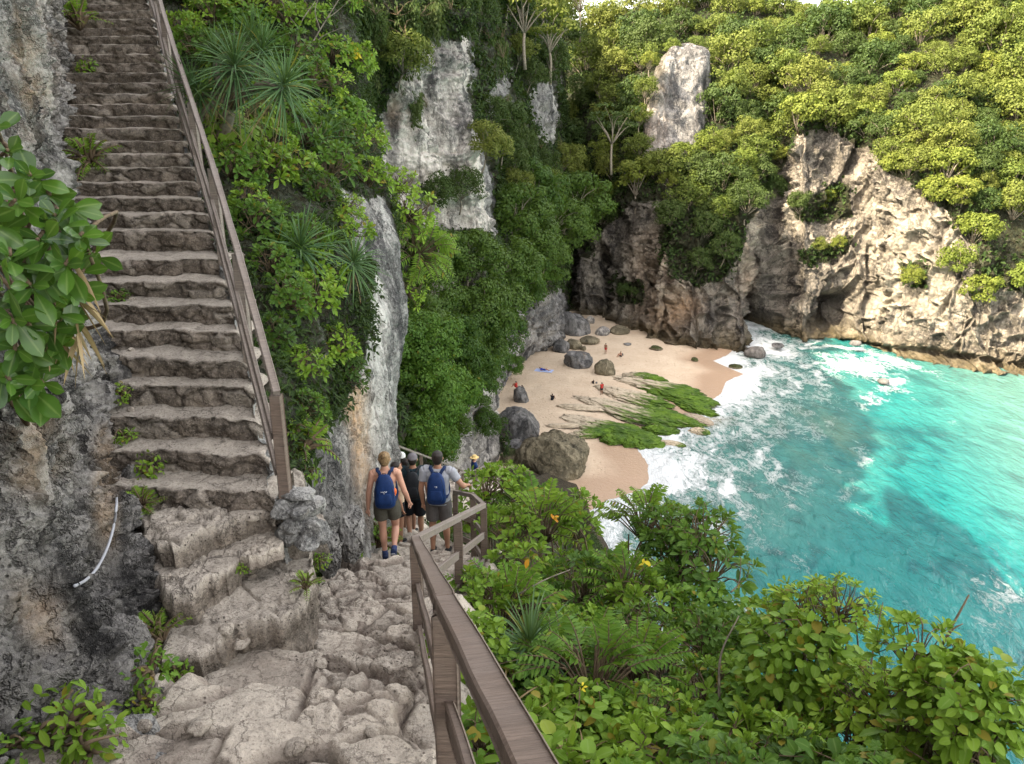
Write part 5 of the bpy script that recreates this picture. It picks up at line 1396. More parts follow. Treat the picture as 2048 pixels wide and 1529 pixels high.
_ys = np.linspace(-1, 45, 360); _t = np.linspace(.25, 9, 130); _Y, _T = np.meshgrid(_ys, _t, indexing='ij'); _X = _T + railx(_Y)
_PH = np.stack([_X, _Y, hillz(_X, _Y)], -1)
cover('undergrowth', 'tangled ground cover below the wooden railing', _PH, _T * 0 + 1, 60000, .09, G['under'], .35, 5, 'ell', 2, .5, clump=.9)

# ------------------------------------------------------------------ prototypes and placing
ORD = 'first second third fourth fifth sixth seventh eighth ninth tenth eleventh twelfth thirteenth fourteenth fifteenth sixteenth seventeenth eighteenth nineteenth twentieth'.split()
ORD += ['twenty-' + x for x in ORD[:9]] + ['thirtieth'] + ['thirty-' + x for x in ORD[:9]] + ['fortieth']
REG = {}
def place(meshes, name, loc, scale=1.0, rot=None, up=None, zone=None, desc=None, label=None, cat=None, group=None, squash=1.0, key=None):
    o = empty(name, loc)
    q = Vector(up if up is not None else (0, 0, 1)).normalized().to_track_quat('Z', 'Y')
    e = (q.to_matrix() @ Matrix.Rotation(rot if rot is not None else 0, 3, 'Z')).to_euler()
    o.rotation_euler = e
    o.scale = (scale, scale, scale * squash)
    for m in meshes: link(m.name.split('.')[0], m, o)
    tag(o, label, cat, group)
    if zone:
        px, py = proj(np.array(key if key is not None else loc)); REG.setdefault(zone, []).append((o, float(px), float(py), desc))
    return o
def finish_labels():
    for zone, L in REG.items():
        L.sort(key=lambda r: r[2]); n = len(L); rows = max(1, int(round(math.sqrt(n / 2.2)))) if n > 9 else 1
        per = math.ceil(n / rows)
        for r in range(rows):
            row = sorted(L[r * per:(r + 1) * per], key=lambda x: x[1])
            for i, (o, px, py, desc) in enumerate(row):
                o['label'] = f"{desc}, {ORD[i]} from left" + (f" in {ORD[r]} row" if rows > 1 else '') + f" {zone}"

# ------------------------------------------------------------------ forest on the hill and cliffs
TREES = {
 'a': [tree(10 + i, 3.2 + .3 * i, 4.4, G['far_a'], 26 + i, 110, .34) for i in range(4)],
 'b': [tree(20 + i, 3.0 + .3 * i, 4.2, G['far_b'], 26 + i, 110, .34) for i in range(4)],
 'c': [tree(30 + i, 2.8 + .3 * i, 3.8, G['far_c'], 24 + i, 110, .34) for i in range(3)],
}
LUSH = [tree(40 + i, 1.9, 2.6, G['lush' if i % 2 else 'deep'], 24, 230, .16, 1.4, .07) for i in range(4)]
LUSHB = [tree(50 + i, 1.9, 2.4, G['rosette'], 24, 230, .16, 1.4, .07) for i in range(2)]
HANG = [hanging_shrub(60 + i, 2.1, 6.0, G['hang']) for i in range(4)] + [hanging_shrub(66, 2.0, 5.0, G['far_b'])]
CDESC = {'a': 'mid green rounded tree', 'b': 'dark green tree', 'c': 'yellow-green tree'}
rg = np.random.default_rng(77)
def veg_at(px, py):
    h = cast(px, py, ('left_cliff', 'gorge', 'far', 'pillar', 'buttress', 'ridge'))
    return h
def is_rock(px, py):
    for b in LROCK:
        for dx, dy in ((0, 0), (14, 0), (-14, 0), (0, 14), (0, -10), (0, 40)):
            if inpoly(px + dx, py + dy, b): return True
    return False
def rock_top(px): return np.interp(px, RC, RTY)
n_tree = 0
# hill on the right: rows from the skyline down
y = -75
while y < 430:
    x = 1085 + rg.uniform(0, 30)
    while x < 2075:
        px = x + rg.normal() * 9; py = y + rg.normal() * 7
        x += 50 if y < 110 else 58
        if py > rock_top(px) - 4: continue
        if 1300 < px < 1430 and 98 < py < 300: continue
        h = veg_at(px, py)
        if h is None or h[3] not in ('far',) or h[0].y < 100: continue
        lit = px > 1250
        k = rg.choice(['a', 'b', 'c'], p=[.58, .32, .10] if lit else [.45, .5, .05])  # sunlit part of the hill is given paler, yellower leaf colours
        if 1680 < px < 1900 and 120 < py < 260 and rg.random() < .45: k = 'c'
        v = TREES[k][rg.integers(len(TREES[k]))]
        s = rg.choice([.65, .85, 1.0, 1.35]) * rg.uniform(.9, 1.12) * (h[0].y / 165) ** .6
        if py < 40 and 1040 < px < 1240: s *= .8
        p = h[0] - Vector((0, 0, (3.4 + rg.random()) * s))
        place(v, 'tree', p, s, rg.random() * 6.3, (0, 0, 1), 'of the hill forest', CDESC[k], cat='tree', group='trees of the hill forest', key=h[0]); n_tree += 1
    y += 37 if y < 150 else 33
print('hill trees', n_tree)
# hanging trees and bushes on sea-cliff ledges
for (px, py, k, s, lb) in [(1345, 440, 'b', .8, 'dark tree clinging to the cliff right of the brown crag'), (1400, 470, 'b', .8, 'dark tree hanging over the middle of the sea cliff'), (1445, 430, 'a', .7, 'mid green tree above the pale notch of the sea cliff'),
    (1440, 500, 'b', .7, 'dark bushy tree low on the middle of the sea cliff'), (1385, 530, 'b', .6, 'lowest dark tree hanging on the middle sea cliff'), (1360, 330, 'c', .9, 'yellow-green tree standing just below the rock pillar'), (1420, 310, 'c', .9, 'sunlit yellow tree right below the rock pillar'),
    (1480, 340, 'c', .8, 'tall sunlit tree between pillar and narrow gully'), (1500, 390, 'c', .7, 'sunlit tree at the brink above the narrow gully'), (1610, 420, 'b', .7, 'dark bush on the ledge under the slanted rock slab'), (1655, 415, 'c', .85, 'bright yellow-green bush on the ledge under the slanted slab'),
    (1640, 505, 'a', .45, 'low bush on the sloping ledge above the sea cave'), (1690, 490, 'c', .4, 'small lit bush at the upper end of the sloping ledge'), (1820, 555, 'c', .55, 'olive bush alone in the sunlit rock face'), (1960, 480, 'c', 1.0, 'large yellow-green tree at the corner of the sunlit face'),
    (2010, 430, 'a', 1.0, 'green tree above the corner of the sunlit face'), (1935, 530, 'c', .8, 'bright tree hanging right of the sunlit face'), (1980, 590, 'c', .9, 'bright lime tree low on the cliff corner'), (2030, 570, 'c', .9, 'lime tree at the picture edge low on the cliff'), (1250, 585, 'b', .45, 'dark bush in the niche above the beach'),
    (1270, 595, 'b', .35, 'second small bush in the niche above the beach'), (1165, 460, 'b', .9, 'dark tree in the shadowy gully behind the beach'), (1205, 440, 'b', .9, 'dark tree beside the brown crag over the beach'), (1540, 380, 'b', .7, 'dark tree filling the top of the narrow gully'), (1880, 395, 'c', .9, 'yellow-green tree overhanging the sunlit face')]:
    h = cast(px, py, ('far',))
    if h is None: continue
    v = TREES[k][rg.integers(3)]
    place(v, 'tree', h[0] + h[1] * .5 - Vector((0, 0, 4.0 * s)), s, rg.random() * 6.3, Vector((0, 0, 1)) + h[1] * .35, None, None, lb, 'tree', 'trees on the sea cliff')
# gorge wall and white cliff: hanging shrubs above, trees below
y = -60; nh = 0
while y < 420:
    x = 640 + rg.uniform(0, 20)
    while x < 1120:
        px = x + rg.normal() * 6; py = y + rg.normal() * 8
        x += 46 if px < 860 else 38
        if is_rock(px, py) and rg.random() > .09: continue
        h = veg_at(px, py)
        if h is None or h[3] not in ('left_cliff', 'gorge') or h[0].y < 35: continue
        Yd = h[0].y
        steep = abs(h[1].z) < .75
        s = rg.uniform(.8, 1.2) * (Yd / 60) ** .55 * .62
        if py > 300 or (px > 960 and rg.random() < .45) or rg.random() < .15:
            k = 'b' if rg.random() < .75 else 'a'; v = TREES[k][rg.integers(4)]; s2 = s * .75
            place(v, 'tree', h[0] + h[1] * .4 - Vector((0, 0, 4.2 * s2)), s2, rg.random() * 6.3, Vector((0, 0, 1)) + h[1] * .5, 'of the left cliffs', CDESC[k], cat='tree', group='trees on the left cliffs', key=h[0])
        else:
            v = HANG[rg.integers(5)]; nn = Vector((h[1].x, h[1].y, 0)).normalized()
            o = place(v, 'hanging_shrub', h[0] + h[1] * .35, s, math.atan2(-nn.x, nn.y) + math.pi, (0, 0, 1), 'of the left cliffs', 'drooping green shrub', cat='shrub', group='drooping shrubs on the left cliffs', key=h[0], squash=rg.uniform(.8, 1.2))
        nh += 1
    y += 44
print('cliff plants', nh)
# lush trees at the foot, between buttress and beach
nl_ = 0
for (px, py, sc, kind) in [(795, 500, .8, 'd'), (835, 520, .9, 'd'), (925, 545, 1.0, 'd'), (975, 540, 1.0, 'd'), (830, 590, .9, 'd'), (920, 625, 1.0, 'd'), (960, 600, 1.0, 'd'), (1005, 565, .9, 'd'), (1040, 530, .9, 'd'),
    (840, 670, .9, 'd'), (890, 690, .9, 'd'), (935, 680, .9, 'd'), (975, 650, .8, 'd'), (1085, 550, .45, 'b'), (1070, 520, .9, 'd'), (1030, 480, 1.1, 'd'), (1075, 455, 1.1, 'd'), (1110, 400, 1.3, 'd'), (1040, 410, 1.2, 'd'), (1010, 440, 1.1, 'd'),
    (805, 690, .95, 'b'), (850, 710, .95, 'b'), (820, 750, .95, 'b'), (870, 765, .95, 'b'), (910, 740, .8, 'd'), (945, 715, .7, 'd'), (835, 805, .85, 'b'), (885, 820, .8, 'd'), (925, 800, .75, 'd'), (955, 838, .55, 'd'), (815, 860, .75, 'b'), (850, 875, .65, 'b'), (885, 868, .5, 'd'), (1012, 722, .45, 'b'), (1015, 640, .3, 'd')]:
    h = cast(px, py, ('left_cliff', 'gorge'))
    if h is None: continue
    s = sc * (h[0].y / 34) ** .72 * .86
    v = (LUSHB[rg.integers(2)] if kind == 'b' else LUSH[rg.integers(4)])
    place(v, 'tree', h[0] + h[1] * .7 * s - Vector((0, 0, 1.6 * s)), s, rg.random() * 6.3, Vector((0, 0, 1)) + h[1] * .5, 'of the gorge foot', {'b': 'bright leafy tree', 'd': 'dark leafy tree'}[kind], cat='tree', group='trees at the gorge foot', key=h[0]); nl_ += 1
for (px, py, Y, s, k, lb) in [(1300, 120, 147, .55, 'c', 'sunlit shrubby tree at the shoulder of the rock pillar'), (1292, 175, 146, .6, 'a', 'green tree clinging to the sunlit edge of the pillar'), (1280, 230, 145, .65, 'c', 'yellow-green tree beside the middle of the pillar'),
    (1278, 290, 143, .7, 'a', 'green tree at the foot of the pillar edge'), (1345, 92, 155, .5, 'c', 'pale bush on the top of the pillar'), (1395, 88, 157, .5, 'a', 'green bush on the far corner of the pillar top'), (1310, 330, 140, .8, 'a', 'green tree hiding the base of the pillar'), (1365, 335, 139, .7, 'b', 'dark tree in front of the pillar base')]:
    p = at(px, py, Y); place(TREES[k][2], 'tree', p - np.array([0, 0, 6.0 * s]), s, px, (0, 0, 1), None, None, lb, 'tree', 'trees around the rock pillar')
# slender bare-stemmed trees seen against the dark gully
def slender(seed, H, mat):
    r = np.random.default_rng(seed); paths, rads, B, D, U, LL = [], [], [], [], [], []
    f = np.array([.2, 0, H * .45]); paths.append(curve_to((0, 0, 0), f, r, .03)); rads.append(np.linspace(.22, .16, 5))
    for k in range(9):
        a = k * 2.4; e = np.array([math.cos(a) * H * .30, math.sin(a) * H * .30, H * r.uniform(.72, 1.0)]); paths.append(curve_to(f, e, r, .07)); rads.append(np.linspace(.11, .03, 5))
        m = 70; d = rdir(r, m); d[:, 2] = abs(d[:, 2]) * .5; B.append(e + d * H * .15 * (1, 1, .6)); D.append(nrm(np.cross(d, rdir(r, m)))); U.append(d + (0, 0, 1.)); LL.append(.5 * r.uniform(.6, 1.2, m))
    V, F, lv = leaves(np.concatenate(B), np.concatenate(D), np.concatenate(U), np.concatenate(LL), np.concatenate(LL) * .7, 'round', 2, .1, .1, r)
    return [mesh_data('crown', V, F, mat, dict(lv=lv)), stem_mesh('trunk', paths, rads, G['bark'], 6)]
for (px, py, Y, H, m, lb) in [(1222, 350, 134, 11, 'far_b', 'slender pale-trunked tree with a flat crown in the gully'), (1160, 85, 190, 14, 'far_b', 'tall open tree standing against the sky at the notch'), (1050, 140, 100, 9, 'far_a', 'pale forked tree on the crest of the left spur'), (1100, 170, 112, 9, 'far_c', 'sparse yellowish tree over the narrow rock spur')]:
    p = at(px, py, Y); place(slender(int(px), H, G[m]), 'tree', p, 1.0, 1.0, (0, 0, 1), None, None, lb, 'tree')
for (px, py, Y, s, k, lb) in [(1085, 40, 150, 1.0, 'c', 'sunlit tree on the skyline left of the notch'), (1040, 15, 118, .9, 'c', 'sunlit bushy tree on the crest of the left spur'), (1010, -10, 105, .9, 'a', 'green crest tree left of the skyline notch'), (1110, 70, 168, 1.0, 'b', 'dark tree at the bottom of the skyline notch')]:
    p = at(px, py, Y); place(TREES[k][1], 'tree', p - np.array([0, 0, 4.5 * s]), s, 2.0, (0, 0, 1), None, None, lb, 'tree')

# ------------------------------------------------------------------ plants close to the viewer
RO = [rosette_shrub(100 + i, .50, .55, 38, .150, G['rosette' if i != 1 else 'deep']) for i in range(4)]
ROB = [rosette_shrub(110 + i, .48, .5, 34, .155, G['bright'], per=8) for i in range(3)]
VI = [vine_mound(120 + i, .55, .5, 620, .085, G['vine' if i else 'rosette']) for i in range(3)]
VIB = [vine_mound(130 + i, .55, .55, 560, .098, G['bright' if i else 'vine'], wr=.9) for i in range(2)]
PI = [pinnate_shrub(140 + i, .55, .6, 46, .42, G['vine' if i else 'bright']) for i in range(3)]
LO = [lobed_shrub(150 + i, .5, .55, 150, .12, G['vine' if i else 'bright']) for i in range(2)]
LIME = [rosette_shrub(160 + i, .45, .5, 40, .11, G['lime'], per=8) for i in range(2)]
PD = [pandan(170 + i, 95, .80, .028, G['pandan']) for i in range(3)]
PDS = [pandan(180 + i, 44, .42, .02, G['pandan'], dry=6) for i in range(2)]
GR = [grass_tuft(190 + i, 70, .5, .012, G['vine']) for i in range(2)]
WEED = [vine_mound(200 + i, .10, .10, 110, .035, G['bright' if i else 'vine'], 'ell', .45) for i in range(3)]
FERN = [pinnate_shrub(210 + i, .10, .12, 22, .14, G['bright'], 7, .035) for i in range(2)]
BU = ('buttress',)
KD = {'ro': (RO, 'glossy rosette-leaved shrub'), 'rob': (ROB, 'bright rosette-leaved shrub'), 'vi': (VI, 'small-leaved vine mound'), 'vib': (VIB, 'round-leaved vine clump'),
      'pi': (PI, 'feathery compound-leaved shrub'), 'lo': (LO, 'lobed-leaf shrub'), 'li': (LIME, 'lime green shrub'), 'pd': (PD, 'spiky strap-leaved plant'), 'pds': (PDS, 'small spiky strap-leaved plant'), 'gr': (GR, 'wispy grass tuft')}
rg = np.random.default_rng(8)
def on_buttress(px, py, k, s, label=None, zone='beside the stairs', lift=.1):
    h = cast(px, py, BU)
    if h is None: print('miss', px, py); return
    V, d = KD[k]; v = V[rg.integers(len(V))]
    up = Vector((0, 0, .75)) + h[1] * .9
    loc = h[0] + h[1] * lift - up.normalized() * .12 * s
    nm = 'spiky_plant' if k.startswith('pd') else 'grass_tuft' if k == 'gr' else 'shrub'
    return place(v, nm, loc, s, rg.random() * 6.3, up, None if label else zone, d, label, nm.replace('_', ' ').replace('spiky plant', 'plant'), None if label else 'shrubs between stairs and cliff edge', key=h[0])
y = 8
while y < 870:
    xl = np.interp(y, [0, 250, 400, 640, 760, 860], [345, 420, 470, 535, 560, 590]); xr = np.interp(y, [0, 120, 250, 400, 480, 560, 700, 800, 870], [690, 716, 748, 745, 690, 700, 720, 700, 640])
    x = xl + rg.uniform(0, 25)
    while x < xr:
        px = x + rg.normal() * 8; py = y + rg.normal() * 8; D = 18 - y * .0125
        x += 66 + 22 * (y > 450)
        if 540 < y < 780 or (280 < y < 380 and 520 < px < 640): k = rg.choice(['rob', 'ro', 'ro', 'rob'])
        elif y < 90: k = rg.choice(['vib', 'li', 'ro', 'rob'])
        elif px > xr - 70: k = rg.choice(['vi', 'li', 'rob', 'ro'])
        else: k = rg.choice(['ro', 'ro', 'rob', 'lo', 'ro', 'gr'])
        if y > 790 and rg.random() < .5: k = 'vi'
        on_buttress(px, py, k, rg.uniform(.75, 1.05) * (1.05 if y < 400 else .80) * (.7 if y > 780 else 1))
    y += 58 + 14 * (y > 450)
# named spiky plants
for (px, py, k, s, lb) in [(590, 520, 'pd', .95, 'tall spiky plant right of the stair rail, halfway down the slope'), (690, 545, 'pd', .7, 'smaller spiky plant with dry leaves at the cliff edge'), (612, 285, 'pd', .8, 'blue-green spiky plant under the pandan tree'), (640, 245, 'pd', .6, 'thin spiky plant right of the pandan tree'), (560, 480, 'gr', 1.1, 'wispy grass among the spiky plants'), (650, 500, 'gr', 1.0, 'pale grass beside the smaller spiky plant')]:
    on_buttress(px, py, k, s, lb, lift=.25)
# pandan tree
def pandan_tree():
    h = cast(440, 285, BU); b = np.array(h[0]); Y = h[0].y
    o = empty('pandan_tree', b)
    tag(o, 'leaning pandan tree with four spiky heads over the stair railing', 'tree')
    heads = [(470, 150, .95, -.6), (405, 190, 0.9, -.3), (520, 120, .9, -.2), (560, 185, .9, -.8), (500, 90, .8, .1), (435, 120, .75, 0)]
    fk = at(462, 215, Y - .2); paths = [curve_to((0, 0, 0), fk - b, np.random.default_rng(3), .08, 8)]; rads = [np.linspace(.10, .07, 8)]
    paths.append(curve_to((-.25, 0, 0), at(430, 205, Y - .3) - b, np.random.default_rng(5), .1, 8)); rads.append(np.linspace(.05, .04, 8))
    for k, (px, py, s, dy) in enumerate(heads):
        p = at(px, py, Y + dy)
        paths.append(curve_to(fk - b, p - b, np.random.default_rng(k), .1, 6)); rads.append(np.linspace(.06, .045, 6))
        v = PD[k % 3]
        ax = Vector(p - fk).normalized() + Vector((0, -.1, .9))
        q = ax.normalized().to_track_quat('Z', 'Y').to_euler()
        for m in v:
            c = link('leaf_head' if 'dry' not in m.name else 'dry_leaves', m, o, Vector(p - b)); c.rotation_euler = q; c.scale = (s * .95,) * 3
    link('trunk', stem_mesh('trunk', paths, rads, G['bark'], 9), o)
pandan_tree()
# hanging yellow-green bushes beyond the buttress edge
for (px, py, Y, s, k, lb) in [(812, 440, 17, 1.5, 'li', 'lime green bush hanging behind the buttress, upper one'), (825, 520, 17.5, 1.5, 'pi', 'feathery lime bush hanging behind the buttress, middle one'), (812, 590, 17.3, 1.1, 'li', 'lime green bush hanging behind the buttress, lowest one'), (795, 380, 17, 1.0, 'li', 'small lime bush at the buttress shoulder'),
                          (708, 130, 18, 1.0, 'rob', 'leafy stem with yellow flowers at the buttress top'), (735, 290, 16.5, .9, 'rob', 'bushy shoot on the buttress rim')]:
    V, d = KD[k]; place(V[0], 'shrub', at(px, py, Y), s, 1.0, (.5, -.6, .7), None, None, lb, 'shrub')
V, F, lv = leaves(rdir(rg, 30) * .09, rdir(rg, 30), rdir(rg, 30), .10, .09, 'round', 2, .1, .1, rg)
o = link('flower_cluster', mesh_data('flower_cluster', V, F, G['yellow'], dict(lv=lv)), None, at(708, 108, 17.6)); tag(o, 'cluster of yellow flowers at the buttress top', 'flowers')

# bare branches
def branch(name, px_pts, Y, r, label, mat='stem', forks=()):
    P = np.array([at(a, b, Y + .15 * i) for i, (a, b) in enumerate(px_pts)]); b = P[0]
    paths = [crom(P - b, 14, 0)]; rads = [np.linspace(r, r * .35, 14)]
    for f in forks:
        Q = np.array([at(a, c, Y + .1) for a, c in f]); paths.append(crom(Q - b, 8, 0)); rads.append(np.linspace(r * .6, r * .2, 8))
    o = link(name, stem_mesh(name, paths, rads, G[mat], 7), None, b); tag(o, label, 'branch')
branch('bare_branch', [(1740, 1350), (1748, 1290), (1766, 1205)], 3.9, .008, 'straight bare twig standing against the sea')
branch('bare_branch', [(1852, 1375), (1880, 1300), (1938, 1190)], 3.6, .014, 'thick dark bare twig leaning over the sea', forks=[[(1885, 1290), (1905, 1260), (1926, 1248)], [(1868, 1355), (1895, 1345), (1915, 1330)]])
branch('bare_branch', [(1462, 1185), (1478, 1165), (1482, 1115)], 6.2, .008, 'fine forked bare twig above the right bushes', forks=[[(1478, 1165), (1494, 1158), (1500, 1122)]])
branch('bare_branch', [(1438, 1400), (1442, 1310), (1478, 1232)], 4.6, .012, 'pale bent stem rising among the vines', 'bark')
branch('bare_branch', [(1035, 1190), (1090, 1160), (1140, 1140)], 6.5, .010, 'pale dead twig lying on the bushes near the rail corner', 'bark')
branch('bare_branch', [(600, 130), (640, 60), (690, -20)], 16, .02, 'bare pinkish branches reaching over the buttress top', 'bark', forks=[[(620, 95), (650, 70), (690, 55)], [(640, 60), (630, 20), (645, -20)], [(650, 40), (672, 25), (700, 0)]])
branch('bare_branch', [(590, 110), (600, 50), (640, -10)], 16, .016, 'second bare branch beside the pinkish ones', 'bark', forks=[[(600, 60), (570, 20), (560, -20)]])

# broad-leaved shrub growing out of the rock face on the left
def big_leaf_shrub(name, pts, base_px, label, L=.13, off=.35):
    rgb = np.random.default_rng(31)
    h = cast(*base_px, ('wall',)); b = np.array(h[0])
    o = empty(name, b); tag(o, label, 'shrub')
    B, D, U, LL = [], [], [], []; paths, rads = [], []
    for (px, py, Y, n) in pts:
        c = at(px, py, Y); ax = nrm(c - b + np.array([.25, -.7, .3]))
        ax = nrm(ax + .3 * rgb.normal(size=3)); x = nrm(np.cross(ax, (0, 0, 1.))); yv = np.cross(ax, x)
        paths.append(curve_to((0, 0, 0), c - b, rgb, .08, 7)); rads.append(np.linspace(.013, .007, 7))
        for j in range(n):
            ph = j * 2.4 + rgb.random(); lay = (j + .5) / n; rad = x * math.cos(ph) + yv * math.sin(ph)
            B.append(c - b - ax * .07 * lay); D.append(rad * (.5 + .5 * lay) + ax * (.75 - .6 * lay) + .12 * rgb.normal(size=3)); U.append(ax + .15 * rgb.normal(size=3)); LL.append(L * (.6 + .5 * lay) * rgb.uniform(.8, 1.2))
    LL = np.array(LL)
    V, F, lv = leaves(B, D, U, LL, LL * .44, 'obov', 7, .12, .14, rgb)
    link('foliage', mesh_data('foliage', V, F, G['big'], dict(lv=lv)), o); link('stem', stem_mesh('stem', paths, rads, G['stem'], 7), o)
    th = rgb.random((14, 3)); q = np.array([at(100 + 60 * a, 520 + 160 * c, 2.9) for a, c, _ in th]) - b
    V, F, lv = leaves(q, rgb.normal(size=(14, 3)) * (.5, .4, .3) + (0, 0, -.8), rdir(rgb, 14), .18, .02, 'lance', 5, .3, .2, rgb)
    link('dry_leaves', mesh_data('dry_leaves', V, F, G['dry'], dict(lv=lv)), o)
big_leaf_shrub('broad_leaved_shrub', [(15, 300, 2.9, 7), (60, 350, 2.85, 8), (30, 400, 2.75, 9), (110, 430, 2.8, 8), (160, 470, 2.8, 8), (75, 480, 2.7, 9), (20, 510, 2.6, 8), (130, 530, 2.75, 9), (175, 500, 2.9, 7), (60, 570, 2.65, 9), (110, 610, 2.75, 8), (25, 640, 2.6, 8), (150, 590, 2.85, 7), (-30, 450, 2.6, 8), (-20, 580, 2.5, 8), (85, 540, 2.75, 8), (60, 650, 2.7, 7), (120, 480, 2.9, 8), (10, 460, 2.7, 8), (45, 530, 2.8, 8), (30, 700, 2.7, 7), (150, 420, 2.9, 6), (95, 660, 2.8, 6), (165, 545, 2.95, 6), (-10, 250, 2.9, 6), (70, 740, 2.8, 6), (120, 690, 2.85, 6), (25, 780, 2.75, 6), (100, 390, 2.9, 7), (140, 640, 2.9, 6)], (90, 640), 'broad waxy-leaved shrub spilling from the rock face left of the stairs')
big_leaf_shrub('broad_leaved_shrub', [(55, 770, 2.75, 8), (20, 760, 2.7, 5), (85, 765, 2.8, 5)], (55, 850), 'small waxy-leaved sprig low on the rock face', L=.15)

# weeds on the wall foot and in cracks
for (px, py, k, s, lb) in [(325, 1285, 'fern', 1.3, 'feathery weed at the wall foot beside the brown slab'), (300, 1345, 'weed', 1.5, 'low green weed in the mossy corner of the wall foot'), (350, 1352, 'weed', 1.2, 'small green weed at the path side of the wall foot'), (285, 1405, 'weed', 1.1, 'tiny leafy weed under the mossy corner'),
    (140, 1450, 'weed', 2.0, 'leafy sprig at the bottom of the black rock'), (185, 1500, 'weed', 1.6, 'weed at the lower corner of the rock face'), (20, 1500, 'weed', 1.4, 'weed at the very bottom corner of the picture'), (290, 1020, 'fern', 1.1, 'green tuft beside the upper slab'), (300, 940, 'weed', 1.3, 'weed at the wall end of the lowest stair'),
    (250, 880, 'weed', 1.1, 'weed in the joint between wall and stair, low down'), (240, 790, 'weed', 1.2, 'weed in the stair joint at mid height of the lower flight'), (238, 600, 'weed', 1.2, 'weed in the stair joint below the big leaves'), (186, 335, 'fern', 2.4, 'fern tuft in the stair joint above the big leaves'), (160, 60, 'fern', 2.6, 'fern tuft high up where wall and stairs meet'), (172, 140, 'weed', 1.8, 'weed in the stair joint near the picture top'),
    (482, 1140, 'weed', .6, 'tiny tuft of grass on the landing slabs'), (612, 1180, 'fern', .8, 'green tuft on the edge of the brown slab'), (600, 905, 'fern', 2.0, 'bright green weed right of the newel post'), (612, 950, 'weed', 1.6, 'second weed below it by the masonry pier'), (590, 860, 'weed', 1.4, 'weed where the soil bank meets the newel post'),
    (692, 1110, 'weed', 2.4, 'bright round clump of weeds at the rock foot'), (752, 1095, 'fern', 2.4, 'feathery clump beside the leading hiker'), (750, 1060, 'weed', 2.0, 'dark clump behind the leading hiker at the rock foot'), (640, 1125, 'weed', .8, 'small tuft at the narrow path corner')]:
    h = cast(px, py, ('wall', 'path', 'buttress', 'steps', 'stairs') + tuple(k_ for k_ in SHEETS if k_.startswith('stone')))
    v = FERN[rg.integers(2)] if k == 'fern' else WEED[rg.integers(3)]
    d_ = Vector(ray(px, py)).normalized() * -.05
    place(v, 'weed', h[0] + d_, s, rg.random() * 6, Vector((0, 0, 1)) + h[1] * .5, None, None, lb, 'weed')

# ------------------------------------------------------------------ bushes right of the path railing
OUT = np.array([(930, 1010), (985, 925), (1060, 985), (1120, 990), (1200, 1045), (1250, 1075), (1290, 1030), (1340, 1015), (1410, 1010), (1432, 1080), (1450, 1150), (1500, 1185), (1560, 1205), (1625, 1175), (1700, 1165), (1745, 1290), (1790, 1290), (1850, 1245), (1920, 1300), (1985, 1350), (2048, 1460), (2120, 1520)], float)
OY = np.interp
def outline_Y(px): return np.interp(px, [930, 985, 1100, 1200, 1300, 1400, 1440, 1500, 1560, 1620, 1700, 1750, 1850, 1950, 2048, 2200], [11, 12.5, 12, 10, 8.5, 8, 7, 6.3, 5.6, 5.0, 4.2, 3.9, 3.5, 3.2, 2.9, 2.7])
def bush(px, py, Y, k, s, label=None, cat='shrub', tall=True, up=(0, 0, 1)):
    V, d = KD[k]; v = V[rg.integers(len(V))]
    nm = 'spiky_plant' if k.startswith('pd') else 'grass_tuft' if k == 'gr' else 'shrub'
    H = .55 * s
    top = at(px, py, Y); loc = top - np.array([0, 0, H])
    o = place(v, nm, loc, s, rg.random() * 6.3, up, None if label else 'below the railing', d, label, 'plant' if nm == 'spiky_plant' else cat, None if label else 'bushes below the railing', key=top)
    g = hillz(loc[0], loc[1])
    if loc[2] - g > .25:   # stems carry the crown up from the slope
        paths = []; q = o.rotation_euler.to_matrix(); L = (loc[2] - g + .1) / s
        for j in range(5):
            e = np.array([rg.normal() * .16, rg.normal() * .16, -L])
            paths.append(curve_to(e, (rg.normal() * .08, rg.normal() * .08, .05), rg, .05, 5))
        c = link('stem', stem_mesh('stem', paths, [np.linspace(.016, .010, 5)] * 5, G['stem'], 5), o)
    return o
cnt = 0
for row in range(12):
    x = 925 + rg.uniform(0, 20)
    while x < 2110:
        y0 = np.interp(x, OUT[:, 0], OUT[:, 1])
        py = y0 + row * 56 + rg.normal() * 14 + 18
        if py > 1640: x += 80; continue
        f = np.clip((py - y0) / (1560 - y0 + 1), 0, 1)
        Y0 = outline_Y(x)
        # depth where the sight line meets the slope raised by plant height
        Yn = np.interp(py, [900, 1100, 1250, 1400, 1529, 1700], [12.0, 8.0, 5.4, 3.9, 3.0, 2.4]) * np.interp(x, [900, 1300, 2048], [1.0, 1.02, .98])
        Y = min(Y0, max(Yn, 2.3)) if row else Y0
        rp = railx(Y); wpt = at(x, py, Y)
        if wpt[0] < rp + .42: x += 30; continue
        D = Y
        s = (.62 + .5 * np.clip(D / 9, 0, 1)) * rg.uniform(.8, 1.15)
        if x > 1560 and f < .5: k = rg.choice(['vib', 'rob', 'li', 'vib'])
        elif 1000 < x < 1320 and py < 1330: k = rg.choice(['pi', 'rob', 'rob', 'lo', 'pi', 'ro'])
        elif x < 1100 and py < 1120: k = rg.choice(['rob', 'pi', 'rob'])
        elif 1280 < x < 1560 and py < 1260: k = rg.choice(['ro', 'vi', 'ro'])
        else: k = rg.choice(['vib', 'lo', 'rob', 'vi', 'vib', 'rob', 'lo', 'ro'])
        bush(x, py + (rg.random() < .3) * 25, Y, k, s * rg.choice([.8, 1, 1.1])); cnt += 1
        x += 62 + 450 / D
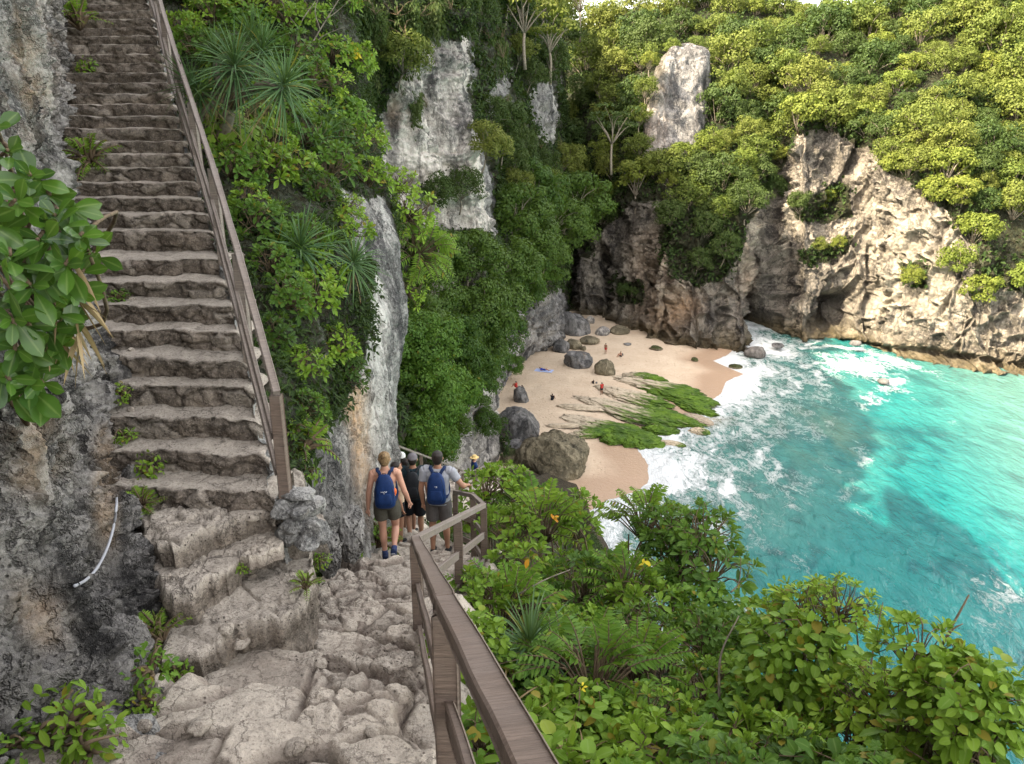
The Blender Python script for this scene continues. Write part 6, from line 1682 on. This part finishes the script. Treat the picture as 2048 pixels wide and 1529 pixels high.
for (px, py, Y, k, s, lb) in [(1340, 1012, 8.4, 'ro', .85, 'dark rosette-leaved bush against the white surf'), (1405, 1020, 8.0, 'ro', .95, 'tall dark bush at the edge of the turquoise water'), (1425, 1085, 7.6, 'ro', 1.1, 'dark bush below the tall one over the water'), (1290, 1010, 9, 'pi', 1.0, 'airy feathery shrub rising in front of the surf'),
    (1560, 1195, 5.6, 'rob', .7, 'small leafy shoot standing up against the water'), (1640, 1170, 4.8, 'li', .85, 'pale lime shoot tallest in the middle right bushes'), (1690, 1160, 4.6, 'li', .6, 'yellowish top shoot beside the pale lime one'), (1620, 1240, 4.4, 'vib', .8, 'round-leaved bush under the pale lime shoot'),
    (1850, 1245, 3.5, 'rob', .62, 'broad-leaved shrub next to the thick bare twig'), (1960, 1320, 3.2, 'vib', .6, 'rusty-tipped leafy shrub at the right edge'), (1060, 1225, 5.2, 'pd', .8, 'green fan-like spiky plant below the railing'), (1190, 1300, 4.6, 'pi', .9, 'drooping compound-leaved shrub in the middle'),
    (975, 935, 12, 'rob', 1.1, 'bright bush standing highest beside the lower railing'), (1010, 925, 12.5, 'rob', .9, 'bright bush in front of the cracked tan boulder'), (1150, 985, 10.5, 'rob', 1.1, 'bush in front of the largest tan boulder'), (1090, 1010, 10, 'pi', 1.2, 'feathery bush below the tan boulders'), (955, 1150, 6.6, 'rob', .8, 'bright leafy bush crowding the angled railing post'), (930, 1230, 4.9, 'vib', .62, 'leafy bush pressed against the railing posts'), (960, 1420, 3.4, 'lo', .55, 'lobed-leaf bush under the near handrail')]:
    bush(px, py, Y, k, s, lb); cnt += 1
print('right bushes', cnt)
# coloured leaves and dry litter
for (px, py, Y, m, lb, s) in [(1052, 1138, 6.0, 'orange', 'single orange leaf on the bushes by the rail corner', .11), (1108, 1038, 9.2, 'orange', 'orange and yellow leaf cluster in the bushes', .07), (1165, 1375, 3.8, 'yellow', 'small yellow flower among the dark vines', .03), (1290, 1125, 6.8, 'yellow', 'yellowing leaf spray in the middle bushes', .06)]:
    n = 1 if 'single' in lb else 7
    V, F, lv = leaves(rdir(rg, n) * s * .4 * (n > 1), rdir(rg, n) + (0.6, 0, .2), rdir(rg, n) * .4 + (0, -.6, 1), s, s * .45, 'ell', 5, .2, .1, rg)
    tag(link('leaf', mesh_data('leaf', V, F, G[m], dict(lv=lv)), None, at(px, py, Y)), lb, 'leaf')
n = 260; B = np.array([at(rg.uniform(1010, 1260), rg.uniform(1300, 1540), 1) for _ in range(n)]); 
Yd = rg.uniform(3.4, 4.6, n); B = B * Yd[:, None]; B[:, 2] = np.minimum(B[:, 2], hillz(B[:, 0], B[:, 1]) + .35)
V, F, lv = leaves(B, rdir(rg, n) * (1, 1, .4), rdir(rg, n) + (0, 0, 1), .26, .012, 'strap', 5, .25, .3, rg)
tag(link('dead_leaves', mesh_data('dead_leaves', V, F, G['dry'], dict(lv=lv))), 'curled dry leaf litter under the bushes', None, None, 'stuff')

# ------------------------------------------------------------------ people
def cloth(name, col, rough=.9, bump=.002): return simple_mat(name, col, rough, .15, .12, 14, bump=bump, bs=120)
PM = dict(skin=simple_mat('light_tanned_skin', (.50, .27, .185), .5, .35, .06, 9), skin2=simple_mat('tanned_skin', (.36, .19, .12), .5, .35, .06, 9), skin3=simple_mat('brown_skin', (.20, .10, .065), .55, .3, .06, 9),
    blond=simple_mat('dark_blond_hair', (.24, .155, .075), .6, .3, .35, 40, bump=.004, bs=60), dark=simple_mat('dark_brown_hair', (.02, .014, .011), .55, .35, .2, 40, bump=.003, bs=80),
    navy=cloth('navy_nylon', (.010, .030, .105), .55), navy2=cloth('dark_navy_strap', (.012, .026, .075), .7), black=cloth('black_nylon', (.016, .018, .021), .6), white=cloth('white_print', (.75, .76, .78), .6),
    orange=cloth('orange_plastic', (.75, .17, .05), .5), gshort=cloth('grey_green_shorts', (.085, .08, .062)), gshort2=cloth('grey_brown_shorts', (.10, .09, .085)), bshort=cloth('black_shorts', (.012, .013, .017)),
    tan=cloth('beige_top', (.50, .38, .26)), grey=cloth('light_grey_shirt', (.30, .31, .34)), teal=cloth('dark_teal_shirt', (.018, .034, .042)), cap=cloth('grey_cap', (.15, .14, .15)), wcap=cloth('white_cap', (.6, .6, .58)),
    red=cloth('red_print_top', (.34, .035, .03)), straw=cloth('straw_hat', (.62, .46, .20)), shoe=cloth('dark_blue_shoe', (.02, .03, .07), .7), shoe2=cloth('black_shoe', (.02, .02, .022), .7), sole=cloth('grey_sole', (.22, .22, .24), .7), sock=cloth('blue_sock', (.05, .07, .16)), blue=cloth('blue_cloth', (.03, .06, .32)))
def loft(P, R, k=18, power=1.0):
    P = np.asarray(P, float); n = len(P)
    R = np.array([(r, r) if np.isscalar(r) else r for r in R], float)
    m = max(n * 4, 8); P = crom(P, m, 0); R = np.maximum(crom(R, m, 0), .002)
    T = nrm(np.gradient(P, axis=0)); X = np.array([1., 0, 0]); 
    A = nrm(np.cross(np.cross(T, np.where(np.abs(T[:, :1]) > .9, np.array([[0, 1., 0]]), X[None])), T)); Bv = np.cross(T, A)
    th = np.arange(k) / k * 2 * math.pi
    cx = np.sign(np.cos(th)) * np.abs(np.cos(th)) ** power; sy = np.sign(np.sin(th)) * np.abs(np.sin(th)) ** power
    V = P[:, None] + R[:, 0][:, None, None] * cx[None, :, None] * A[:, None] + R[:, 1][:, None, None] * sy[None, :, None] * Bv[:, None]
    F = []
    j = np.arange(k); j2 = (j + 1) % k
    for i in range(m - 1): F.append(np.stack([i * k + j, i * k + j2, (i + 1) * k + j2, (i + 1) * k + j], 1))
    V = np.concatenate([V.reshape(-1, 3), P[:1], P[-1:]]); c0 = m * k
    caps = np.concatenate([np.stack([np.full(k, c0), j2, j], 1), np.stack([np.full(k, c0 + 1), (m - 1) * k + j, (m - 1) * k + j2], 1)])
    return V, np.concatenate(F), caps
def blob(c, r, k=16):
    z = np.linspace(-1, 1, 7); z = np.sin(z * math.pi / 2)
    P = [(c[0], c[1], c[2] + r[2] * a) for a in z]; R = [(r[0] * math.sqrt(max(0, 1 - a * a)) + .001, r[1] * math.sqrt(max(0, 1 - a * a)) + .001) for a in z]
    return loft(P, R, k)
def fuse(name, parts, mat, voxel=.008, smooth=3, parent=None):
    Vs, Q, T, b = [], [], [], 0
    for V, q, t in parts: Vs.append(V); Q.append(q + b); T.append(t + b); b += len(V)
    me = mesh_data(name, np.concatenate(Vs), [np.concatenate(Q), np.concatenate(T)], mat)
    tmp = bpy.data.objects.new(name, me); COL.objects.link(tmp)
    m = tmp.modifiers.new('r', 'REMESH'); m.mode = 'VOXEL'; m.voxel_size = voxel; m.use_smooth_shade = True
    if smooth: s = tmp.modifiers.new('s', 'SMOOTH'); s.factor = .5; s.iterations = smooth
    dg = bpy.context.evaluated_depsgraph_get(); out = bpy.data.meshes.new_from_object(tmp.evaluated_get(dg))
    bpy.data.objects.remove(tmp); out.name = name
    if not out.materials: out.materials.append(mat)
    return link(name, out, parent)
def hand(w, d, side, curl=.5, r=1.0, palm_n=(0, 1, 0)):
    """palm, four fingers of different length and a thumb from the side of the palm"""
    w = np.array(w, float); d = nrm(np.array(d, float)); pn = np.array(palm_n, float); s = nrm(np.cross(d, pn)); pn = np.cross(s, d)
    L = []
    e = w + d * .085
    L.append(loft([w - d * .01, w + d * .03, w + d * .06, e], [(.022, .022), (.028, .017), (.036, .016), (.036, .013)]))
    for i, (o, ln) in enumerate(((-.028, .068), (-.010, .078), (.009, .073), (.026, .058))):
        a = e + s * o - d * .008; c1 = a + d * ln * .45 + pn * ln * .12 * curl; c2 = c1 + d * ln * .3 + pn * ln * .30 * curl; c3 = c2 + d * ln * .18 + pn * ln * .38 * curl
        L.append(loft([a, c1, c2, c3], [.0085, .008, .0075, .006], 8))
    t0 = w + d * .025 - s * side * .022; t1 = t0 - s * side * .028 + d * .028; t2 = t1 + d * .03 - s * side * .006 + pn * .012
    L.append(loft([t0, t1, t2], [.012, .0105, .008], 8))
    return L
def person_build(name, loc, face, H, J, out, label, group=None, voxel=.008, tilt=0.0):
    """J: joint positions for a 1.70 m figure facing +Y"""
    o = empty(name, loc, (0, 0, face)); o.rotation_euler = (tilt, 0, face); sc = H / 1.70; o.scale = (sc,) * 3
    tag(o, label, 'person', group)
    P = lambda k: np.array(J[k], float)
    fem = out.get('fem', 0); sw = 1 - .10 * fem
    pel, wai, che, nek, hed = P('pelvis'), P('waist'), P('chest'), P('neck'), P('head')
    B = [loft([pel - (0, 0, .09), pel - (0, 0, .02), pel + (0, 0, .05), wai, che - (0, 0, .05), che + (0, 0, .05), nek - (0, 0, .055), nek - (0, 0, .01)],
              [(.12, .09), (.165 + .012 * fem, .115), (.155, .105), (.128 - .012 * fem, .09), (.152 * sw, .105), (.168 * sw, .105), (.125 * sw, .08), (.06, .055)], 24, .85),
         loft([nek - (0, 0, .05), nek + (0, 0, .02), hed - (0, 0, .07)], [(.065, .06), (.053, .055), (.052, .058)], 16)]
    B.append(loft([hed + (0, .012, -.115), hed + (0, .02, -.095), hed + (0, .012, -.05), hed + (0, .0, .0), hed + (0, -.006, .05), hed + (0, -.008, .09), hed + (0, -.008, .108)],
                  [(.025, .03), (.045, .055), (.066, .082), (.076, .094), (.074, .093), (.05, .065), (.012, .018)], 22))
    B.append(loft([hed + (0, .088, .01), hed + (0, .105, -.02), hed + (0, .09, -.034)], [.008, .014, .012], 10))           # nose
    B.append(loft([hed + (-.02, .084, -.062), hed + (.02, .084, -.062)], [(.008, .008), (.008, .008)], 8))                    # lips
    for s in (-1, 1):
        B.append(loft([hed + (s * .074, -.002, -.025), hed + (s * .083, -.008, .0), hed + (s * .080, -.010, .022)], [(.008, .012), (.009, .018), (.008, .012)], 10))   # ear
        k = 'L' if s < 0 else 'R'
        sh, el, wr = P('sh' + k), P('el' + k), P('wr' + k)
        B.append(loft([sh + (-s * .06, 0, .01), sh, sh * .72 + el * .28, el, el * .65 + wr * .35, wr], [(.06, .06), (.060 * sw, .062), (.052 * sw, .054), (.041, .041), (.040, .040), (.027, .024)], 16))
        B += hand(wr, nrm(wr - el) if 'hd' + k not in J else J['hd' + k], s, J.get('curl' + k, .6), palm_n=J.get('pn' + k, (-s * .9, .5, 0)))
        hp, kn, an, to = P('hip' + k), P('kn' + k), P('an' + k), P('to' + k)
        B.append(loft([hp + (0, 0, .06), hp * .85 + kn * .15, hp * .5 + kn * .5, kn + (0, 0, .03), kn * .72 + an * .28 - (0, .012, 0), kn * .4 + an * .6, an + nrm(kn - an) * .02],
                      [(.092, .10), (.088 + .006 * fem, .096), (.073, .078), (.054, .056), (.055, .060), (.042, .044), (.034, .038)], 18))
        B.append(loft([an - nrm(to - an) * .06 - nrm(kn - an) * .03, an - nrm(kn - an) * .035, (an + to) / 2 - nrm(kn - an) * .02, to], [(.03, .03), (.036, .036), (.038, .028), (.03, .016)], 14))
    body = fuse('body', B, out['skin'], voxel, 3, o)
    # shirt
    top = out.get('top'); g = .014
    if top is not None:
        if out.get('tank'):
            S = [loft([pel + (0, 0, .0), wai, che - (0, 0, .06), che + (0, 0, .0)], [(.165, .122), (.134, .104), (.155 * sw, .118), (.150 * sw, .112)], 24, .85)]
        else:
            S = [loft([pel - (0, 0, .06), pel + (0, 0, .03), wai, che - (0, 0, .05), che + (0, 0, .06), nek - (0, 0, .045), nek - (0, 0, .012)],
                      [(.182, .135), (.178, .13), (.156, .118), (.168, .124), (.180, .122), (.135, .092), (.066, .064)], 24, .85)]
            for s in (-1, 1):
                k = 'L' if s < 0 else 'R'; sh, el = P('sh' + k), P('el' + k)
                S.append(loft([sh + (-s * .07, 0, .01), sh + (0, 0, .005), sh * .75 + el * .25, sh * .42 + el * .58], [(.07, .072), (.073, .074), (.07, .072), (.066, .068)], 16))
        fuse('shirt', S, top, voxel, 2, o)
    S = [loft([pel - (0, 0, .08), pel - (0, 0, .03), pel + (0, 0, .06)], [(.165, .125), (.182, .135), (.168, .12)], 24, .85)]
    f = out.get('hem', .55)
    for s in (-1, 1):
        k = 'L' if s < 0 else 'R'; hp, kn = P('hip' + k), P('kn' + k)
        S.append(loft([hp + (0, 0, .05), hp * .8 + kn * .2, hp * (1 - f) + kn * f], [(.102, .112), (.108, .116), (.100, .106)], 18))
    fuse('shorts', S, out['shorts'], voxel, 2, o)
    for s in (-1, 1):
        k = 'L' if s < 0 else 'R'; kn, an, to = P('kn' + k), P('an' + k), P('to' + k); u = nrm(kn - an); fwd = nrm(to - an)
        if out.get('sock'): fuse('sock', [loft([an - u * .01, an + u * .05, an + u * .085], [(.043, .046), (.042, .046), (.042, .046)], 14)], out['sock'], voxel, 1, o)
        if out.get('shoe'):
            sh_ = fuse('shoe', [loft([an - fwd * .075 - u * .045, an - fwd * .05 - u * .03, an - u * .03, (an + to) / 2 - u * .025, to - u * .0, to + fwd * .03 - u * .004], [(.032, .035), (.042, .05), (.045, .05), (.047, .036), (.045, .026), (.025, .016)], 16)], out['shoe'], voxel, 2, o)
            so = fuse('sole', [loft([an - fwd * .085 - u * .078, an - u * .078, (an + to) / 2 - u * .062, to + fwd * .03 - u * .022], [(.036, .012), (.042, .012), (.048, .012), (.032, .010)], 14)], out['sole'], voxel, 1, o)
    hs = out.get('hair')
    if hs:
        S = [loft([hed + (0, -.03, -.075), hed + (0, -.032, -.03), hed + (0, -.022, .02), hed + (0, -.012, .065), hed + (0, -.01, .102), hed + (0, -.01, .118)], [(.05, .05), (.072, .072), (.083, .088), (.08, .092), (.055, .064), (.012, .014)], 22)]
        if out.get('bun'):
            S.append(blob(hed + (0.0, -.085, .085), (.042, .042, .045))); S.append(blob(hed + (.01, -.06, .12), (.03, .03, .025)))
            S.append(loft([hed + (-.05, -.05, -.02), hed + (0, -.088, -.01), hed + (.05, -.05, -.02)], [(.02, .03)] * 3, 12))
            S.append(loft([hed + (0, -.07, -.03), hed + (0, -.062, -.085)], [(.035, .02), (.018, .01)], 12))
        if out.get('long'): S.append(loft([hed + (0, -.06, .02), hed + (0, -.085, -.06), hed + (0, -.085, -.15)], [(.06, .04), (.062, .04), (.04, .025)], 14))
        fuse('hair', S, hs, voxel, 2, o)
    if out.get('cap'):
        fuse('cap', [loft([hed + (0, -.008, .02), hed + (0, -.008, .06), hed + (0, -.008, .105), hed + (0, -.008, .132)], [(.088, .104), (.088, .102), (.062, .075), (.01, .01)], 22), loft([hed + (0, .06, .032), hed + (0, .17, .012)], [(.075, .008), (.06, .006)], 18)], out['cap'], voxel, 1, o)
    if out.get('hat'):
        fuse('hat', [loft([hed + (0, 0, .035), hed + (0, 0, .042), hed + (0, 0, .05)], [(.17, .18), (.18, .19), (.165, .175)], 26), loft([hed + (0, 0, .03), hed + (0, 0, .10), hed + (0, 0, .145), hed + (0, 0, .155)], [(.09, .10), (.085, .095), (.065, .075), (.01, .01)], 22)], out['hat'], voxel, 1, o)
    return o
BASE = dict(pelvis=(0, 0, .94), waist=(0, .005, 1.08), chest=(0, .0, 1.27), neck=(0, .0, 1.455), head=(0, .015, 1.585),
    shL=(-.185, 0, 1.395), elL=(-.235, -.03, 1.12), wrL=(-.245, .04, .87), shR=(.185, 0, 1.395), elR=(.235, -.03, 1.12), wrR=(.245, .04, .87),
    hipL=(-.09, 0, .88), knL=(-.10, .03, .48), anL=(-.10, 0, .085), toL=(-.12, .15, .035), hipR=(.09, 0, .88), knR=(.10, .03, .48), anR=(.10, 0, .085), toR=(.12, .15, .035))
def pose(**kw): d = dict(BASE); d.update(kw); return d
def backpack(name, loc, face, H, mat, label, logo=None, w=.145, h=.235, tag_=False, zc=1.20):
    """built in the wearer's frame, its own top-level thing"""
    o = empty(name, loc, (0, 0, face)); o.scale = (H / 1.7,) * 3
    tag(o, label, 'backpack')
    y = -.205
    fuse('pack_body', [loft([(0, y, zc - h), (0, y - .005, zc - h * .8), (0, y, zc - h * .2), (0, y + .01, zc + h * .45), (0, y + .025, zc + h * .85), (0, y + .04, zc + h)], [(w * .7, .05), (w, .085), (w * .98, .09), (w * .88, .08), (w * .62, .055), (w * .3, .03)], 26, .75)], mat, .008, 2, o)
    fuse('front_pocket', [loft([(0, y - .055, zc - h * .78), (0, y - .075, zc - h * .5), (0, y - .065, zc - h * .02)], [(w * .6, .03), (w * .72, .04), (w * .6, .028)], 20, .7)], mat, .008, 1, o)
    for s in (-1, 1):
        P = [(s * .055, y + .085, zc + h * .80), (s * .075, y + .12, zc + h * .98), (s * .098, -.06, 1.452), (s * .105, .03, 1.455), (s * .115, .105, 1.38), (s * .12, .125, 1.22), (s * .15, .05, 1.06), (s * .13, y + .06, 1.02)]
        fuse('shoulder_strap', [loft(P, [(.027, .008)] * len(P), 12)], PM['navy2'] if mat is PM['navy'] else PM['black'], .006, 1, o)
    V, F = tubes([[(-.025, y + .03, zc + h * .93), (-.02, y + .02, zc + h * 1.08), (.02, y + .02, zc + h * 1.08), (.025, y + .03, zc + h * .93)]], [.006], 8)
    link('haul_loop', mesh_data('haul_loop', V, F, PM['black']), o)
    V, F = tubes([[(-w * .86, y - .055, zc - h * .6), (-w * .84, y - .06, zc), (-w * .6, y - .04, zc + h * .7), (0, y - .03, zc + h * .86), (w * .6, y - .04, zc + h * .7), (w * .84, y - .06, zc), (w * .86, y - .055, zc - h * .6)]], [.004], 6)
    link('zipper', mesh_data('zipper', V, F, PM['black']), o)
    if logo:
        V, F = tubes([[(x, y - .107 + .0 * x, zc + z) for x, z in seg] for seg in logo], [.0035] * len(logo), 5)
        link('logo', mesh_data('logo', V, F, PM['white']), o)
    if tag_: fuse('orange_tag', [loft([(w * .95, y + .0, zc - .06), (w * 1.0, y + .0, zc), (w * .95, y + .01, zc + .035)], [(.018, .02), (.024, .024), (.016, .016)], 12)], PM['orange'], .006, 1, o)
    return o
PY, PX = planez, None
def gz(x, y): 
    h = drop(x, y, 5, ('path',)); return (h[0].z if h else float(planez(y)))
# leading woman
wx, wy = -1.745, 9.45; wz = float(at(772, 905, wy)[2]) - 1.66
print('gaps', wz - gz(wx, wy), at(870, 903, 10.75)[2] - 1.8 - gz(-1.1, 10.75), at(828, 908, 12.5)[2] - 1.78 - gz(-1.83, 12.5))
person_build('person', (wx, wy, wz), .10, 1.66, pose(head=(.0, .02, 1.585), pelvis=(0, 0, .945), shL=(-.175, 0, 1.385), shR=(.175, 0, 1.385), elL=(-.235, -.045, 1.12), wrL=(-.262, -.02, .86), elR=(.255, -.03, 1.125), wrR=(.315, .055, .90),
    hipL=(-.085, 0, .88), knL=(-.075, .02, .48), anL=(-.06, -.01, .09), toL=(-.07, .13, .04), hipR=(.09, 0, .88), knR=(.105, .07, .50), anR=(.085, -.24, .27), toR=(.095, -.17, .14)),
    dict(skin=PM['skin'], top=PM['tan'], tank=1, fem=1, shorts=PM['gshort'], hem=.50, hair=PM['blond'], bun=1, shoe=PM['shoe'], sole=PM['sole'], sock=PM['sock']),
    'hiker in grey shorts with a blonde bun and bare shoulders, walking down, heel raised', voxel=.0075)
backpack('backpack', (wx, wy, wz), .10, 1.66, PM['navy'], 'navy backpack with an orange tag worn by the blonde hiker', [[(-.05, .03), (-.042, .045), (-.03, .032), (-.018, .044), (-.008, .03)], [(-.006, .036), (.012, .044), (.02, .034), (.04, .042)], [(-.012, .018), (.0, .005), (.002, .018)]], .142, .24, True)
# man in grey
mx, my = -1.16, 10.75; mz = float(at(870, 903, my)[2]) - 1.80
person_build('person', (mx, my, mz), -.04, 1.80, pose(elR=(.36, .0, 1.16), wrR=(.40, .22, 1.06), hdR=(.15, .9, -.25), pnR=(-.1, 0, -1), curlR=1.2, elL=(-.25, -.03, 1.12), wrL=(-.235, .0, .86), shL=(-.195, 0, 1.395), shR=(.195, 0, 1.385),
    anL=(-.10, -.06, .10), knL=(-.10, .0, .49), anR=(.11, .04, .07)),
    dict(skin=PM['skin2'], top=PM['grey'], shorts=PM['gshort2'], hem=.72, hair=PM['dark'], shoe=PM['shoe2'], sole=PM['sole']),
    'dark-haired hiker in a light grey shirt resting one hand on the railing', voxel=.0075)
backpack('backpack', (mx, my, mz), -.04, 1.80, PM['navy'], 'navy backpack with a small white mark on the grey-shirted hiker', [[(-.01, .075), (.03, .082), (.022, .068), (.008, .06), (.03, .066)]], .140, .235)
# man in dark shirt and cap
nx_, ny_ = -1.80, 12.5; nz_ = float(at(828, 908, ny_)[2]) - 1.78
person_build('person', (nx_, ny_, nz_), .05, 1.78, pose(knL=(-.11, .05, .50), anL=(-.08, -.22, .17), toL=(-.06, -.10, .06), anR=(.10, .05, .08)),
    dict(skin=PM['skin2'], top=PM['teal'], shorts=PM['bshort'], hem=.85, cap=PM['cap'], hair=PM['dark'], shoe=PM['shoe2'], sole=PM['sole']),
    'hiker in a dark shirt, black shorts and grey cap between the two nearer ones', voxel=.009)
backpack('backpack', (nx_, ny_, nz_), .05, 1.78, PM['black'], 'black backpack on the hiker with the grey cap', None, .14, .235)
for (px, py, Y, H, face, out, lb) in [(802, 906, 14.2, 1.72, .1, dict(skin=PM['skin3'], top=PM['red'], shorts=PM['bshort'], cap=PM['wcap'], hair=PM['dark'], shoe=PM['shoe2'], sole=PM['sole']), 'walker in a white cap mostly hidden behind the blonde hiker'),
                              (812, 918, 13.4, 1.62, -.1, dict(skin=PM['skin3'], top=PM['red'], shorts=PM['bshort'], hair=PM['dark'], long=1, shoe=PM['shoe2'], sole=PM['sole'], fem=1), 'dark-haired walker in a red patterned top between the hikers'),
                              (790, 924, 11.6, 1.58, -1.2, dict(skin=PM['skin2'], top=PM['tan'], shorts=PM['bshort'], hair=PM['dark'], shoe=PM['shoe2'], sole=PM['sole'], fem=1), 'person whose face shows beside the blonde hiker, looking toward the railing')]:
    p = at(px, py, Y); person_build('person', (p[0], p[1], p[2] - H), face, H, pose(), out, lb, voxel=.012)
p = at(948, 910, 27.5)
person_build('person', (p[0], p[1], p[2] - 1.72), -1.3, 1.68, pose(elR=(.25, .1, 1.15), wrR=(.2, .3, 1.1)), dict(skin=PM['skin'], top=PM['navy'], shorts=PM['gshort'], hat=PM['straw'], hair=PM['dark'], shoe=PM['shoe2'], sole=PM['sole'], fem=1), 'walker in a straw hat and navy top on the lower path', voxel=.014)
# bathers on the sand
SIT = dict(BASE, pelvis=(0, 0, .12), waist=(0, .0, .26), chest=(0, .04, .45), neck=(0, .06, .63), head=(0, .09, .76), shL=(-.18, .05, .58), shR=(.18, .05, .58), elL=(-.24, .2, .38), elR=(.24, .2, .38), wrL=(-.12, .42, .38), wrR=(.12, .42, .38),
    hipL=(-.09, .05, .12), hipR=(.09, .05, .12), knL=(-.12, .42, .46), knR=(.12, .42, .46), anL=(-.12, .62, .09), anR=(.12, .62, .09), toL=(-.14, .78, .04), toR=(.14, .78, .04))
def bather(px, py, face, J, out, lb, H=1.72, dz=0):
    h = cast(px, py, ('sand',)); q = Vector(h[0]) + Vector((0, 0, dz))
    person_build('person', q, face, H, J, out, lb, group='people on the beach', voxel=.02)
bather(1203, 790, .4, pose(), dict(skin=PM['skin3'], shorts=PM['bshort'], hair=PM['dark'], top=PM['red']), 'bather standing on the sand above the mossy reef')
bather(1211, 708, -.6, pose(), dict(skin=PM['skin3'], shorts=PM['red'], hair=PM['dark']), 'bather standing alone near the back of the beach')
bather(1104, 801, -.5, SIT, dict(skin=PM['skin3'], shorts=PM['bshort'], hair=PM['dark'], top=PM['bshort']), 'person sitting alone on the open sand')
bather(1033, 783, 1.0, SIT, dict(skin=PM['skin2'], shorts=PM['red'], hair=PM['dark'], top=PM['red']), 'person in red sitting against the left cliff', dz=.5)
bather(1045, 797, .8, SIT, dict(skin=PM['skin2'], shorts=PM['bshort'], hair=PM['dark'], top=PM['bshort']), 'person in black sitting on the dark rock', dz=.9)
bather(1242, 714, 2.0, SIT, dict(skin=PM['skin2'], shorts=PM['bshort'], hair=PM['dark']), 'person crouching on the sand right of the standing bather')
bather(1187, 768, .5, SIT, dict(skin=PM['skin3'], shorts=PM['bshort'], hair=PM['dark'], top=PM['bshort']), 'small dark figure sitting in front of the olive boulder', H=1.1)
h = cast(1088, 742, ('sand',))
LIE = dict(BASE, pelvis=(0, 0, .14), waist=(0, -.14, .15), chest=(0, -.33, .20), neck=(0, -.50, .27), head=(0, -.60, .34), shL=(-.18, -.45, .22), shR=(.18, -.45, .22), elL=(-.24, -.42, .03), elR=(.24, -.42, .03), wrL=(-.2, -.2, .04), wrR=(.2, -.2, .04),
    hipL=(-.09, .06, .13), hipR=(.09, .06, .13), knL=(-.12, .46, .16), knR=(.12, .44, .30), anL=(-.12, .88, .07), anR=(.12, .74, .07), toL=(-.16, .96, .14), toR=(.16, .86, .14))
person_build('person', h[0] + Vector((0, 0, .03)), -1.9, 1.7, LIE, dict(skin=PM['skin2'], shorts=PM['blue'], hair=PM['dark'], top=PM['blue']), 'sunbather in dark blue lying on a towel', group='people on the beach', voxel=.02)
nu = 24; U_, V_ = np.meshgrid(np.linspace(-1.1, 1.1, nu), np.linspace(-.6, .6, nu), indexing='ij'); Pt = np.stack([U_, V_, .02 + .03 * fbm(np.stack([U_, V_, 0 * U_], -1), 2.5, 3)], -1)
Pb = Pt - (0, 0, .02); Vt = np.concatenate([Pt.reshape(-1, 3), Pb.reshape(-1, 3)]); Ft = np.concatenate([gridF(nu, nu), gridF(nu, nu)[:, ::-1] + nu * nu])
o = link('towel', mesh_data('towel', Vt, Ft, cloth('pale_blue_towel', (.42, .50, .75))), None, h[0] + Vector((0, 0, .03))); o.rotation_euler = (0, 0, -.3); o.scale = (1.2, 1.2, 1)
tag(o, 'pale blue towel spread on the sand under the sunbather', 'towel')
finish_labels()
